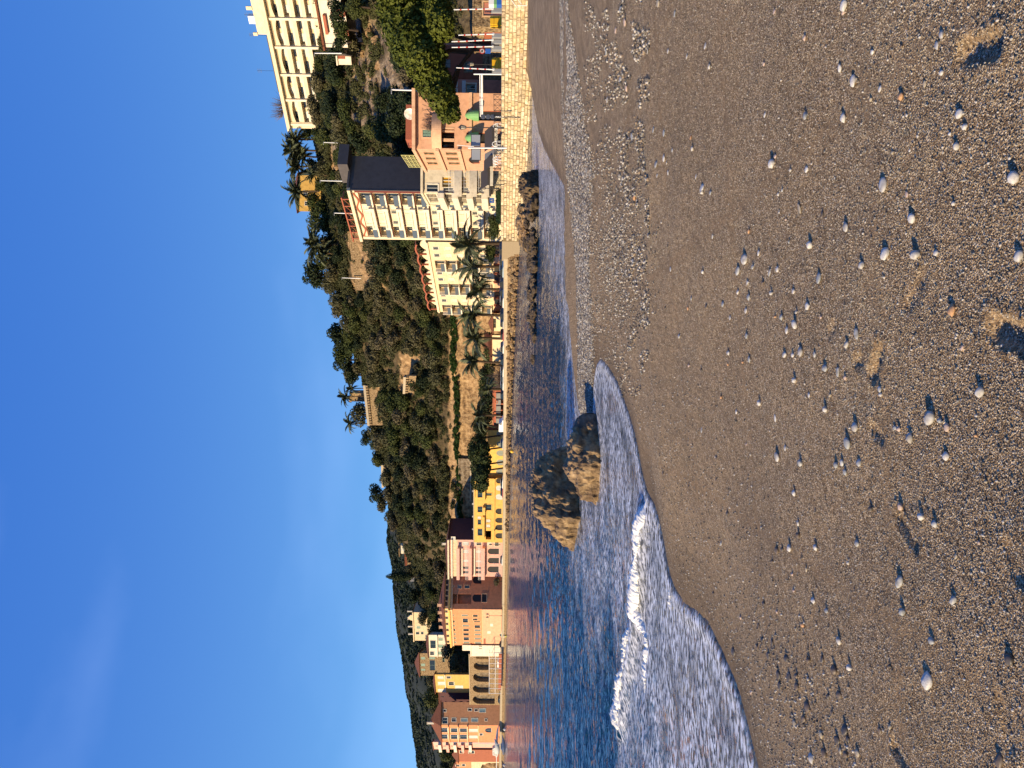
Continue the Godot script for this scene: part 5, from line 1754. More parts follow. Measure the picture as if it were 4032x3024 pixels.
		if w[0] == "long_slope_wall": pts = PackedVector2Array([Vector2(0, a.y - 6.5), Vector2(ff.len, b.y - 3.5), Vector2(ff.len, b.y), Vector2(0, a.y)])
		m.slab(pts, -0.6, 0.0)
		var tr: Transform3D = t.transform.affine_inverse() * ff.t
		obj("stone_face", m, mats["old_stone"], t, tr)
		if w[7] > 0.0:
			for k in int(w[7]):
				m = Mb.new()
				var s: float = (k + 0.5) / w[7]
				var y: float = lerpf(a.y, b.y, s)
				m.span(Vector3(s * ff.len - 0.32, y - 1.3, 0.0), Vector3(s * ff.len + 0.32, y - 0.5, 0.5))
				obj("corbel", m, mats["old_stone"], t, tr)
			m = Mb.new()
			m.slab(PackedVector2Array([Vector2(0, a.y - 0.5), Vector2(ff.len, b.y - 0.5), Vector2(ff.len, b.y + 0.3), Vector2(0, a.y + 0.3)]), 0.002, 0.6)
			obj("coping", m, mats["concrete"], t, tr)
	hs = house("ruined_tower", "square ruined stone tower among slender palms on the ridge", "tower", xz(1400, 1581, 280), xz(1400, 1548, 278), xz(1400, 1536, 286), top_y(1450, 1560, 279), top_y(1383, 1560, 279))
	win(hs, hs.f, "v", 212, 160, 235, 178, "d", mats["old_stone"])
	win(hs, hs.f, "v", 215, 118, 232, 128, "d", mats["old_stone"])
	walls(hs, mats["old_stone"], mats["old_stone"])
	ledge(hs, hs.f, "parapet", -0.2, hs.f.len * 0.6, hs.f.h, hs.f.h + 0.9, -0.6, 0.1, mats["old_stone"])
	flat_roof(hs, mats["old_stone"], 0.1, 0.2)
	# end marker wall below the cliff (shaded yard wall between pine and pink house)
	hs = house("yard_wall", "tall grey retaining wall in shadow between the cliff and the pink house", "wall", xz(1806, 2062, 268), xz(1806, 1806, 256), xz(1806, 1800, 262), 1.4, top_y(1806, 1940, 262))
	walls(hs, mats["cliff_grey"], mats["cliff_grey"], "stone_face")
	ledge(hs, hs.f, "coping", -0.1, hs.f.len, top_y(1857, 1940, 262) - 1.4, top_y(1852, 1940, 262) - 1.4, 0.0, 1.6, mats["concrete"])

# ---------------------------------------------------------------- foliage
# a crown about 1 m in radius made of many small leaf clumps on several lobes
func crown(sd: int, count: int, lobes: int, leaf: float, ca: Color, cb: Color, flat := 0.8, where: Array = []) -> ArrayMesh:
	var r := RandomNumberGenerator.new()
	r.seed = sd
	var m := Mb.new()
	var ls := where.duplicate()
	if ls.is_empty():
		ls.append([Vector3.ZERO, 0.72])
		for k in lobes:
			var a := TAU * (k + r.randf() * 0.6) / lobes
			ls.append([Vector3(cos(a) * 0.5, r.randf_range(-0.35, 0.45), sin(a) * 0.5) * Vector3(1, flat, 1), r.randf_range(0.35, 0.6)])
	var total := 0.0
	for l in ls: total += l[1] * l[1]
	for l in ls:
		var n := int(count * l[1] * l[1] / total)
		var shade := r.randf_range(0.0, 1.0)
		for k in n:
			var d := Vector3(r.randfn(), r.randfn(), r.randfn()).normalized()
			var lump := 0.86 + 0.22 * noise_a.get_noise_3d(d.x * 2.2 + sd, d.y * 2.2, d.z * 2.2) + 0.12 * noise_a.get_noise_3d(d.x * 5.0 + sd, d.y * 5.0, d.z * 5.0)
			var p: Vector3 = l[0] + d * Vector3(1, flat, 1) * l[1] * lump * (1.0 - 0.35 * pow(r.randf(), 2.5))
			var q := (d + Vector3(r.randfn(), r.randfn() + 0.4, r.randfn()) * 0.55).normalized()
			var x := q.cross(Vector3(r.randfn(), r.randfn(), r.randfn())).normalized()
			var y := q.cross(x)
			var s := leaf * r.randf_range(0.6, 1.25)
			m.col = ca.lerp(cb, clampf(shade * 0.5 + r.randf() * 0.5, 0, 1))
			m.quad(p - x * s, p - y * s * 0.6 + q * s * 0.2, p + x * s, p + y * s * 0.6 + q * s * 0.2)
	return m.mesh(true)

func trunk_mesh(h: float, r: float, limbs: int, sd: int) -> Mb:
	var g := RandomNumberGenerator.new()
	g.seed = sd
	var m := Mb.new()
	var top := Vector3(g.randf_range(-0.1, 0.1) * h, h, g.randf_range(-0.1, 0.1) * h)
	m.tube(Vector3.ZERO, top * 0.5, r, r * 0.75, 7, false)
	m.tube(top * 0.5, top, r * 0.75, r * 0.45, 7, false)
	for k in limbs:
		var a := TAU * k / limbs + g.randf()
		m.tube(top * g.randf_range(0.55, 0.95), top + Vector3(cos(a) * h * 0.35, h * g.randf_range(0.05, 0.35), sin(a) * h * 0.35), r * 0.4, r * 0.12, 5, false)
	return m

var protos := {}

# one tree of a kind at the world origin, 1 m crown radius scaled later
func tree_kind(kind: String) -> Node3D:
	if protos.has(kind): return protos[kind]
	var t := Node3D.new()
	var stem := "olive_tree"
	var lib := {"olive1": [101, 1500, 6, Color(0.068, 0.064, 0.032), Color(0.13, 0.115, 0.058), 0.8], "olive2": [102, 1500, 5, Color(0.055, 0.058, 0.027), Color(0.105, 0.10, 0.05), 0.9], "olive3": [103, 1400, 7, Color(0.08, 0.07, 0.038), Color(0.145, 0.12, 0.07), 0.7],
		"green1": [104, 1500, 6, Color(0.032, 0.046, 0.014), Color(0.07, 0.085, 0.024), 0.85], "green2": [105, 1500, 5, Color(0.042, 0.055, 0.016), Color(0.09, 0.10, 0.03), 1.0], "dark1": [106, 1500, 6, Color(0.014, 0.024, 0.011), Color(0.03, 0.042, 0.018), 0.85]}
	var k: Array = lib[kind]
	stem = "olive_tree" if kind.begins_with("olive") else "broadleaf_tree"
	t.set_meta("stem", stem)
	var tr := MeshInstance3D.new()
	tr.name = "trunk"
	tr.mesh = trunk_mesh(1.1, 0.09, 4, k[0]).mesh()
	tr.material_override = mats["bark"]
	t.add_child(tr)
	var cr := MeshInstance3D.new()
	cr.name = "crown"
	cr.mesh = crown(k[0], k[1], k[2], 0.085, k[3], k[4], k[5])
	cr.material_override = mats["leaf_olive"]
	cr.position.y = 1.25
	t.add_child(cr)
	protos[kind] = t
	return t

func plant(kind: String, at: Vector3, size: float, label: String, group := "") -> Node3D:
	var o := dup(tree_kind(kind), at, rng.randf() * TAU, size, label, group)
	o.set_meta("category", "tree")
	return o

func frond(sd: int, droop: float) -> ArrayMesh:
	var g := RandomNumberGenerator.new()
	g.seed = sd
	var m := Mb.new()
	var n := 16
	var prev := Vector3.ZERO
	var dir := Vector3(1, 0.45, 0).normalized()
	for k in n:
		var t := (k + 1) / float(n)
		dir = (dir + Vector3(0, -droop / n * (0.6 + t), 0)).normalized()
		var p := prev + dir / n
		m.col = Color(0.10, 0.10, 0.04)
		m.tube(prev, p, 0.012 * (1.1 - t), 0.012 * (1.05 - t), 3, false)
		var w := 0.15 * sin(PI * minf(1.0, 0.12 + t * 0.92)) + 0.03
		for s in [-1.0, 1.0]:
			var tip: Vector3 = p + dir * 0.13 + Vector3(0, -0.05 - 0.10 * g.randf(), s * w)
			m.col = Color(0.06, 0.075, 0.04).lerp(Color(0.14, 0.155, 0.085), g.randf())
			m.tri(prev, p + dir * 0.02, tip)
			m.tri(prev.lerp(p, 0.5), p + dir * 0.045, tip + dir * 0.05 - Vector3(0, 0.03, 0))
		prev = p
	return m.mesh(true)

var fronds := []

func palm(at: Vector3, height: float, length: float, count: int, label: String, group: String, slim := false) -> void:
	if fronds.is_empty():
		for k in 5: fronds.append(frond(400 + k, [0.9, 1.3, 1.7, 0.7, 2.1][k]))
	var t := thing("palm_tree", label, "palm", at, 0.0, group)
	var m := Mb.new()
	var lean := Vector3(rng.randf_range(-0.05, 0.05) * height, 0, rng.randf_range(-0.05, 0.05) * height)
	var r := 0.16 if slim else 0.27
	var n := 10
	for k in n:
		var a := lean * pow(k / float(n), 2) + Vector3(0, height * k / n, 0)
		var b := lean * pow((k + 1) / float(n), 2) + Vector3(0, height * (k + 1) / n, 0)
		m.tube(a, b, r * 1.06 * (1.15 - 0.2 * k / n), r * 0.95 * (1.15 - 0.2 * k / n), 8, false)
	m.ball(lean + Vector3(0, height, 0), Vector3(r * 1.7, r * 2.2, r * 1.7), 8, 5)
	obj("trunk", m, mats["palm_bark"], t)
	for k in count:
		var up := rng.randf_range(-0.3, 1.25)
		var b := Basis(Vector3.UP, TAU * (k * 0.382 + rng.randf() * 0.08)) * Basis(Vector3.BACK, up) * Basis(Vector3.RIGHT, rng.randf_range(-0.5, 0.5))
		obj("frond", fronds[rng.randi() % 5], mats["leaf_palm"], t, Transform3D(b.scaled(Vector3.ONE * length * rng.randf_range(0.8, 1.12)), lean + Vector3(0, height + 0.15, 0)))

func bare(x: float, y: float) -> bool:
	if y > 1228 and y < 2062 and x > 1768: return true
	if y > 895 and y < 1150 and x > 1362 + (y - 905) * 0.13 and x < 1470 + (y - 905) * 0.2: return true
	if y > 1512 and y < 1685 and x > 1432 and x < 1535 - (y - 1520) * 0.1: return true
	if y > 1395 and y < 1550 and x > 1575 and x < 1665: return true
	if y > 1830 and y < 1930 and x > 1490 and x < 1540: return true
	if y > 60 and y < 500 and x > 1385 and x < 1610 and noise_b.get_noise_2d(x * 0.012, y * 0.012) > -0.25: return true
	if y > -40 and y < 195 and x > 1232 and x < 1420: return true
	if y > 205 and y < 265 and x > 1325 and x < 1400: return true
	if y > 560 and y < 680 and x > 1300 and x < 1350: return true
	return false

func greenery() -> void:
	# ---- trees over the slope; each region of the hill has a label that holds for its trees alone
	var kinds := ["olive1", "olive2", "olive3", "olive1", "green1", "olive2", "dark1", "green2"]
	var regions := [[-60, 520, "hillside under the hilltop apartments"], [520, 960, "hillside behind the apartment tower"], [960, 1240, "slope above the cream block"], [1240, 1520, "slope above the tan cliff"], [1520, 1700, "slope under the crenellated terrace wall"], [1700, 1880, "slope above the yellow wing"], [1880, 2110, "end of the wooded hill"], [2110, 2420, "slope above the pink house"], [2420, 3060, "gardens behind the old houses"]]
	var done := 0
	var spots := []
	var g := RandomNumberGenerator.new()
	g.seed = 99
	var y := -50.0
	while y < 3040.0:
		var top := curve(HY, CREST_X, y)
		var low := curve([-50, 940, 960, 1235, 1240, 2050, 2080, 2300, 2700, 3040], [1680, 1680, 1720, 1720, 1766, 1766, 1745, 1740, 1765, 1800], y)
		var x := top + g.randf_range(8, 34)
		while x < low:
			var px := x + g.randf_range(-12, 12)
			var py := y + g.randf_range(-26, 26)
			if not bare(px, py) and not (y > 2110 and g.randf() < 0.35): spots.append([px, py])
			x += 46.0
		y += 53.0
	for s in spots:
		var p := on_hill(s[0], s[1])
		var reg := ""
		for r in regions:
			if s[1] >= r[0] and s[1] < r[1]: reg = r[2]
		var kind: String = kinds[g.randi() % kinds.size()]
		if s[1] < 950 and g.randf() < 0.6: kind = ["green1", "green2", "dark1"][g.randi() % 3]
		var what := "grey-olive rounded tree" if kind.begins_with("olive") else ("very dark green tree" if kind == "dark1" else "mid green bushy tree")
		var size := g.randf_range(2.6, 4.4) * (0.85 if s[1] < 950 else 1.0)
		var mid := 0.0
		for r in regions:
			if r[2] == reg: mid = (r[0] + r[1]) * 0.5
		var h01 := inverse_lerp(curve(HY, CREST_X, s[1]), 1760.0, s[0])
		var where_in := ("high on the " if h01 < 0.33 else ("halfway up the " if h01 < 0.66 else "low on the ")) + reg + (", right half" if s[1] < mid else ", left half")
		plant(kind, p - Vector3(0, 1.0, 0), size, what + " " + where_in, what + "s " + where_in)
		done += 1
	for k in [[1335, 40, 152, 2.6, "dark1", "dark tree in front of the terrace villa, nearest the picture's edge"], [1345, 120, 154, 2.8, "green1", "green tree hiding the middle of the terrace villa"], [1340, 165, 155, 1.9, "dark1", "small dark tree at the terrace villa's corner"], [1395, 30, 148, 2.6, "green2", "bushy tree below the terrace villa's garden wall"]]:
		plant(k[4], pt(k[0], k[1], k[2]) - Vector3(0, k[3] * 1.2, 0), k[3], k[5])
	# ---- trees that stand on the skyline
	for k in [[1300, 1083, 5.6, "dark1", "round dark tree on the ridge above the long slope wall"], [1318, 1120, 3.6, "olive2", "smaller greyish tree leaning from the round dark ridge tree"], [1392, 1322, 5.0, "dark1", "dark tree on the skyline left of the ridge house"], [1402, 1375, 4.6, "green1", "green tree second from the ridge house on the skyline"], [1405, 1417, 5.0, "dark1", "tall dark tree on the skyline before the tower wall"],
			[1415, 1466, 4.4, "olive1", "olive tree on the skyline beside the ruined tower"], [1440, 1632, 4.8, "olive2", "wide flat-topped tree behind the crenellated terrace wall"], [1476, 1722, 3.4, "dark1", "low dark tree past the end of the crenellated wall"], [1525, 1945, 4.2, "dark1", "dark tree at the lower end of the ridge wall"], [1538, 1985, 3.8, "olive1", "olive tree at the tip of the wooded ridge"], [1505, 1800, 2.6, "dark1", "small dark tree on the skyline by the fence arches"],
			[1268, 870, 4.2, "green2", "bushy tree on the ridge right of the great hilltop palm"], [1258, 800, 4.0, "green1", "green bush below the yellow villa"], [1236, 520, 3.6, "green1", "bush at the foot of the hilltop apartments"]]:
		var p := on_hill(k[0], k[1])
		plant(k[3], p - Vector3(0, 1.2, 0), k[2], k[4])
	# ---- scrub between them
	var where := []
	var cols := []
	for n in 6500:
		var yy := g.randf_range(-350, 3300)
		var r := 0.13 + 0.9 * g.randf()
		var p := hill_pt(yy, r, false)
		var q := proj(p)
		if bare(q.x, q.y) and g.randf() < 0.85: continue
		where.append(Transform3D(Basis(Vector3.UP, g.randf() * TAU).scaled(Vector3.ONE * g.randf_range(0.8, 2.3)), p + Vector3(0, 0.4, 0.3)))
	tag(scatter("undergrowth", crown(201, 260, 4, 0.15, Color(0.035, 0.042, 0.016), Color(0.085, 0.085, 0.035)), mats["leaf_olive"], where), "low green scrub growing between the hillside trees", "undergrowth", "", "stuff")
	# creeping ivy along the top edge of the cliff
	where = []
	for n in 420:
		var yy := g.randf_range(1230, 2050)
		var p := hill_pt(yy, g.randf_range(0.118, 0.135), true)
		where.append(Transform3D(Basis(Vector3.UP, g.randf() * TAU).scaled(Vector3.ONE * g.randf_range(0.4, 1.0)), p + Vector3(0, g.randf_range(-0.9, 0.3), 0.3)))
	tag(scatter("cliff_top_ivy", crown(202, 220, 4, 0.17, Color(0.015, 0.035, 0.008), Color(0.04, 0.08, 0.015)), mats["leaf_olive"], where), "bright green ivy hanging over the top edge of the tan cliff", "ivy", "", "stuff")
	# planting at the foot of the cliff, behind the quay road
	for k in [[1958, 1335, 212, 2.6, "green1"], [1956, 1368, 213, 2.8, "green1"], [1954, 1402, 215, 3.0, "green2"], [1956, 1440, 217, 3.0, "green1"], [1950, 1480, 218, 3.4, "dark1"], [1940, 1515, 219, 3.2, "green1"], [1950, 1565, 225, 3.6, "dark1"], [1945, 1610, 226, 3.6, "dark1"], [1945, 1650, 228, 3.4, "dark1"], [1930, 1690, 240, 4.0, "dark1"], [1955, 985, 158, 1.8, "green1"], [1955, 1006, 160, 1.9, "dark1"], [1972, 905, 122, 1.6, "green1"], [1970, 880, 120, 1.5, "green1"]]:
		var names := {985: "dense green shrub under the first palm", 1006: "dark shrub beside the dense green shrub under the palms", 905: "green shrub at the end of the stone wall", 880: "smaller shrub before the apartment tower"}
		var yk: int = k[1]
		var lb: String = names.get(yk, "")
		plant(k[4], pt(k[0], k[1], k[2]) - Vector3(0, k[3] * 0.6, 0), k[3], lb if lb else ("garden bush in the row behind the parked cars" if yk < 1530 else "dark garden tree between the cliff and the restaurant"), "" if lb else ("garden bushes behind the parked cars" if yk < 1530 else "dark garden trees under the cliff"))
	# bare brown bush below the cliff
	var bb := pt(1935, 1490, 214)
	var br := Mb.new()
	for k in 260:
		var d := Vector3(g.randfn(), absf(g.randfn()) * 0.8 + 0.2, g.randfn() * 0.6).normalized()
		var st := Vector3(g.randf_range(-1.6, 1.6), 0.4, g.randf_range(-0.8, 0.8))
		br.tube(st, st + d * g.randf_range(2.0, 5.0), 0.05, 0.012, 3, false)
	tag(obj("bare_bush", br, mats["bare_branch"], null, Transform3D(Basis(), Vector3(bb.x, 2.0, bb.z))), "leafless brown bush tangled below the cliff beside the sixth palm", "bush")
	# leafless tree on the hotel terrace and the twigs on the hilltop roof
	bb = zpt("a", 640, 990, 104.5)
	br = Mb.new()
	for k in 150:
		var st := Vector3(g.randf_range(-1.6, 1.6), 0.0, g.randf_range(-0.3, 0.3))
		br.tube(st, st + Vector3(g.randfn() * 0.35, g.randf_range(0.5, 1.5), g.randfn() * 0.3), 0.03, 0.01, 3, false)
	tag(obj("dry_creeper", br, mats["bare_branch"], null, Transform3D(Basis(), bb)), "dry brown creeper standing on the peach hotel's bowed terrace", "creeper")
	bb = zpt("r", 650, 480, 240)
	br = Mb.new()
	for k in 120:
		var st := Vector3(g.randf_range(-2.5, 2.5), 0.0, g.randf_range(-0.3, 0.3))
		br.tube(st, st + Vector3(g.randfn() * 0.8 + st.x * 0.4, g.randf_range(1.5, 4.2), g.randfn()), 0.06, 0.012, 3, false)
	tag(obj("roof_shrub", br, mats["bare_branch"], null, Transform3D(Basis(), bb)), "leafless shrub branching up from the hilltop apartments' roof edge", "shrub")

	# ---- the big umbrella pine
	var base := pt(1965, 185, 95)
	var pine := thing("umbrella_pine", "huge dark green umbrella pine spreading over the red and salmon houses", "tree", base)
	var ls := []
	for k in [[1560, -40, 95, 120, 3], [1600, 40, 93, 105, -1], [1580, 130, 96, 90, 2], [1660, 100, 90, 95, -3], [1620, 190, 93, 95, 1], [1690, 190, 90, 85, -2], [1740, 130, 92, 70, 2], [1720, 50, 92, 85, 0], [1660, 260, 92, 85, 1], [1600, 240, 97, 60, 3], [1720, 290, 90, 70, -2], [1690, 340, 93, 70, 1], [1745, 350, 91, 60, -1], [1730, 400, 92, 58, 1], [1775, 400, 92, 42, 0], [1755, 440, 92, 46, 0], [1790, 450, 91, 32, 0], [1775, 472, 92, 28, 1], [1545, 60, 97, 70, 2], [1640, -60, 92, 90, -2]]:
		ls.append([pt(k[0], k[1], k[2]) + Vector3(0, 0, k[4]) - base, k[3] / FOC * k[2]])
	obj("crown", crown(301, 26000, 0, 0.26, Color(0.045, 0.062, 0.010), Color(0.11, 0.125, 0.02), 0.85, ls), mats["leaf_pine"], pine)
	for k in [[[1965, 185, 95], [1862, 195, 95], [1805, 268, 94], [1776, 320, 93], [1745, 360, 92]], [[1965, 178, 95.6], [1850, 160, 96], [1790, 140, 95], [1700, 120, 94]], [[1845, 205, 95], [1770, 200, 94.5], [1700, 230, 93.5]], [[1805, 262, 94.2], [1790, 330, 93.4], [1770, 400, 92.5]]]:
		var m := Mb.new()
		for i in k.size() - 1:
			var r0: float = 0.34 - 0.06 * i; var r1: float = 0.28 - 0.06 * i
			m.tube(pt(k[i][0], k[i][1], k[i][2]) - base, pt(k[i + 1][0], k[i + 1][1], k[i + 1][2]) - base, r0, r1, 8, false)
		obj("limb" if k[0][0] < 1900 else "trunk", m, mats["bark"], pine)
	# ---- the pine before the yellow houses
	base = pt(1985, 1830, 226)
	pine = thing("garden_pine", "broad dark pine standing before the apricot and yellow houses", "tree", Vector3(base.x, 1.4, base.z))
	base = pine.position
	ls = []
	for k in [[1880, 1745, 225, 40], [1875, 1790, 224, 45], [1900, 1765, 223, 38], [1905, 1810, 223, 40], [1880, 1840, 225, 38], [1895, 1870, 222, 36], [1880, 1900, 224, 36], [1905, 1905, 222, 28], [1862, 1770, 228, 32], [1915, 1845, 223, 26], [1895, 1922, 223, 20]]:
		ls.append([pt(k[0], k[1], k[2]) - base, k[3] / FOC * k[2]])
	obj("crown", crown(302, 8000, 0, 0.34, Color(0.022, 0.036, 0.012), Color(0.05, 0.065, 0.02), 0.85, ls), mats["leaf_pine"], pine)
	for k in [[1712, 226], [1760, 225], [1818, 224], [1842, 224]]:
		var m := Mb.new()
		m.tube(Vector3(pt(1985, k[0], k[1]).x, 1.4, pt(1985, k[0], k[1]).z) - base, pt(1900, k[0] + 12, k[1]) - base, 0.28, 0.2, 7, false)
		obj("trunk", m, mats["bark"], pine)
	# ---- cypress
	base = pt(1618, 2270, 322)
	var cy := thing("cypress_tree", "tall dark spindle-shaped cypress on the skyline", "tree", base - Vector3(0, 2.0, 0))
	ls = []
	for k in 9: ls.append([Vector3(0, 2.5 + k * 1.15, 0), 2.5 * sin(PI * (0.25 + 0.72 * k / 9.0)) * 0.95])
	obj("crown", crown(303, 3600, 0, 0.28, Color(0.018, 0.03, 0.012), Color(0.04, 0.052, 0.02), 1.1, ls), mats["leaf_pine"], cy)
	var cm := Mb.new()
	cm.tube(Vector3.ZERO, Vector3(0, 3, 0), 0.3, 0.25, 7)
	obj("trunk", cm, mats["bark"], cy)
	# other trees among the old houses
	for k in [[1700, 2745, 322, 5.0, "green2", "olive-green tree behind the brown house's roof"], [1760, 2960, 318, 4.6, "green2", "rounded green tree behind the rust house"], [1640, 2350, 330, 4.0, "dark1", "dark round bush below the far ridge by the pale villa"], [1740, 2250, 300, 4.4, "olive3", "grey leafless-looking tree behind the pink house"], [1770, 2560, 300, 4.0, "olive3", "grey-olive tree beside the white house's garden"], [1790, 2610, 290, 3.6, "olive2", "ivy-dark tree over the stone arcade"], [1820, 2980, 316, 4.0, "dark1", "dark tree left of the rust house"], [1735, 2380, 320, 4.2, "dark1", "dark tree above the palazzo's roof"], [1700, 2300, 320, 4.0, "dark1", "dark tree between cypress and palazzo"], [1960, 2290, 252, 1.8, "olive3", "low shrub at the rocky foot of the palazzo's shaded side"]]:
		plant(k[4], pt(k[0], k[1], k[2]) - Vector3(0, k[3] * 1.1, 0), k[3], k[5])

	# ---- palms along the quay
	var which := ["first", "second", "third", "fourth", "fifth", "sixth", "seventh", "eighth"]
	var n := 0
	for k in [[1860, 957, 150, 4.6], [1872, 1049, 157, 4.5], [1893, 1139, 166, 4.4], [1874, 1241, 172, 4.6], [1889, 1332, 180, 4.8], [1876, 1427, 188, 4.8], [1929, 1533, 196, 3.4], [1902, 1634, 204, 4.4]]:
		var c := pt(k[0], k[1], k[2])
		palm(Vector3(c.x, 2.2, c.z), c.y - 2.2, k[3], 22, "slender quay palm, %s in the row counting from the stone wall" % which[n], "palms along the quay")
		n += 1
	# ---- palms on the hilltop
	n = 0
	for k in [[1172, 548, 246, 4.6], [1170, 592, 246, 5.4], [1198, 618, 246, 4.2], [1178, 655, 246, 4.6], [1182, 752, 246, 5.2], [1240, 690, 244, 3.2], [1258, 962, 246, 6.6], [1284, 998, 246, 4.4]]:
		var c := pt(k[0], k[1], k[2])
		var words: String = ["bushy hilltop palm nearest the hilltop apartments", "largest of the bushy palms by the hilltop apartments", "shorter palm tucked under the largest hilltop palm", "bushy palm right of the yellow villa's roof", "bushy palm hiding the yellow villa's front", "low palm on the slope below the yellow villa", "great solitary feather palm on the ridge skyline", "smaller palm leaning from the great ridge palm"][n]
		palm(c - Vector3(0, 6.0, 0), 6.0, k[3], 34, words, "palms on the hilltop")
		n += 1
	n = 0
	for k in [[1366, 1560, 276, 4.0], [1388, 1528, 276, 3.0], [1382, 1668, 278, 3.8], [1620, 2125, 318, 5.4]]:
		var c := pt(k[0], k[1], k[2])
		var words: String = ["slender palm in front of the ruined tower", "short palm right beside the ruined tower", "lone slender palm at the end of the crenellated wall", "feathery palm before the long low flat-roofed house"][n]
		palm(c - Vector3(0, 7.0, 0), 7.0, k[3], 20, words, "", true)
		n += 1

# ---------------------------------------------------------------- things on the quay
func make_car(paint: Material, van := false) -> Node3D:
	var t := Node3D.new()
	t.set_meta("stem", "parked_van" if van else "parked_car")
	var side := PackedVector2Array([Vector2(-2.1, 0.28), Vector2(2.1, 0.28), Vector2(2.15, 0.62), Vector2(2.0, 0.8), Vector2(1.1, 0.92), Vector2(-1.9, 0.95), Vector2(-2.12, 0.8)])
	var cab := PackedVector2Array([Vector2(-1.75, 0.93), Vector2(1.05, 0.91), Vector2(0.45, 1.42), Vector2(-0.2, 1.5), Vector2(-1.2, 1.46)])
	if van:
		side = PackedVector2Array([Vector2(-2.4, 0.32), Vector2(2.3, 0.32), Vector2(2.35, 0.75), Vector2(2.2, 1.0), Vector2(1.4, 1.15), Vector2(0.8, 1.9), Vector2(-2.3, 1.95), Vector2(-2.42, 1.8)])
		cab = PackedVector2Array([Vector2(0.55, 1.18), Vector2(1.3, 1.18), Vector2(0.85, 1.78), Vector2(0.55, 1.78)])
	var parts := []
	var m := Mb.new()
	m.slab(side, -0.85, 0.85)
	parts.append(["body", m.mesh(), paint])
	if not van:
		m = Mb.new()
		m.slab(PackedVector2Array([Vector2(0.44, 1.421), Vector2(-0.2, 1.51), Vector2(-1.2, 1.475), Vector2(-1.15, 1.40), Vector2(-0.2, 1.43), Vector2(0.36, 1.37)]), -0.7, 0.7)
		parts.append(["roof", m.mesh(), paint])
	m = Mb.new()
	m.slab(cab, -0.72 if not van else -0.87, 0.72 if not van else 0.87)
	parts.append(["windows", m.mesh(), mats["glass"]])
	for x in [-1.35, 1.35]:
		for z in [-0.78, 0.78]:
			m = Mb.new()
			m.tube(Vector3(x, 0.32, z - 0.1), Vector3(x, 0.32, z + 0.1), 0.32, 0.32, 12)
			parts.append(["wheel", m.mesh(), mats["tyre"]])
	for z in [-0.6, 0.6]:
		m = Mb.new()
		m.box(Vector3(2.13 if not van else 2.32, 0.66, z), Vector3(0.1, 0.14, 0.3))
		parts.append(["headlight", m.mesh(), mats["metal_white"]])
	for p in parts:
		var o := MeshInstance3D.new()
		o.name = p[0]
		o.mesh = p[1]
		o.material_override = p[2]
		t.add_child(o, true)
	return t

func lantern(at: Vector3, height: float, label: String, double := false) -> void:
	var t := thing("street_lantern", label, "street lamp", at, 0.0, "")
	var m := Mb.new()
	m.tube(Vector3.ZERO, Vector3(0, 0.8, 0), 0.12, 0.09, 8)
	m.tube(Vector3(0, 0.8, 0), Vector3(0, height - 0.9, 0), 0.07, 0.05, 8)
	obj("post", m, mats["iron"], t)
	for s in ([-0.5, 0.5] if double else [0.0]):
		m = Mb.new()
		var b := Vector3(s, height - 0.9, 0)
		if double: m.tube(Vector3(0, height - 1.2, 0), b, 0.04, 0.04, 5)
		m.tube(b, b + Vector3(0, 0.08, 0), 0.12, 0.17, 6)
		m.tube(b + Vector3(0, 0.6, 0), b + Vector3(0, 0.82, 0), 0.32, 0.1, 6)
		m.tube(b + Vector3(0, 0.82, 0), b + Vector3(0, 0.98, 0), 0.07, 0.02, 6)
		for k in 6: m.tube(b + Vector3(cos(TAU * k / 6) * 0.17, 0.08, sin(TAU * k / 6) * 0.17), b + Vector3(cos(TAU * k / 6) * 0.29, 0.6, sin(TAU * k / 6) * 0.29), 0.02, 0.02, 4)
		var h := obj("lantern_frame", m, mats["iron"], t)
		m = Mb.new()
		m.tube(b + Vector3(0, 0.08, 0), b + Vector3(0, 0.6, 0), 0.15, 0.26, 6)
		obj("lantern_glass", m, mat("lantern_pane", 0.45, 0.40, 0.32, 0.3), h)

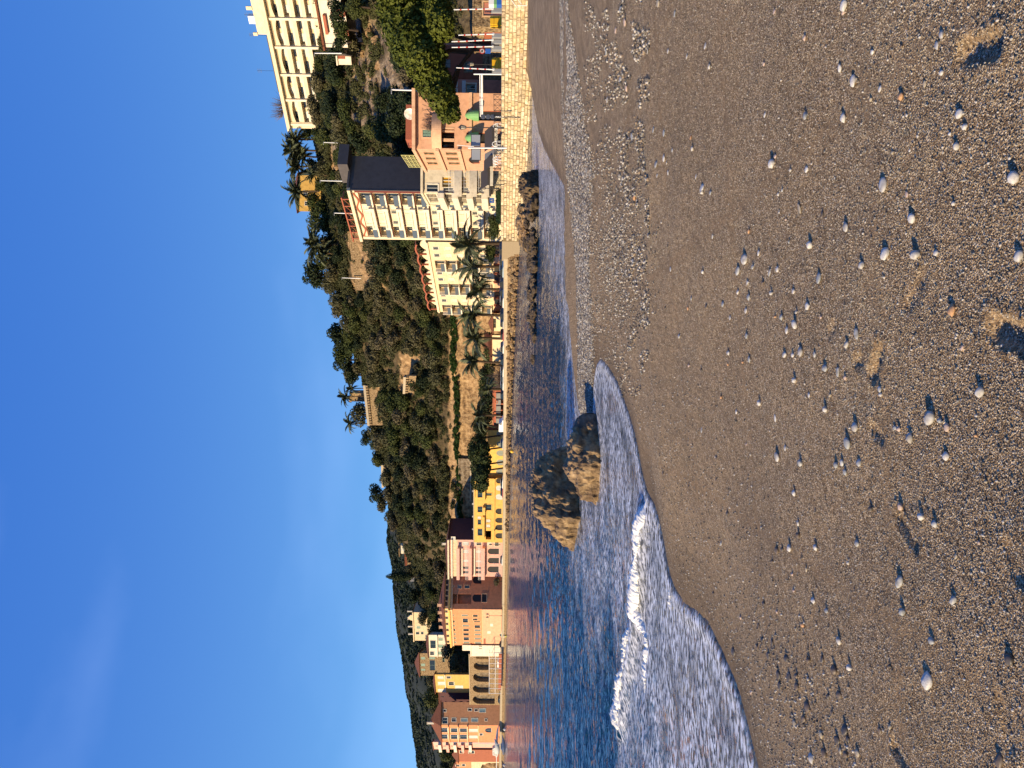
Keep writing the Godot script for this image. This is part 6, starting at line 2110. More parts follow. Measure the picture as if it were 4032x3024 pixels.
func quay_things() -> void:
	var m: Mb
	# ---- raised barriers of the car park: cabinet and white arm with red bands
	var n := 0
	for k in [[131, 850, 1000, 385, 131, 84.0, "first barrier from the picture's edge, beside the red door"], [430, 858, 955, 440, 432, 86.0, "second barrier from the picture's edge, right of the middle pair"], [500, 850, 955, 358, 510, 86.5, "taller barrier next to the second, without a sign"], [577, 850, 955, 360, 577, 87.0, "barrier standing beside the round red traffic sign"], [850, 860, 955, 415, 818, 88.0, "leaning barrier in front of the red house's window"]]:
		var b := zpt("f", k[2], k[0], k[5])
		var top := zpt("f", k[1] - 15.0, k[0], k[5])
		var tip := zpt("f", k[3], k[4], k[5])
		var t := thing("car_park_barrier", "raised white parking barrier arm: " + k[6], "barrier", b, 0.0, "raised parking barriers behind the sea wall")
		m = Mb.new()
		m.box(Vector3(0, (top.y - b.y) * 0.5 - 0.2, 0), Vector3(0.42, top.y - b.y + 0.4, 0.4))
		m.box(Vector3(0, top.y - b.y + 0.02, 0), Vector3(0.48, 0.06, 0.46))
		obj("cabinet", m, mats["grey_metal"], t)
		m = Mb.new()
		m.tube(Vector3(0.08, top.y - b.y - 0.1, 0.25), Vector3(0.08, top.y - b.y - 0.1, 0.33), 0.14, 0.14, 10)
		obj("hub", m, mats["metal_white"], t)
		var a := Vector3(0.08, top.y - b.y - 0.1, 0.3)
		var e := tip - b + Vector3(0, 0, 0.3)
		m = Mb.new()
		m.tube(a, e, 0.07, 0.055, 6)
		obj("arm", m, mats["metal_white"], t)
		for i in 4:
			m = Mb.new()
			m.tube(a.lerp(e, 0.2 + i * 0.2), a.lerp(e, 0.25 + i * 0.2), 0.072, 0.072, 6)
			obj("red_band", m, mats["red_paint"], t)
		n += 1
	# ---- yellow covered machines
	for k in [[815, 212, 955, 318, 87.5, "mustard yellow covered box between the red doors", 0.0], [838, 705, 950, 838, 89.0, "mustard yellow covered box below the red house window", 0.3]]:
		var b := zpt("f", k[2] + 10.0, k[3], k[4]); var c := zpt("f", k[0], k[1], k[4])
		var t := thing("yellow_cover", k[5], "covered box", Vector3((b.x + c.x) / 2, b.y, b.z))
		var w := absf(c.x - b.x); var h := c.y - b.y
		m = Mb.new()
		m.slab(PackedVector2Array([Vector2(-w / 2, -0.3), Vector2(w / 2, -0.3), Vector2(w / 2 - 0.03, h - 0.1), Vector2(w / 2 - 0.15, h), Vector2(-w / 2 + 0.15, h - 0.02), Vector2(-w / 2 + 0.02, h - 0.14)]), -0.5, 0.5)
		obj("cover", m, mats["yellow_plastic"], t)
		for s in [0.35, 0.7]:
			m = Mb.new()
			m.span(Vector3(-w / 2 - 0.02, h * s - 0.03, -0.52), Vector3(w / 2 + 0.02, h * s + 0.03, 0.53))
			obj("strap", m, mat("yellow_dark", 0.5, 0.26, 0.01, 0.6), t)
	# ---- ticket booth at the edge
	var bt := zpt("f", 995, 25, 82.0)
	var tb := thing("ticket_machine", "white, green and blue striped ticket machine at the picture's edge", "machine", Vector3(bt.x, bt.y, bt.z))
	for k in [[0.0, 0.9, "blue_paint"], [0.9, 1.2, "green_paint"], [1.2, 1.75, "metal_white"]]:
		m = Mb.new()
		m.span(Vector3(-0.45, k[0], -0.4), Vector3(0.45, k[1], 0.4))
		obj("panel", m, mats[k[2]], tb)
	# ---- traffic signs: round with red rim, blue square under it
	var sp := zpt("f", 720, 608, 86.0)
	var sg := thing("traffic_sign", "round white traffic sign with red rim and black car above a blue panel", "sign", Vector3(sp.x, 2.6, sp.z))
	var sy := sp.y - 2.6
	m = Mb.new()
	m.tube(Vector3(0, 0, -0.05), Vector3(0, sy + 0.3, -0.05), 0.035, 0.035, 6)
	obj("post", m, mats["grey_metal"], sg)
	m = Mb.new()
	m.tube(Vector3(0, sy, -0.01), Vector3(0, sy, 0.02), 0.31, 0.31, 24)
	obj("rim", m, mats["red_paint"], sg)
	m = Mb.new()
	m.tube(Vector3(0, sy, 0.0), Vector3(0, sy, 0.026), 0.23, 0.23, 24)
	obj("disc", m, mats["white"], sg)
	m = Mb.new()
	m.span(Vector3(-0.13, sy - 0.07, 0.027), Vector3(0.13, sy + 0.02, 0.032)); m.span(Vector3(-0.08, sy + 0.02, 0.027), Vector3(0.08, sy + 0.1, 0.032)); m.span(Vector3(-0.12, sy - 0.11, 0.027), Vector3(-0.06, sy - 0.07, 0.032)); m.span(Vector3(0.06, sy - 0.11, 0.027), Vector3(0.12, sy - 0.07, 0.032))
	obj("car_symbol", m, mats["dark"], sg)
	m = Mb.new()
	m.span(Vector3(-0.28, sy - 0.95, 0.0), Vector3(0.28, sy - 0.36, 0.02))
	obj("blue_panel", m, mats["blue_paint"], sg)
	# ---- blue direction sign with a white arrow
	sp = zpt("b", 1878, 1208, 112.0)
	sg = thing("direction_sign", "square blue sign with a white arrow by the clipped hedge", "sign", Vector3(sp.x, 2.4, sp.z))
	sy = sp.y - 2.4
	m = Mb.new()
	m.tube(Vector3(0, 0, -0.05), Vector3(0, sy + 0.3, -0.05), 0.035, 0.035, 6)
	obj("post", m, mats["grey_metal"], sg)
	m = Mb.new()
	m.span(Vector3(-0.36, sy - 0.33, 0.0), Vector3(0.36, sy + 0.33, 0.02))
	obj("plate", m, mats["blue_paint"], sg)
	m = Mb.new()
	m.slab(PackedVector2Array([Vector2(-0.2, sy - 0.22), Vector2(0.0, sy - 0.08), Vector2(0.2, sy - 0.22), Vector2(0.0, sy + 0.25)]), 0.021, 0.03)
	obj("arrow", m, mats["white"], sg)
	# ---- gantry: post, long white beam and the pole of three dark discs
	var ga := zpt("a", 2060, 62, 88.0); var gb := zpt("a", 1665, 62, 88.0)
	var gc := zpt("a", 1650, 940, 92.0); var gd := zpt("a", 2080, 950, 92.0)
	var gt := thing("height_gantry", "white height-limit gantry: post, long beam and a pole with three round discs", "gantry", Vector3(ga.x, 2.6, ga.z))
	var go := gt.position
	m = Mb.new()
	m.tube(Vector3(0, 0, 0), zpt("a", 1500, 62, 88.0) - go, 0.1, 0.08, 8)
	obj("post", m, mats["metal_white"], gt)
	m = Mb.new()
	m.tube(zpt("a", 1672, 62, 88.0) - go, zpt("a", 1680, 940, 92.0) - go, 0.11, 0.11, 6)
	m.tube(zpt("a", 1630, 62, 88.0) - go, zpt("a", 1640, 940, 92.0) - go, 0.05, 0.05, 6)
	obj("beam", m, mats["metal_white"], gt)
	m = Mb.new()
	m.tube(Vector3(gd.x, 2.6, gd.z) - go, gc - go, 0.09, 0.08, 8)
	obj("post", m, mats["metal_white"], gt)
	for q in [1700, 1800, 1895]:
		var c := zpt("a", q, 950, 91.8) - go
		m = Mb.new()
		m.tube(c, c + Vector3(0, 0, 0.12), 0.27, 0.27, 14)
		obj("disc", m, mat("disc_grey", 0.08, 0.09, 0.12, 0.4), gt)
	# ---- mast with two grey information panels seen from behind
	var mb := zpt("b", 2060, 118, 88.0)
	var mt := thing("information_board", "white mast carrying two grey framed panels in front of the green canopy", "sign", Vector3(mb.x, 2.6, mb.z))
	go = mt.position
	m = Mb.new()
	m.tube(Vector3.ZERO, zpt("b", 1385, 118, 88.0) - go, 0.1, 0.08, 8)
	m.tube(zpt("b", 1505, 88, 88.0) - go, zpt("b", 1160, 60, 88.0) - go, 0.04, 0.03, 6)
	obj("mast", m, mats["metal_white"], mt)
	for q in [["a", 1445, 1310, 1645, 1568], ["b", 1450, 130, 1648, 378]]:
		var p0 := zpt(q[0], q[1], q[2], 88.3) - go; var p1 := zpt(q[0], q[3], q[4], 88.3) - go
		m = Mb.new()
		m.span(Vector3(minf(p0.x, p1.x), p1.y, p0.z - 0.1), Vector3(maxf(p0.x, p1.x), p0.y, p0.z))
		var fr := obj("frame", m, mats["iron"], mt)
		m = Mb.new()
		m.span(Vector3(minf(p0.x, p1.x) + 0.07, p1.y + 0.07, p0.z + 0.002), Vector3(maxf(p0.x, p1.x) - 0.07, p0.y - 0.07, p0.z + 0.03))
		obj("panel", m, mat("panel_grey", 0.32, 0.34, 0.37, 0.5), fr)
	# ---- lanterns
	for k in [["a", 2075, 1178, 1185, 88.0, "black lantern on a slim post before the green canopies", false], ["b", 1985, 958, 1622, 110.0, "black lantern on a slim post before the bay house", false], ["f", 900, 770, 550, 104.0, "black lantern on a slim post before the red house", false], ["l", 1075, 738, 820, 250.0, "twin-armed black lantern at the palazzo's corner", true], ["k", 975, 372, 815, 240.0, "dark lantern before the pink house wall", false]]:
		var b := zpt(k[0], k[1], k[2], k[4]); var t := zpt(k[0], k[3], k[2], k[4])
		lantern(Vector3(b.x, b.y - 0.3, b.z), t.y - b.y + 0.3, k[5], k[6])
	# ---- thin white lamp poles up the slope
	for k in [["s", 325, 578, 105, 578, 166.0, "left of the terrace villa"], ["t", 745, 202, 552, 192, 215.0, "above the white rocks behind the tower"], ["t", 760, 676, 510, 670, 200.0, "rising behind the tower's slate side"], ["u", 365, 120, 270, 116, 185.0, "sticking up from the tower's pergola"], ["u", 440, 627, 330, 622, 240.0, "beside the long slope wall"], ["1", 1285, 630, 1135, 625, 112.0, "against the shaded rock above the hotel"]]:
		var b := zpt(k[0], k[1], k[2], k[5]); var t := zpt(k[0], k[3], k[4], k[5])
		var sl := thing("lamp_pole", "thin white lamp pole " + k[6], "street lamp", b, 0.0, "thin white poles on the hill")
		m = Mb.new()
		m.tube(Vector3(0, -1.5, 0), t - b, 0.13, 0.1, 6)
		obj("pole", m, mats["metal_white"], sl)
		m = Mb.new()
		m.box(t - b + Vector3(-0.25, 0, 0), Vector3(0.7, 0.12, 0.25))
		obj("lamp_head", m, mats["grey_metal"], sl)
	# ---- dark lattice railing on the wall
	var ra := quay_xz(372, 0.9); var rb := quay_xz(752, 0.9)
	var rt := thing("quay_railing", "dark iron railing with crossed braces along the top of the stone wall", "railing", Vector3(rb.x, quay_top(700) - 0.05, rb.z))
	go = rt.position
	var bays := 18
	for k in bays + 1:
		var y := lerpf(752, 372, k / float(bays))
		var a := quay_xz(y, 0.9) - go; a.y = quay_top(y) - go.y - 0.1
		m = Mb.new()
		m.tube(a, a + Vector3(0, 1.0, 0), 0.035, 0.035, 5)
		obj("post", m, mats["iron"], rt)
		if k == bays: break
		var y2 := lerpf(752, 372, (k + 1) / float(bays))
		var b := quay_xz(y2, 0.9) - go; b.y = quay_top(y2) - go.y - 0.1
		m = Mb.new()
		m.tube(a + Vector3(0, 0.15, 0), b + Vector3(0, 0.92, 0), 0.025, 0.025, 4); m.tube(a + Vector3(0, 0.92, 0), b + Vector3(0, 0.15, 0), 0.025, 0.025, 4)
		m.tube(a + Vector3(0, 0.95, 0), b + Vector3(0, 0.95, 0), 0.03, 0.03, 4); m.tube(a + Vector3(0, 0.12, 0), b + Vector3(0, 0.12, 0), 0.025, 0.025, 4)
		obj("braced_bay", m, mats["iron"], rt)
	# ---- clipped hedge after the railing
	var ha := quay_xz(868, 1.2); var hb := quay_xz(756, 1.2)
	var hd := thing("clipped_hedge", "clipped dark green hedge on the wall beside the railing's end", "hedge", Vector3(ha.x, quay_top(810) - 0.2, ha.z))
	var dv := Vector3(hb.x - ha.x, 0, hb.z - ha.z)
	var ls := []
	for k in 26: ls.append([dv * (k / 25.0) + Vector3(0, 0.45, 0), 0.55])
	obj("foliage", crown(310, 5200, 0, 0.1, Color(0.012, 0.028, 0.012), Color(0.03, 0.055, 0.02), 0.95, ls), mats["leaf_olive"], hd)
	# ---- cafe chairs glimpsed behind the railing
	for k in [["a", 2000, 1500, 92.0], ["b", 2010, 340, 94.0], ["b", 2015, 400, 94.5], ["a", 2020, 1130, 92.0]]:
		var c := zpt(k[0], k[1] + 60.0, k[2], k[3])
		var t := thing("cafe_chair", "white curved cafe chair glimpsed through the quay railing", "chair", c, 0.0, "white chairs at the quay cafe")
		m = Mb.new()
		m.ball(Vector3(0, 0.45, 0), Vector3(0.3, 0.06, 0.3), 10, 4)
		obj("seat", m, mats["metal_white"], t)
		m = Mb.new()
		for i in 9:
			var a0 := PI * i / 9.0; var a1 := PI * (i + 1) / 9.0
			m.tube(Vector3(cos(a0) * 0.32, 0.45 + sin(a0) * 0.55, -0.25), Vector3(cos(a1) * 0.32, 0.45 + sin(a1) * 0.55, -0.25), 0.05, 0.05, 5)
		obj("backrest", m, mats["metal_white"], t)
		for s in [Vector3(-0.22, 0, -0.2), Vector3(0.22, 0, -0.2), Vector3(-0.22, 0, 0.2), Vector3(0.22, 0, 0.2)]:
			m = Mb.new()
			m.tube(s, s * 0.9 + Vector3(0, 0.45, 0), 0.025, 0.025, 5)
			obj("leg", m, mats["metal_white"], t)
	# ---- white stair rail on the beach wall's end
	var st := thing("stair_rail", "thin white handrail slanting down the sea wall to the sand", "railing", zpt("f", 1255, 66, 74.0))
	go = st.position
	for q in [[1255, 66, 1138, 66], [1138, 92, 1068, 0], [1190, 50, 1150, 0]]:
		m = Mb.new()
		m.tube(zpt("f", q[0], q[1], 74.0) - go, zpt("f", q[2], q[3], 74.0) - go, 0.035, 0.035, 5)
		obj("rail", m, mats["metal_white"], st)
	# ---- cars along the quay
	var paints := {"white": mats["metal_white"], "blue": mat("car_blue", 0.02, 0.07, 0.2, 0.3), "pale": mat("car_pale", 0.35, 0.45, 0.52, 0.3), "navy": mat("car_navy", 0.012, 0.02, 0.045, 0.3), "red": mat("car_red", 0.30, 0.012, 0.02, 0.3), "silver": mat("car_silver", 0.42, 0.42, 0.42, 0.3), "mint": mat("car_mint", 0.35, 0.5, 0.45, 0.3)}
	for k in [["navy", 975, "dark car nearest the end of the stone wall"], ["blue", 1014, "blue car behind the parapet before the dense green shrub"], ["pale", 1056, "pale blue car under the second palm"], ["navy", 1104, "dark blue car between second and third palm"], ["blue", 1139, "blue car parked at the third palm's foot"], ["white", 1178, "white hatchback before the cream block's shop front"], ["navy", 1232, "dark car at the fourth palm's foot"], ["silver", 1264, "silver-white car before the tiled pavilion"], ["red", 1312, "dark red car before the tiled pavilion's end"], ["white", 1362, "white car before the long tiled shed"], ["navy", 1413, "dark navy car near the sixth palm"], ["white", 1456, "white car beyond the sixth palm, before the bare bush"], ["silver", 1480, "small silver car tucked between two white ones"], ["white", 1508, "white off-roader before the bare bush's end"], ["navy", 1548, "dark blue car at the terracotta restaurant's near end"], ["white", 1668, "white estate car at the apricot wing's corner", 1], ["silver", 1742, "silver car under the garden pine"], ["white", 1897, "white car before the yellow house's first arches"], ["red", 1932, "bright red car before the yellow house"], ["white", 2201, "white hatchback in front of the pink house's arches"], ["mint", 2486, "pale mint car under the palazzo's terrace"], ["navy", 2530, "black car before the cream annex"], ["white", 2603, "white delivery van by the restaurant pergola", 1], ["navy", 2750, "dark car in the shade by the stone arcade's last arch"]]:
		var y: int = k[1]
		var d := curve(QY, QD, y) + 2.6
		var p := pt(1980, y, d)
		var van: bool = k.size() > 3
		var key: String = "van" if van else "car"
		if not protos.has(key): protos[key] = make_car(paints["white"], van)
		var e := pt(1980, y + 8, curve(QY, QD, y + 8) + 2.6)
		var c := dup(protos[key], Vector3(p.x, quay_top(y) - 0.72, p.z), atan2(-(p.z - e.z), p.x - e.x), 1.0, k[2], "cars parked along the quay")
		c.set_meta("category", key)
		for ch in c.get_children():
			if ch.name.begins_with("body") or ch.name.begins_with("roof"): ch.material_override = paints[k[0]]

# ---------------------------------------------------------------- rocks
func boulder_mesh(sd: int) -> ArrayMesh:
	var nu := 19
	var nv := 11
	var p := PackedVector3Array()
	for j in nv:
		for i in nu:
			var a := TAU * (i % (nu - 1)) / (nu - 1); var b := PI * j / (nv - 1)
			var d := Vector3(sin(b) * cos(a), cos(b), sin(b) * sin(a))
			var r := 0.8 + 0.5 * noise_c.get_noise_3d(d.x * 1.1 + sd * 7.0, d.y * 1.1, d.z * 1.1) + 0.28 * noise_a.get_noise_3d(d.x * 1.5 + sd, d.y * 1.5, d.z * 1.5)
			p.append(d * r * Vector3(1.0, 0.8, 0.9))
	var m := Mb.new()
	for j in nv - 1:
		for i in nu - 1:
			var a := j * nu + i
			m.quad(p[a], p[a + 1], p[a + nu + 1], p[a + nu])
	return m.mesh()

# a rock given by its outline seen from the beach: photo points along its top, the photo line of its foot, its distance and depth
func ledge_rock(called: String, label: String, outline: Array, foot: float, d: float, depth: float, material: Material, sd: int, rough: float, grey_end := false, shade := 1.0, peak := 0.5) -> void:
	var nu := 150
	var nv := 64
	var ys := []
	var hs := []
	for o in outline:
		ys.append(o[0])
		hs.append(pt(o[1], o[0], d).y)
	var p := PackedVector3Array()
	var cols := PackedColorArray()
	var c := pt(foot, (ys[0] + ys[ys.size() - 1]) * 0.5, d)
	for j in nv:
		var b := PI * (-0.06 + 1.12 * j / float(nv - 1))
		for i in nu:
			var y := lerpf(ys[ys.size() - 1], ys[0], i / float(nu - 1))
			var t := i / float(nu - 1)
			var top := curve(ys, hs, y)
			var w := depth * (0.25 + 0.75 * pow(t / peak if t < peak else (1.0 - t) / (1.0 - peak), 0.85))
			var x := pt(foot, y, d).x
			var cb := cos(b); var sb := sin(b)
			var q := Vector3(x, -0.6 + (top + 0.6) * pow(maxf(sb, 0.0), 0.62) + (sb if sb < 0 else 0.0), -d + w * signf(cb) * pow(absf(cb), 0.8))
			var dir := Vector3((t - 0.5) * 1.2, sb, cb).normalized()
			var n := noise_a.get_noise_3d(q.x * 0.9 + sd, q.y * 1.4, q.z * 0.9) * 0.55 + noise_c.get_noise_3d(q.x * 1.3 + sd, q.y * 1.6, q.z * 1.3) * 0.55 + 0.25
			var smooth_side := smoothstep(0.80, 0.92, t + 0.08 * noise_a.get_noise_2d(q.y * 2.0, q.x * 2.0)) if grey_end else 0.0
			var crack := absf(noise_a.get_noise_3d(q.x * 1.3 + q.y * 0.9 + sd, q.y * 1.9 - q.x * 0.9, q.z * 1.3))
			n += (0.9 * crack - 0.2 + 0.30 * noise_c.get_noise_3d(q.x * 3.2, q.y * 4.0 + sd, q.z * 3.2)) * (1.0 - smooth_side)
			var tone := clampf(0.42 + 1.1 * noise_a.get_noise_3d(q.x * 1.1, q.y * 2.0 + sd, q.z * 1.1) + 0.8 * (crack - 0.15) + 0.25 * (q.y / maxf(top, 0.3) - 0.5), 0, 1)
			cols.append(Color(0.17, 0.125, 0.08).lerp(Color(0.48, 0.38, 0.24), tone).lerp(Color(0.17, 0.15, 0.13), smooth_side) * shade)
			n += 0.12 * noise_a.get_noise_3d(q.x * 9.0, q.y * 11.0 + sd, q.z * 9.0)
			p.append(q + dir * n * rough * (1.0 - 0.6 * smooth_side) * smoothstep(0.0, 0.06, t) * smoothstep(1.0, 0.94, t) - c * Vector3(1, 0, 1))
	tag(obj(called, grid(p, nu, nv, cols), material, null, Transform3D(Basis(), Vector3(c.x, 0, c.z))), label, "rock")

func rocks() -> void:
	var wet := tinted("surf_rock", 0.8, "rock", 0.5, "rockh", 4.0)
	ledge_rock("surf_rock", "craggy tan boulder with a smooth grey shoulder, nearer of the two rocks in the surf", [[1628, 2296], [1650, 2270], [1700, 2252], [1750, 2232], [1800, 2222], [1840, 2216], [1870, 2222], [1905, 2244], [1930, 2256], [1950, 2262], [1975, 2310], [1992, 2352]], 2352, 23.4, 1.3, wet, 3, 0.26, true, 1.0, 0.5)
	ledge_rock("surf_rock", "taller dark-sided tan rock sloping down into the sea, farther of the two surf rocks", [[1755, 2250], [1772, 2180], [1800, 2120], [1830, 2100], [1880, 2090], [1930, 2082], [1980, 2088], [2020, 2105], [2060, 2135], [2100, 2170], [2140, 2205], [2168, 2256]], 2258, 30.8, 2.6, wet, 11, 0.36, false, 0.9, 0.4)
	ledge_rock("dark_outcrop", "long dark brown rock against the foot of the sea wall", [[672, 2106], [684, 2052], [720, 2042], [760, 2048], [790, 2062], [830, 2080], [850, 2108]], 2110, 66.0, 2.2, wet, 17, 0.5, false, 0.45)
	var shapes := []
	for k in 7: shapes.append(boulder_mesh(k + 1))
	var g := RandomNumberGenerator.new()
	g.seed = 41
	var tones := [mats["boulder"], mat("boulder_pale", 0.47, 0.36, 0.235, 0.9, "rock", 0.35, "rockh", 12.0), mat("boulder_tan", 0.38, 0.28, 0.17, 0.9, "rock", 0.35, "rockh", 12.0)]
	# riprap along the road
	for n in 230:
		var y := 944.0 + (2090.0 - 944.0) * pow((n + g.randf()) / 230.0, 1.12)
		var back := g.randf()
		var d := curve(QY, QD, y)
		var p := pt(2000, y, d - 0.6 - 3.6 * (1.0 - back) * (1.0 if y < 1500 else 0.7))
		var top := quay_top(y) - 0.9
		var s := g.randf_range(0.55, 1.15)
		var o := obj("riprap_boulder", shapes[g.randi() % 7], tones[g.randi() % 3], null, Transform3D(Basis.from_euler(Vector3(g.randf() * TAU, g.randf() * TAU, g.randf() * TAU)).scaled(Vector3(s, s * 0.85, s)), Vector3(p.x, lerpf(0.1, top, back), p.z)))
		var marks := ["before the first palm", "between the first and second palm", "between the second and third palm", "between the third and fourth palm", "before the tiled pavilion", "before the long tiled shed", "before the bare bush", "before the terracotta restaurant", "under the garden pine", "before the yellow house's right half", "before the yellow house's left half"]
		var stops := [957, 1049, 1139, 1241, 1304, 1424, 1530, 1690, 1880, 2000, 9999]
		var at := 0
		while y > stops[at]: at += 1
		var part: String = ("upper row, " if back > 0.5 else "waterline row, ") + marks[at]
		tag(o, "rough tan boulder in the riprap bank, " + part, "boulder", "riprap boulders, " + part)
	# breakwater in the water before it
	for n in 105:
		var y := g.randf_range(770, 1345)
		var top := curve([770, 800, 850, 900, 950, 1000, 1060, 1100, 1180, 1240, 1300, 1345], [2072, 2045, 2024, 2030, 2046, 2062, 2070, 2078, 2066, 2072, 2082, 2098], y)
		var k := g.randf()
		var d := lerpf(64.0, 70.0, k)
		var x := lerpf(2108.0, top + 14.0, pow(k, 0.8))
		var p := pt(x, y, d)
		var s := g.randf_range(0.5, 1.0) * (1.15 if y < 1000 else 0.8)
		var high := p.y > 0.65 and g.randf() < 0.75
		var o := obj("breakwater_rock", shapes[g.randi() % 7], tones[g.randi() % 3] if high else mats["boulder_dark"], null, Transform3D(Basis.from_euler(Vector3(g.randf() * TAU, g.randf() * TAU, g.randf() * TAU)).scaled(Vector3(s * 1.15, s * 0.8, s)), p))
		var part: String = ("beside the long dark outcrop" if y < 850 else ("off the stone wall's end" if y < 940 else ("off the first palm" if y < 1000 else ("in the reef's near third" if y < 1120 else ("in the reef's middle" if y < 1230 else "at the reef's far tip"))))) + (", foot of the heap" if k < 0.5 else ", top of the heap")
		tag(o, ("sunlit tan rock " if high else "dark wet rock ") + part, "rock", ("tan rocks " if high else "dark rocks ") + part)
	var lone := pt(2098, 1416, 68.0)
	tag(obj("lone_rock", shapes[2], mats["boulder_dark"], null, Transform3D(Basis().scaled(Vector3(0.75, 0.5, 0.6)), lone)), "small dark rock alone in the water past the reef", "rock")
	# outcrops on the slope
	n_outcrops(shapes, g)

func n_outcrops(shapes: Array, g: RandomNumberGenerator) -> void:
	var n := 0
	for k in [[1462, 120, 52, 1], [1490, 175, 60, 1], [1520, 120, 46, 0], [1500, 250, 55, 1], [1540, 205, 50, 0], [1545, 300, 48, 0], [1462, 285, 45, 1], [1490, 330, 40, 1], [1575, 360, 55, 0], [1590, 430, 50, 0], [1600, 300, 42, 0], [1515, 395, 36, 1], [1550, 470, 40, 0], [1430, 210, 34, 1], [1320, 625, 26, 1], [1328, 655, 24, 1], [1312, 690, 20, 1], [1340, 600, 22, 1], [1560, 968, 30, 1], [1590, 985, 26, 1], [1728, 1262, 34, 1], [1712, 1338, 30, 1], [1690, 1420, 24, 0], [1577, 2003, 20, 1], [1740, 2130, 20, 1], [1710, 2170, 18, 0], [1310, 255, 30, 1], [1345, 480, 36, 1], [1352, 520, 30, 1]]:
		var p := on_hill(k[0], k[1])
		var s: float = k[2] / FOC * -p.z
		var o := obj("rock_outcrop", shapes[n % 7], mats["cliff"] if k[3] else mats["cliff_grey"], null, Transform3D(Basis.from_euler(Vector3(g.randf() * 0.6, g.randf() * TAU, g.randf() * 0.6)).scaled(Vector3(s, s * 0.8, s * 0.7)), p))
		var y: int = k[1]
		var part := "on the slope beside the terrace villa" if y < 500 else ("above the tower's slate side" if y < 700 else ("on the slope above the cream block" if y < 1000 else ("just above the tan cliff" if y < 1500 else "on the wooded slope above the pink house")))
		tag(o, ("pale tan rock outcrop " if k[3] else "grey rock outcrop ") + part, "rock", "rock outcrops " + part)
		n += 1

# ---------------------------------------------------------------- boats and buoys
func hull(l: float, w: float, h: float) -> ArrayMesh:
	var p := PackedVector3Array()
	var nu := 22
	var nv := 9
	for j in nv:
		var b := PI * j / (nv - 1)
		for i in nu:
			var t := i / float(nu - 1)
			var k := sin(PI * pow(lerpf(0.18, 1.0, t), 1.3)) if t < 1.0 else 0.0
			p.append(Vector3((t - 0.45) * l, h * (0.25 + 0.25 * t * t) - sin(b) * h * (0.55 * k + 0.05), cos(b) * w * 0.5 * k))
	return grid(p, nu, nv)

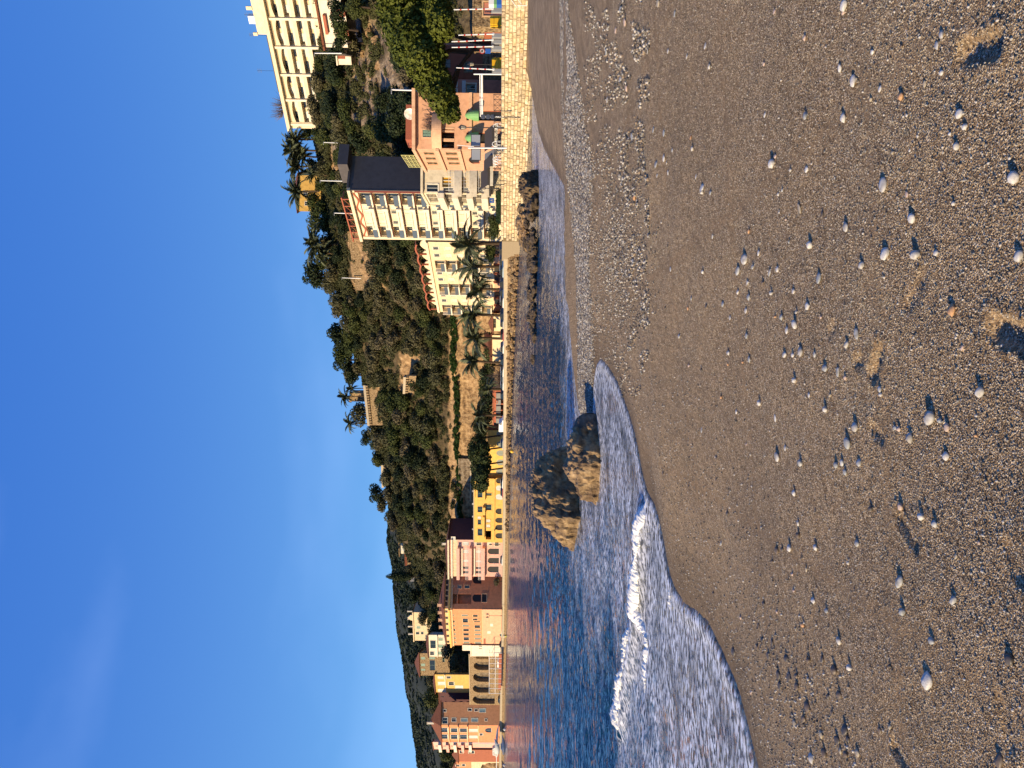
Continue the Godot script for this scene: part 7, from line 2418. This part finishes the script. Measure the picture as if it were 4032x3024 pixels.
func boats() -> void:
	var m: Mb
	var at := zpt("p", 1150, 640, 262.0)
	var b := thing("sailboat", "small white sailboat with a tall leaning mast moored by the brown house", "boat", Vector3(at.x, 0.25, at.z), 0.5)
	obj("hull", hull(6.2, 2.1, 1.6), mats["metal_white"], b)
	m = Mb.new()
	m.slab(PackedVector2Array([Vector2(-2.4, 0.4), Vector2(2.4, 0.6), Vector2(1.0, 0.75), Vector2(0.4, 1.15), Vector2(-1.2, 1.1), Vector2(-1.5, 0.7)]), -0.6, 0.6)
	obj("cabin", m, mats["white"], b)
	m = Mb.new()
	m.tube(Vector3(0.4, 0.6, 0), Vector3(0.9, 17.5, 0.4), 0.09, 0.06, 6)
	obj("mast", m, mats["metal_white"], b)
	m = Mb.new()
	m.tube(Vector3(0.4, 1.6, 0), Vector3(-2.6, 1.7, 0), 0.1, 0.1, 6)
	obj("boom", m, mats["white"], b)
	at = zpt("p", 1040, 680, 280.0)
	b = thing("motorboat", "white motorboat drawn up on the quay behind the sailboat", "boat", Vector3(at.x, at.y - 1.4, at.z), -0.2)
	obj("hull", hull(7.5, 2.4, 2.6), mats["metal_white"], b, Transform3D(Basis(), Vector3(0, 1.0, 0)))
	m = Mb.new()
	m.slab(PackedVector2Array([Vector2(-2.6, 1.4), Vector2(1.2, 1.5), Vector2(0.4, 2.9), Vector2(-2.2, 2.8)]), -0.9, 0.9)
	obj("cabin", m, mats["white"], b)
	at = zpt("p", 1045, 510, 282.0)
	b = thing("dinghy", "upturned white dinghy leaning on the quay left of the stone bollards", "boat", Vector3(at.x, at.y, at.z), 0.3)
	obj("hull", hull(7.0, 1.8, 1.4), mats["ivory"], b, Transform3D(Basis(Vector3.RIGHT, PI), Vector3.ZERO))
	at = zpt("p", 1110, 930, 286.0)
	b = thing("rowing_boat", "grey rowing boat tied at the quay before the rust house", "boat", Vector3(at.x, 0.2, at.z), 0.8)
	obj("hull", hull(4.2, 1.6, 1.2), mats["grey_metal"], b)
	var sp := Mb.new()
	var s0 := zpt("p", 1040, 620, 288.0); var s1 := zpt("p", 1040, 990, 292.0)
	sp.tube(Vector3.ZERO, s1 - s0, 0.14, 0.12, 6)
	tag(obj("spare_mast", sp, mats["metal_white"], null, Transform3D(Basis(), s0)), "long pale mast laid level along the quay before the rust house", "mast")
	for k in [["p", 1155, 415, 258.0, "white", "white round mooring buoy at the quay corner"], ["p", 1172, 912, 258.0, "white", "white round buoy floating by itself on the open water"], ["i", 732, 445, 176.0, "yellow_plastic", "small yellow buoy floating off the yellow houses"]]:
		var p := zpt(k[0], k[1], k[2], k[3])
		var t := thing("mooring_buoy", k[5], "buoy", Vector3(p.x, 0.12, p.z))
		m = Mb.new()
		m.ball(Vector3.ZERO, Vector3.ONE * 0.45, 14, 9)
		obj("float", m, mats[k[4]], t)
		m = Mb.new()
		m.tube(Vector3(0, 0.4, 0), Vector3(0, 0.62, 0), 0.06, 0.06, 6)
		obj("ring", m, mats["grey_metal"], t)
	var lp := zpt("m", 1135, 440, 253.0)
	var lt := thing("quay_light", "stubby yellow-green beacon on the quay edge before the palazzo", "beacon", Vector3(lp.x, lp.y - 0.6, lp.z))
	m = Mb.new()
	m.tube(Vector3.ZERO, Vector3(0, 0.75, 0), 0.45, 0.38, 12)
	obj("body", m, mat("beacon_yellow", 0.50, 0.42, 0.05, 0.5), lt)
	m = Mb.new()
	m.tube(Vector3(0, 0.75, 0), Vector3(0, 1.1, 0), 0.42, 0.5, 12)
	obj("cap", m, mats["ivory"], lt)
	# orange fallen brick on the sand is among the pebbles

# ---------------------------------------------------------------- pebbles
func pebble_mesh(sd: int, sharp := 0.0) -> ArrayMesh:
	var nu := 15
	var nv := 9
	var p := PackedVector3Array()
	for j in nv:
		for i in nu:
			var a := TAU * (i % (nu - 1)) / (nu - 1); var b := PI * j / (nv - 1)
			var d := Vector3(sin(b) * cos(a), cos(b), sin(b) * sin(a))
			var r := 1.0 + 0.22 * noise_a.get_noise_3d(d.x * 0.8 + sd * 5.0, d.y * 0.8, d.z * 0.8) + sharp * noise_c.get_noise_3d(d.x * 0.9 + sd * 3.0, d.y, d.z * 0.9)
			p.append(d * r)
	return grid(p, nu, nv)

func pebbles() -> void:
	var shapes := []
	for k in 6: shapes.append(pebble_mesh(k + 1, 0.0 if k < 4 else 0.35))
	var look := {"w": [mat("pebble_white", 0.62, 0.60, 0.56, 0.6, "fine", 6.0), mat("pebble_chalk", 0.52, 0.51, 0.48, 0.65, "blotch", 5.0)], "g": [mat("pebble_grey", 0.36, 0.37, 0.36, 0.6, "fine", 6.0), mat("pebble_pale_grey", 0.44, 0.45, 0.44, 0.6, "blotch", 5.0)], "p": [mat("pebble_pink", 0.55, 0.42, 0.34, 0.65, "fine", 6.0)], "o": [mat("pebble_orange", 0.56, 0.32, 0.16, 0.7, "fine", 6.0)], "t": [mat("pebble_tan", 0.42, 0.36, 0.26, 0.7, "fine", 6.0)], "d": [mat("pebble_dark", 0.10, 0.085, 0.07, 0.5, "fine", 6.0), mat("pebble_brown", 0.16, 0.12, 0.085, 0.55, "fine", 6.0)]}
	var words := {"w": "white", "g": "grey", "p": "pinkish", "o": "orange-brown", "t": "tan", "d": "dark brown"}
	var fields := {"A": ["on the sand toward the sea wall", "far sand"], "B": ["near the deep footprint by the picture's edge", "near right sand"], "C": ["among the footprints in the near sand", "footprint sand"], "D": ["on the near sand below the surf rocks", "near middle sand"], "E": ["on the near sand by the foaming wash", "near left sand"], "F": ["on the sand below the breakwater", "middle sand"], "G": ["on the damp sand before the surf rocks", "damp sand"], "H": ["on the damp sand at the foam's edge", "wash sand"]}
	# zoom, x, y, extent along x, extent along y, colour
	var listed := [
		["B", 715, 45, 60, 100, "w"], ["B", 705, 110, 35, 30, "p"], ["B", 125, 100, 20, 35, "p"], ["B", 385, 320, 30, 55, "p"], ["B", 1552, 290, 45, 85, "w"], ["B", 1505, 385, 25, 80, "w"], ["B", 950, 440, 30, 35, "w"], ["B", 1205, 395, 30, 30, "d"], ["B", 30, 540, 30, 40, "p"], ["B", 665, 575, 30, 60, "w"], ["B", 785, 680, 50, 115, "w"], ["B", 1540, 615, 35, 40, "w"], ["B", 1195, 815, 50, 70, "o"], ["B", 1015, 750, 25, 50, "w"], ["B", 1390, 710, 25, 50, "t"], ["B", 930, 840, 30, 30, "t"], ["B", 390, 975, 40, 85, "g"], ["B", 692, 995, 50, 90, "w"], ["B", 1705, 960, 60, 70, "w"], ["B", 1745, 1070, 60, 55, "w"], ["B", 1675, 1235, 50, 55, "w"], ["B", 1615, 1130, 30, 35, "w"], ["B", 1240, 975, 25, 30, "w"], ["B", 105, 1380, 60, 90, "w"], ["B", 125, 1320, 25, 40, "p"], ["B", 385, 1430, 28, 50, "w"], ["B", 258, 1437, 28, 30, "w"], ["B", 1260, 1270, 20, 28, "w"], ["B", 1330, 1150, 20, 25, "w"], ["B", 2145, 1500, 80, 95, "w"], ["B", 1045, 1560, 60, 120, "w"], ["B", 1230, 1640, 25, 50, "p"], ["B", 190, 1605, 25, 40, "g"], ["B", 148, 1640, 20, 35, "w"], ["B", 35, 970, 20, 50, "w"], ["B", 1115, 1290, 25, 30, "t"],
		["C", 320, 150, 25, 90, "t"], ["C", 505, 190, 25, 60, "d"], ["C", 715, 310, 45, 80, "w"], ["C", 1275, 235, 65, 75, "w"], ["C", 1630, 110, 40, 40, "w"], ["C", 412, 460, 65, 60, "w"], ["C", 865, 630, 55, 75, "w"], ["C", 1065, 530, 75, 125, "w"], ["C", 1310, 540, 90, 90, "w"], ["C", 1470, 525, 45, 55, "w"], ["C", 2170, 550, 80, 110, "w"], ["C", 490, 740, 45, 90, "g"], ["C", 235, 435, 22, 30, "g"], ["C", 210, 245, 25, 25, "p"], ["C", 155, 185, 25, 25, "w"], ["C", 78, 695, 25, 65, "g"], ["C", 143, 665, 28, 50, "w"], ["C", 280, 850, 30, 45, "w"], ["C", 98, 865, 38, 45, "w"], ["C", 25, 780, 30, 35, "d"], ["C", 400, 975, 40, 65, "w"], ["C", 312, 1025, 28, 35, "w"], ["C", 190, 1070, 35, 60, "g"], ["C", 130, 1065, 22, 28, "o"], ["C", 305, 1130, 45, 75, "w"], ["C", 230, 1180, 30, 60, "w"], ["C", 1610, 1010, 75, 110, "o"], ["C", 808, 1210, 35, 90, "g"], ["C", 730, 1300, 45, 75, "w"], ["C", 352, 1360, 45, 80, "w"], ["C", 212, 1385, 38, 50, "w"], ["C", 282, 1390, 28, 35, "w"], ["C", 465, 1385, 28, 50, "g"], ["C", 550, 1500, 45, 60, "g"], ["C", 653, 1530, 30, 100, "g"], ["C", 300, 1600, 50, 55, "w"], ["C", 1680, 1330, 25, 45, "p"], ["C", 505, 1070, 22, 28, "p"], ["C", 710, 1580, 30, 35, "p"],
		["D", 1845, 95, 65, 85, "w"], ["D", 552, 238, 42, 50, "w"], ["D", 590, 120, 25, 40, "t"], ["D", 420, 120, 22, 40, "w"], ["D", 113, 315, 20, 60, "w"], ["D", 997, 70, 35, 50, "g"], ["D", 1003, 115, 35, 35, "w"], ["D", 808, 390, 55, 80, "w"], ["D", 740, 525, 55, 95, "g"], ["D", 1430, 310, 90, 115, "w"], ["D", 1500, 335, 40, 40, "g"], ["D", 1560, 390, 50, 70, "p"], ["D", 1155, 405, 45, 50, "p"], ["D", 1115, 395, 30, 35, "g"], ["D", 1255, 480, 65, 95, "w"], ["D", 130, 640, 48, 80, "w"], ["D", 340, 690, 45, 60, "g"], ["D", 200, 565, 25, 50, "w"], ["D", 640, 710, 40, 50, "g"], ["D", 685, 690, 35, 60, "g"], ["D", 710, 770, 35, 50, "g"], ["D", 832, 690, 40, 65, "g"], ["D", 1555, 635, 50, 70, "w"], ["D", 1790, 460, 50, 30, "o"], ["D", 275, 945, 40, 60, "w"], ["D", 1880, 850, 35, 25, "t"], ["D", 920, 1075, 45, 50, "d"], ["D", 1165, 1060, 45, 60, "p"], ["D", 1350, 1145, 60, 55, "w"], ["D", 1468, 1205, 60, 70, "g"], ["D", 305, 1200, 25, 45, "w"], ["D", 312, 1300, 40, 60, "d"], ["D", 450, 1405, 45, 60, "w"], ["D", 245, 1410, 42, 60, "w"], ["D", 135, 1430, 35, 60, "d"], ["D", 178, 1420, 30, 40, "d"], ["D", 800, 1370, 40, 55, "g"], ["D", 1640, 1480, 25, 45, "t"], ["D", 1835, 1365, 25, 30, "p"], ["D", 98, 1520, 28, 40, "d"], ["D", 375, 1590, 20, 45, "t"], ["D", 265, 1630, 25, 35, "p"],
		["E", 1170, 85, 55, 105, "g"], ["E", 1635, 240, 55, 90, "g"], ["E", 1205, 340, 55, 75, "g"], ["E", 1440, 585, 55, 55, "g"], ["E", 1410, 925, 80, 140, "w"], ["E", 2115, 740, 80, 100, "d"], ["E", 2015, 1600, 55, 105, "d"], ["E", 625, 830, 55, 70, "d"], ["E", 760, 810, 45, 50, "w"], ["E", 665, 585, 40, 60, "w"], ["E", 715, 1335, 50, 90, "d"], ["E", 430, 1575, 38, 75, "w"], ["E", 440, 245, 35, 50, "w"], ["E", 355, 450, 40, 50, "o"], ["E", 320, 375, 22, 25, "w"], ["E", 552, 330, 30, 40, "g"], ["E", 165, 870, 35, 70, "d"], ["E", 250, 885, 35, 80, "d"], ["E", 315, 880, 35, 50, "d"], ["E", 230, 730, 35, 60, "d"], ["E", 520, 740, 30, 60, "d"], ["E", 405, 745, 40, 50, "d"], ["E", 660, 1040, 40, 60, "d"], ["E", 395, 1140, 40, 80, "d"], ["E", 370, 1240, 35, 60, "d"], ["E", 287, 1280, 30, 60, "t"], ["E", 505, 1375, 30, 60, "t"], ["E", 530, 1530, 40, 70, "d"], ["E", 640, 1420, 40, 60, "d"], ["E", 665, 1515, 30, 60, "t"], ["E", 720, 1540, 40, 60, "d"], ["E", 820, 1530, 35, 60, "t"], ["E", 735, 1415, 30, 50, "d"], ["E", 1095, 1310, 30, 50, "t"], ["E", 1145, 1500, 30, 50, "d"], ["E", 140, 340, 25, 35, "p"], ["E", 275, 160, 25, 35, "p"], ["E", 20, 575, 30, 50, "d"], ["E", 105, 600, 25, 60, "d"], ["E", 75, 710, 30, 60, "d"], ["E", 175, 960, 30, 60, "d"], ["E", 320, 970, 35, 60, "d"], ["E", 30, 270, 30, 45, "d"], ["E", 1010, 1340, 30, 50, "d"], ["E", 600, 1190, 25, 45, "d"], ["E", 565, 1055, 28, 45, "d"],
		["A", 998, 85, 30, 60, "g"], ["A", 1033, 195, 25, 60, "p"], ["A", 945, 265, 18, 45, "p"], ["A", 1465, 120, 20, 60, "g"], ["A", 1760, 580, 30, 50, "w"], ["A", 1715, 400, 15, 50, "w"], ["A", 1565, 495, 18, 35, "w"], ["A", 1220, 445, 18, 45, "g"], ["A", 1395, 445, 15, 40, "w"], ["A", 1005, 635, 15, 45, "w"], ["A", 988, 690, 18, 50, "g"], ["A", 1040, 770, 25, 50, "p"], ["A", 990, 775, 15, 45, "p"], ["A", 1300, 1430, 25, 70, "g"], ["A", 1360, 1380, 25, 60, "w"], ["A", 1380, 1420, 20, 30, "w"], ["A", 1610, 1295, 30, 40, "w"], ["A", 1430, 1310, 15, 40, "g"], ["A", 1700, 1640, 35, 70, "w"], ["A", 1390, 1505, 15, 45, "w"], ["A", 1305, 1530, 15, 40, "w"], ["A", 1640, 1540, 15, 40, "w"], ["A", 1590, 1195, 20, 50, "o"], ["A", 1360, 1160, 25, 55, "g"], ["A", 1270, 1130, 18, 50, "g"], ["A", 1080, 1190, 25, 60, "g"], ["A", 870, 870, 20, 50, "w"], ["A", 865, 450, 25, 50, "g"], ["A", 1312, 30, 25, 60, "t"],
		["F", 1110, 60, 35, 65, "o"], ["F", 1205, 145, 18, 45, "w"], ["F", 1705, 15, 40, 45, "w"], ["F", 1775, 20, 20, 40, "g"], ["F", 2080, 600, 55, 90, "w"], ["F", 2015, 700, 35, 80, "g"], ["F", 1720, 710, 35, 40, "w"], ["F", 2110, 355, 25, 50, "o"], ["F", 1800, 400, 18, 50, "g"], ["F", 2150, 665, 30, 50, "g"], ["F", 2195, 545, 25, 50, "w"], ["F", 2010, 885, 28, 50, "w"], ["F", 2095, 800, 25, 45, "w"], ["F", 2110, 930, 35, 70, "g"], ["F", 1605, 940, 18, 40, "g"], ["F", 1570, 1025, 22, 45, "o"], ["F", 1880, 990, 30, 60, "g"], ["F", 1740, 1005, 22, 40, "d"], ["F", 2080, 1045, 28, 50, "w"], ["F", 1935, 1110, 20, 40, "w"], ["F", 1430, 685, 15, 45, "g"], ["F", 2085, 1265, 28, 50, "g"], ["F", 1920, 1415, 35, 50, "w"], ["F", 2105, 1470, 30, 60, "g"], ["F", 2045, 1495, 22, 30, "o"], ["F", 1578, 1525, 20, 30, "p"], ["F", 1690, 1560, 22, 30, "d"], ["F", 1490, 1270, 25, 40, "g"], ["F", 1095, 615, 20, 40, "g"], ["F", 1915, 1515, 20, 30, "o"],
		["G", 1855, 140, 25, 40, "o"], ["G", 1987, 270, 20, 40, "w"], ["G", 2190, 190, 40, 50, "w"], ["G", 1155, 415, 10, 25, "w"], ["G", 1580, 915, 15, 30, "d"], ["G", 1820, 855, 18, 35, "d"], ["G", 1920, 1150, 28, 40, "d"], ["G", 1830, 670, 20, 40, "d"], ["G", 1355, 800, 15, 40, "d"], ["G", 1690, 430, 15, 50, "g"], ["G", 1860, 1415, 18, 40, "g"], ["G", 2205, 1275, 20, 30, "w"], ["G", 2070, 550, 18, 30, "p"],
		["H", 1910, 680, 30, 70, "d"], ["H", 2110, 635, 25, 50, "d"], ["H", 1740, 180, 20, 30, "d"], ["H", 1970, 390, 20, 30, "p"], ["H", 2055, 1020, 20, 40, "p"], ["H", 2125, 460, 20, 50, "d"], ["H", 2035, 730, 16, 25, "g"], ["H", 1705, 350, 16, 25, "p"]]
	# the ones that a viewer can point to
	var own := {"B715": "large white pebble at the picture's edge above the deep footprint", "B1552": "oval white pebble just before the deep footprint's heel", "B785": "long pointed white pebble left of the deep footprint", "B692": "egg-shaped white pebble casting a long blue shadow near the pink speckled ones", "B2145": "large chalky pebble close to the bottom of the beach, right side", "B1045": "long egg-shaped white pebble with a broad shadow, right of centre", "B1195": "lone orange-brown stone on the sand left of the deep footprint", "B105": "rounded white pebble with two chips behind it",
		"C1275": "almost perfectly round white pebble", "C412": "flat-topped white pebble with a long pointed shadow", "C1065": "large oval grey-white pebble with a notch, beside a wedge-shaped one", "C1310": "wedge-shaped white pebble just above a shoe print", "C2170": "large white pebble near the bottom edge of the beach", "C1610": "squarish orange-tan stone standing beside the shoe prints", "C865": "half-round pale pebble with bits of stick in its shadow", "C300": "rounded white pebble with a double-lobed tip",
		"D1430": "largest white egg-shaped pebble of the middle sand", "D1845": "plump white pebble near the bottom edge, middle of the beach", "D1255": "wedge-shaped grey-white pebble beside a small pair", "D1790": "flat orange flake in a small hollow", "D130": "white pebble with a dark cap", "D740": "grey egg-shaped pebble beside a white one", "D1468": "round grey pebble lower of a pair beside a curved footprint", "D1350": "pointed white pebble upper of a pair beside a curved footprint",
		"E1410": "longest pebble, a pale lozenge lying aslant", "E2115": "dark brown flat stone near the bottom left of the beach", "E2015": "dark brown stone with a pale tip at the bottom left corner", "E1170": "grey-tan oval pebble at the top of the lower left sand", "E1635": "grey oval pebble with one lit end", "E1205": "blocky grey pebble with a white edge", "E1440": "bluish pebble with a white rim and a shadowed back", "E625": "dark dome-shaped stone with a pale foot", "E715": "blackest stone, oval, beside the wash",
		"F1110": "orange brick fragment on the sand below the breakwater", "F2080": "largest white pebble of the middle sand, beside smaller grey ones", "H1910": "long dark stone near the foam's edge"}
	var g := RandomNumberGenerator.new()
	g.seed = 57
	for k in listed:
		var z: Array = ZOOM[k[0]]
		var q := zp(k[0], k[1], k[2])
		var p := sand_pt(q.x, q.y)
		p.y = sand_h(p.x, p.z)
		var dd := EYE.distance_to(p)
		var a: float = k[4] / z[2] / FOC * dd * 0.5
		var sinv := (EYE.y - p.y) / dd
		var v: float = k[3] / z[2] / FOC * dd * 0.5
		var h := minf(a, v) * g.randf_range(0.68, 0.92)
		var b := clampf((v - h * 0.6) / maxf(sinv, 0.12), a * 0.55, a * 1.1)
		var mk: Array = look[k[5]]
		var sh := 4 + (g.randi() % 2) if k[5] in ["o"] else g.randi() % 6
		var o := obj("pebble", shapes[sh], mk[g.randi() % mk.size()], null, Transform3D(Basis.from_euler(Vector3(g.randf_range(-0.15, 0.15), g.randf_range(-0.4, 0.4), g.randf_range(-0.15, 0.15))) * Basis.from_scale(Vector3(a, h, b)), p + Vector3(0, h * 0.8, 0)))
		var key := "%s%d" % [k[0], k[1]]
		var f: Array = fields[k[0]]
		if own.has(key): tag(o, own[key], "pebble", "pebbles of the " + f[1])
		else:
			var there := ("far" if k[1] < 740 else ("middle" if k[1] < 1480 else "near")) + (" right" if k[2] < 830 else " left") + " part"
			tag(o, "small %s pebble %s, %s" % [words[k[5]], f[0], there], "pebble", "%s pebbles of the %s, %s" % [words[k[5]], f[1], there])
	# ---- shingle: bands of small stones at the water's edge and drifts of them on the sand
	var where := []
	var cols := []
	var tones := [Color(0.34, 0.32, 0.28), Color(0.20, 0.19, 0.17), Color(0.12, 0.105, 0.085), Color(0.25, 0.19, 0.13), Color(0.46, 0.43, 0.38), Color(0.06, 0.055, 0.05), Color(0.16, 0.13, 0.095), Color(0.09, 0.075, 0.06)]
	for n in 52000:
		var y := g.randf_range(-60, 1690)
		var x: float
		var band := g.randf()
		if y > 700:
			x = lerpf(curve([700, 900, 1060, 1430, 1690], [2232, 2252, 2268, 2272, 2278], y), curve([700, 900, 1060, 1430, 1690], [2340, 2326, 2325, 2345, 2340], y), band)
			if y > 1450: x = lerpf(2274, 2338, band)
		else:
			x = lerpf(curve([-60, 100, 300, 500, 700], [2200, 2204, 2206, 2212, 2225], y), curve([-60, 100, 300, 500, 700], [2236, 2250, 2285, 2310, 2350], y), band)
		if g.randf() > smoothstep(0.0, 0.12, band) * smoothstep(1.0, 0.7, band) + 0.08: continue
		var p := sand_pt(x, y)
		p.y = sand_h(p.x, p.z)
		var s := g.randf_range(0.010, 0.026) * (1.0 if g.randf() < 0.93 else 1.7)
		where.append(Transform3D(Basis.from_euler(Vector3(g.randf_range(-0.3, 0.3), g.randf() * TAU, g.randf_range(-0.3, 0.3))) * Basis.from_scale(Vector3(s * 1.2, s * 0.75, s)), p + Vector3(0, s * 0.3, 0)))
		cols.append(tones[g.randi() % tones.size()] * 0.9)
	var small := pebble_small()
	var pm := tinted("shingle", 0.65)
	tag(scatter("shingle", small, pm, where, cols), "band of small mixed shingle along the water's edge", "shingle", "", "stuff")
	where = []
	cols = []
	for n in 17000:
		var x: float
		var y: float
		var s: float
		var pick := g.randf()
		if pick < 0.42:       # scattered small stones over the upper beach, in drifts
			y = g.randf_range(-60, 1560)
			x = g.randf_range(2300, 2560)
			if noise_b.get_noise_2d(x * 0.012, y * 0.006) + 0.35 * (1.0 - (x - 2300) / 260.0) < 0.12: continue
			s = g.randf_range(0.007, 0.022)
		elif pick < 0.62:     # the drift in front of the breakwater
			y = 1075 + g.randfn() * 190
			x = 2420 + g.randfn() * 60
			s = g.randf_range(0.007, 0.016)
		elif pick < 0.78:     # along the last wash
			y = g.randf_range(1480, 3100)
			var edge := curve([1480, 1649, 1862, 2110, 2311, 2460, 2577, 2717, 3020, 3100], [2425, 2484, 2529, 2610, 2653, 2793, 2849, 2910, 2985, 3000], y)
			x = edge + 20 + absf(g.randfn()) * 180
			s = g.randf_range(0.003, 0.010)
		else:
			y = g.randf_range(-60, 3084)
			x = g.randf_range(2560, 4100)
			s = g.randf_range(0.0022, 0.006)
		var p := sand_pt(x, y)
		p.y = sand_h(p.x, p.z)
		if from_shore(p.x, p.z).x < 0.05: continue
		where.append(Transform3D(Basis.from_euler(Vector3(g.randf_range(-0.3, 0.3), g.randf() * TAU, g.randf_range(-0.3, 0.3))) * Basis.from_scale(Vector3(s * 1.2, s, s)), p + Vector3(0, s * 0.7, 0)))
		cols.append(tones[g.randi() % tones.size()])
	tag(scatter("beach_gravel", small, pm, where, cols), "loose gravel stones strewn over the sand", "gravel", "", "stuff")
	# ---- the coarse grains of the nearest sand
	where = []
	cols = []
	var grain := [Color(0.30, 0.25, 0.17), Color(0.20, 0.165, 0.12), Color(0.40, 0.34, 0.25), Color(0.16, 0.135, 0.105), Color(0.28, 0.235, 0.17), Color(0.46, 0.41, 0.33)]
	for n in 110000:
		var z := -1.9 - 11.0 * pow(g.randf(), 2.2)
		var x := g.randf_range(-0.56, 0.56) * (-z + 0.4)
		var s := g.randf_range(0.0016, 0.0034) * (1.0 + 0.06 * -z)
		if from_shore(x, z).x < 0.3: continue
		where.append(Transform3D(Basis.from_euler(Vector3(g.randf() * TAU, g.randf() * TAU, 0)) * Basis.from_scale(Vector3(s * 1.15, s * 0.85, s)), Vector3(x, sand_h(x, z) + s * 0.35, z)))
		cols.append(grain[g.randi() % 6])
	tag(scatter("coarse_sand", pebble_grain(), pm, where, cols), "coarse grit grains covering the nearest sand", "sand", "", "stuff")

func pebble_small() -> ArrayMesh:
	var m := Mb.new()
	m.ball(Vector3.ZERO, Vector3.ONE, 7, 4)
	return m.mesh()

func pebble_grain() -> ArrayMesh:
	var m := Mb.new()
	m.ball(Vector3.ZERO, Vector3.ONE, 5, 3)
	return m.mesh()
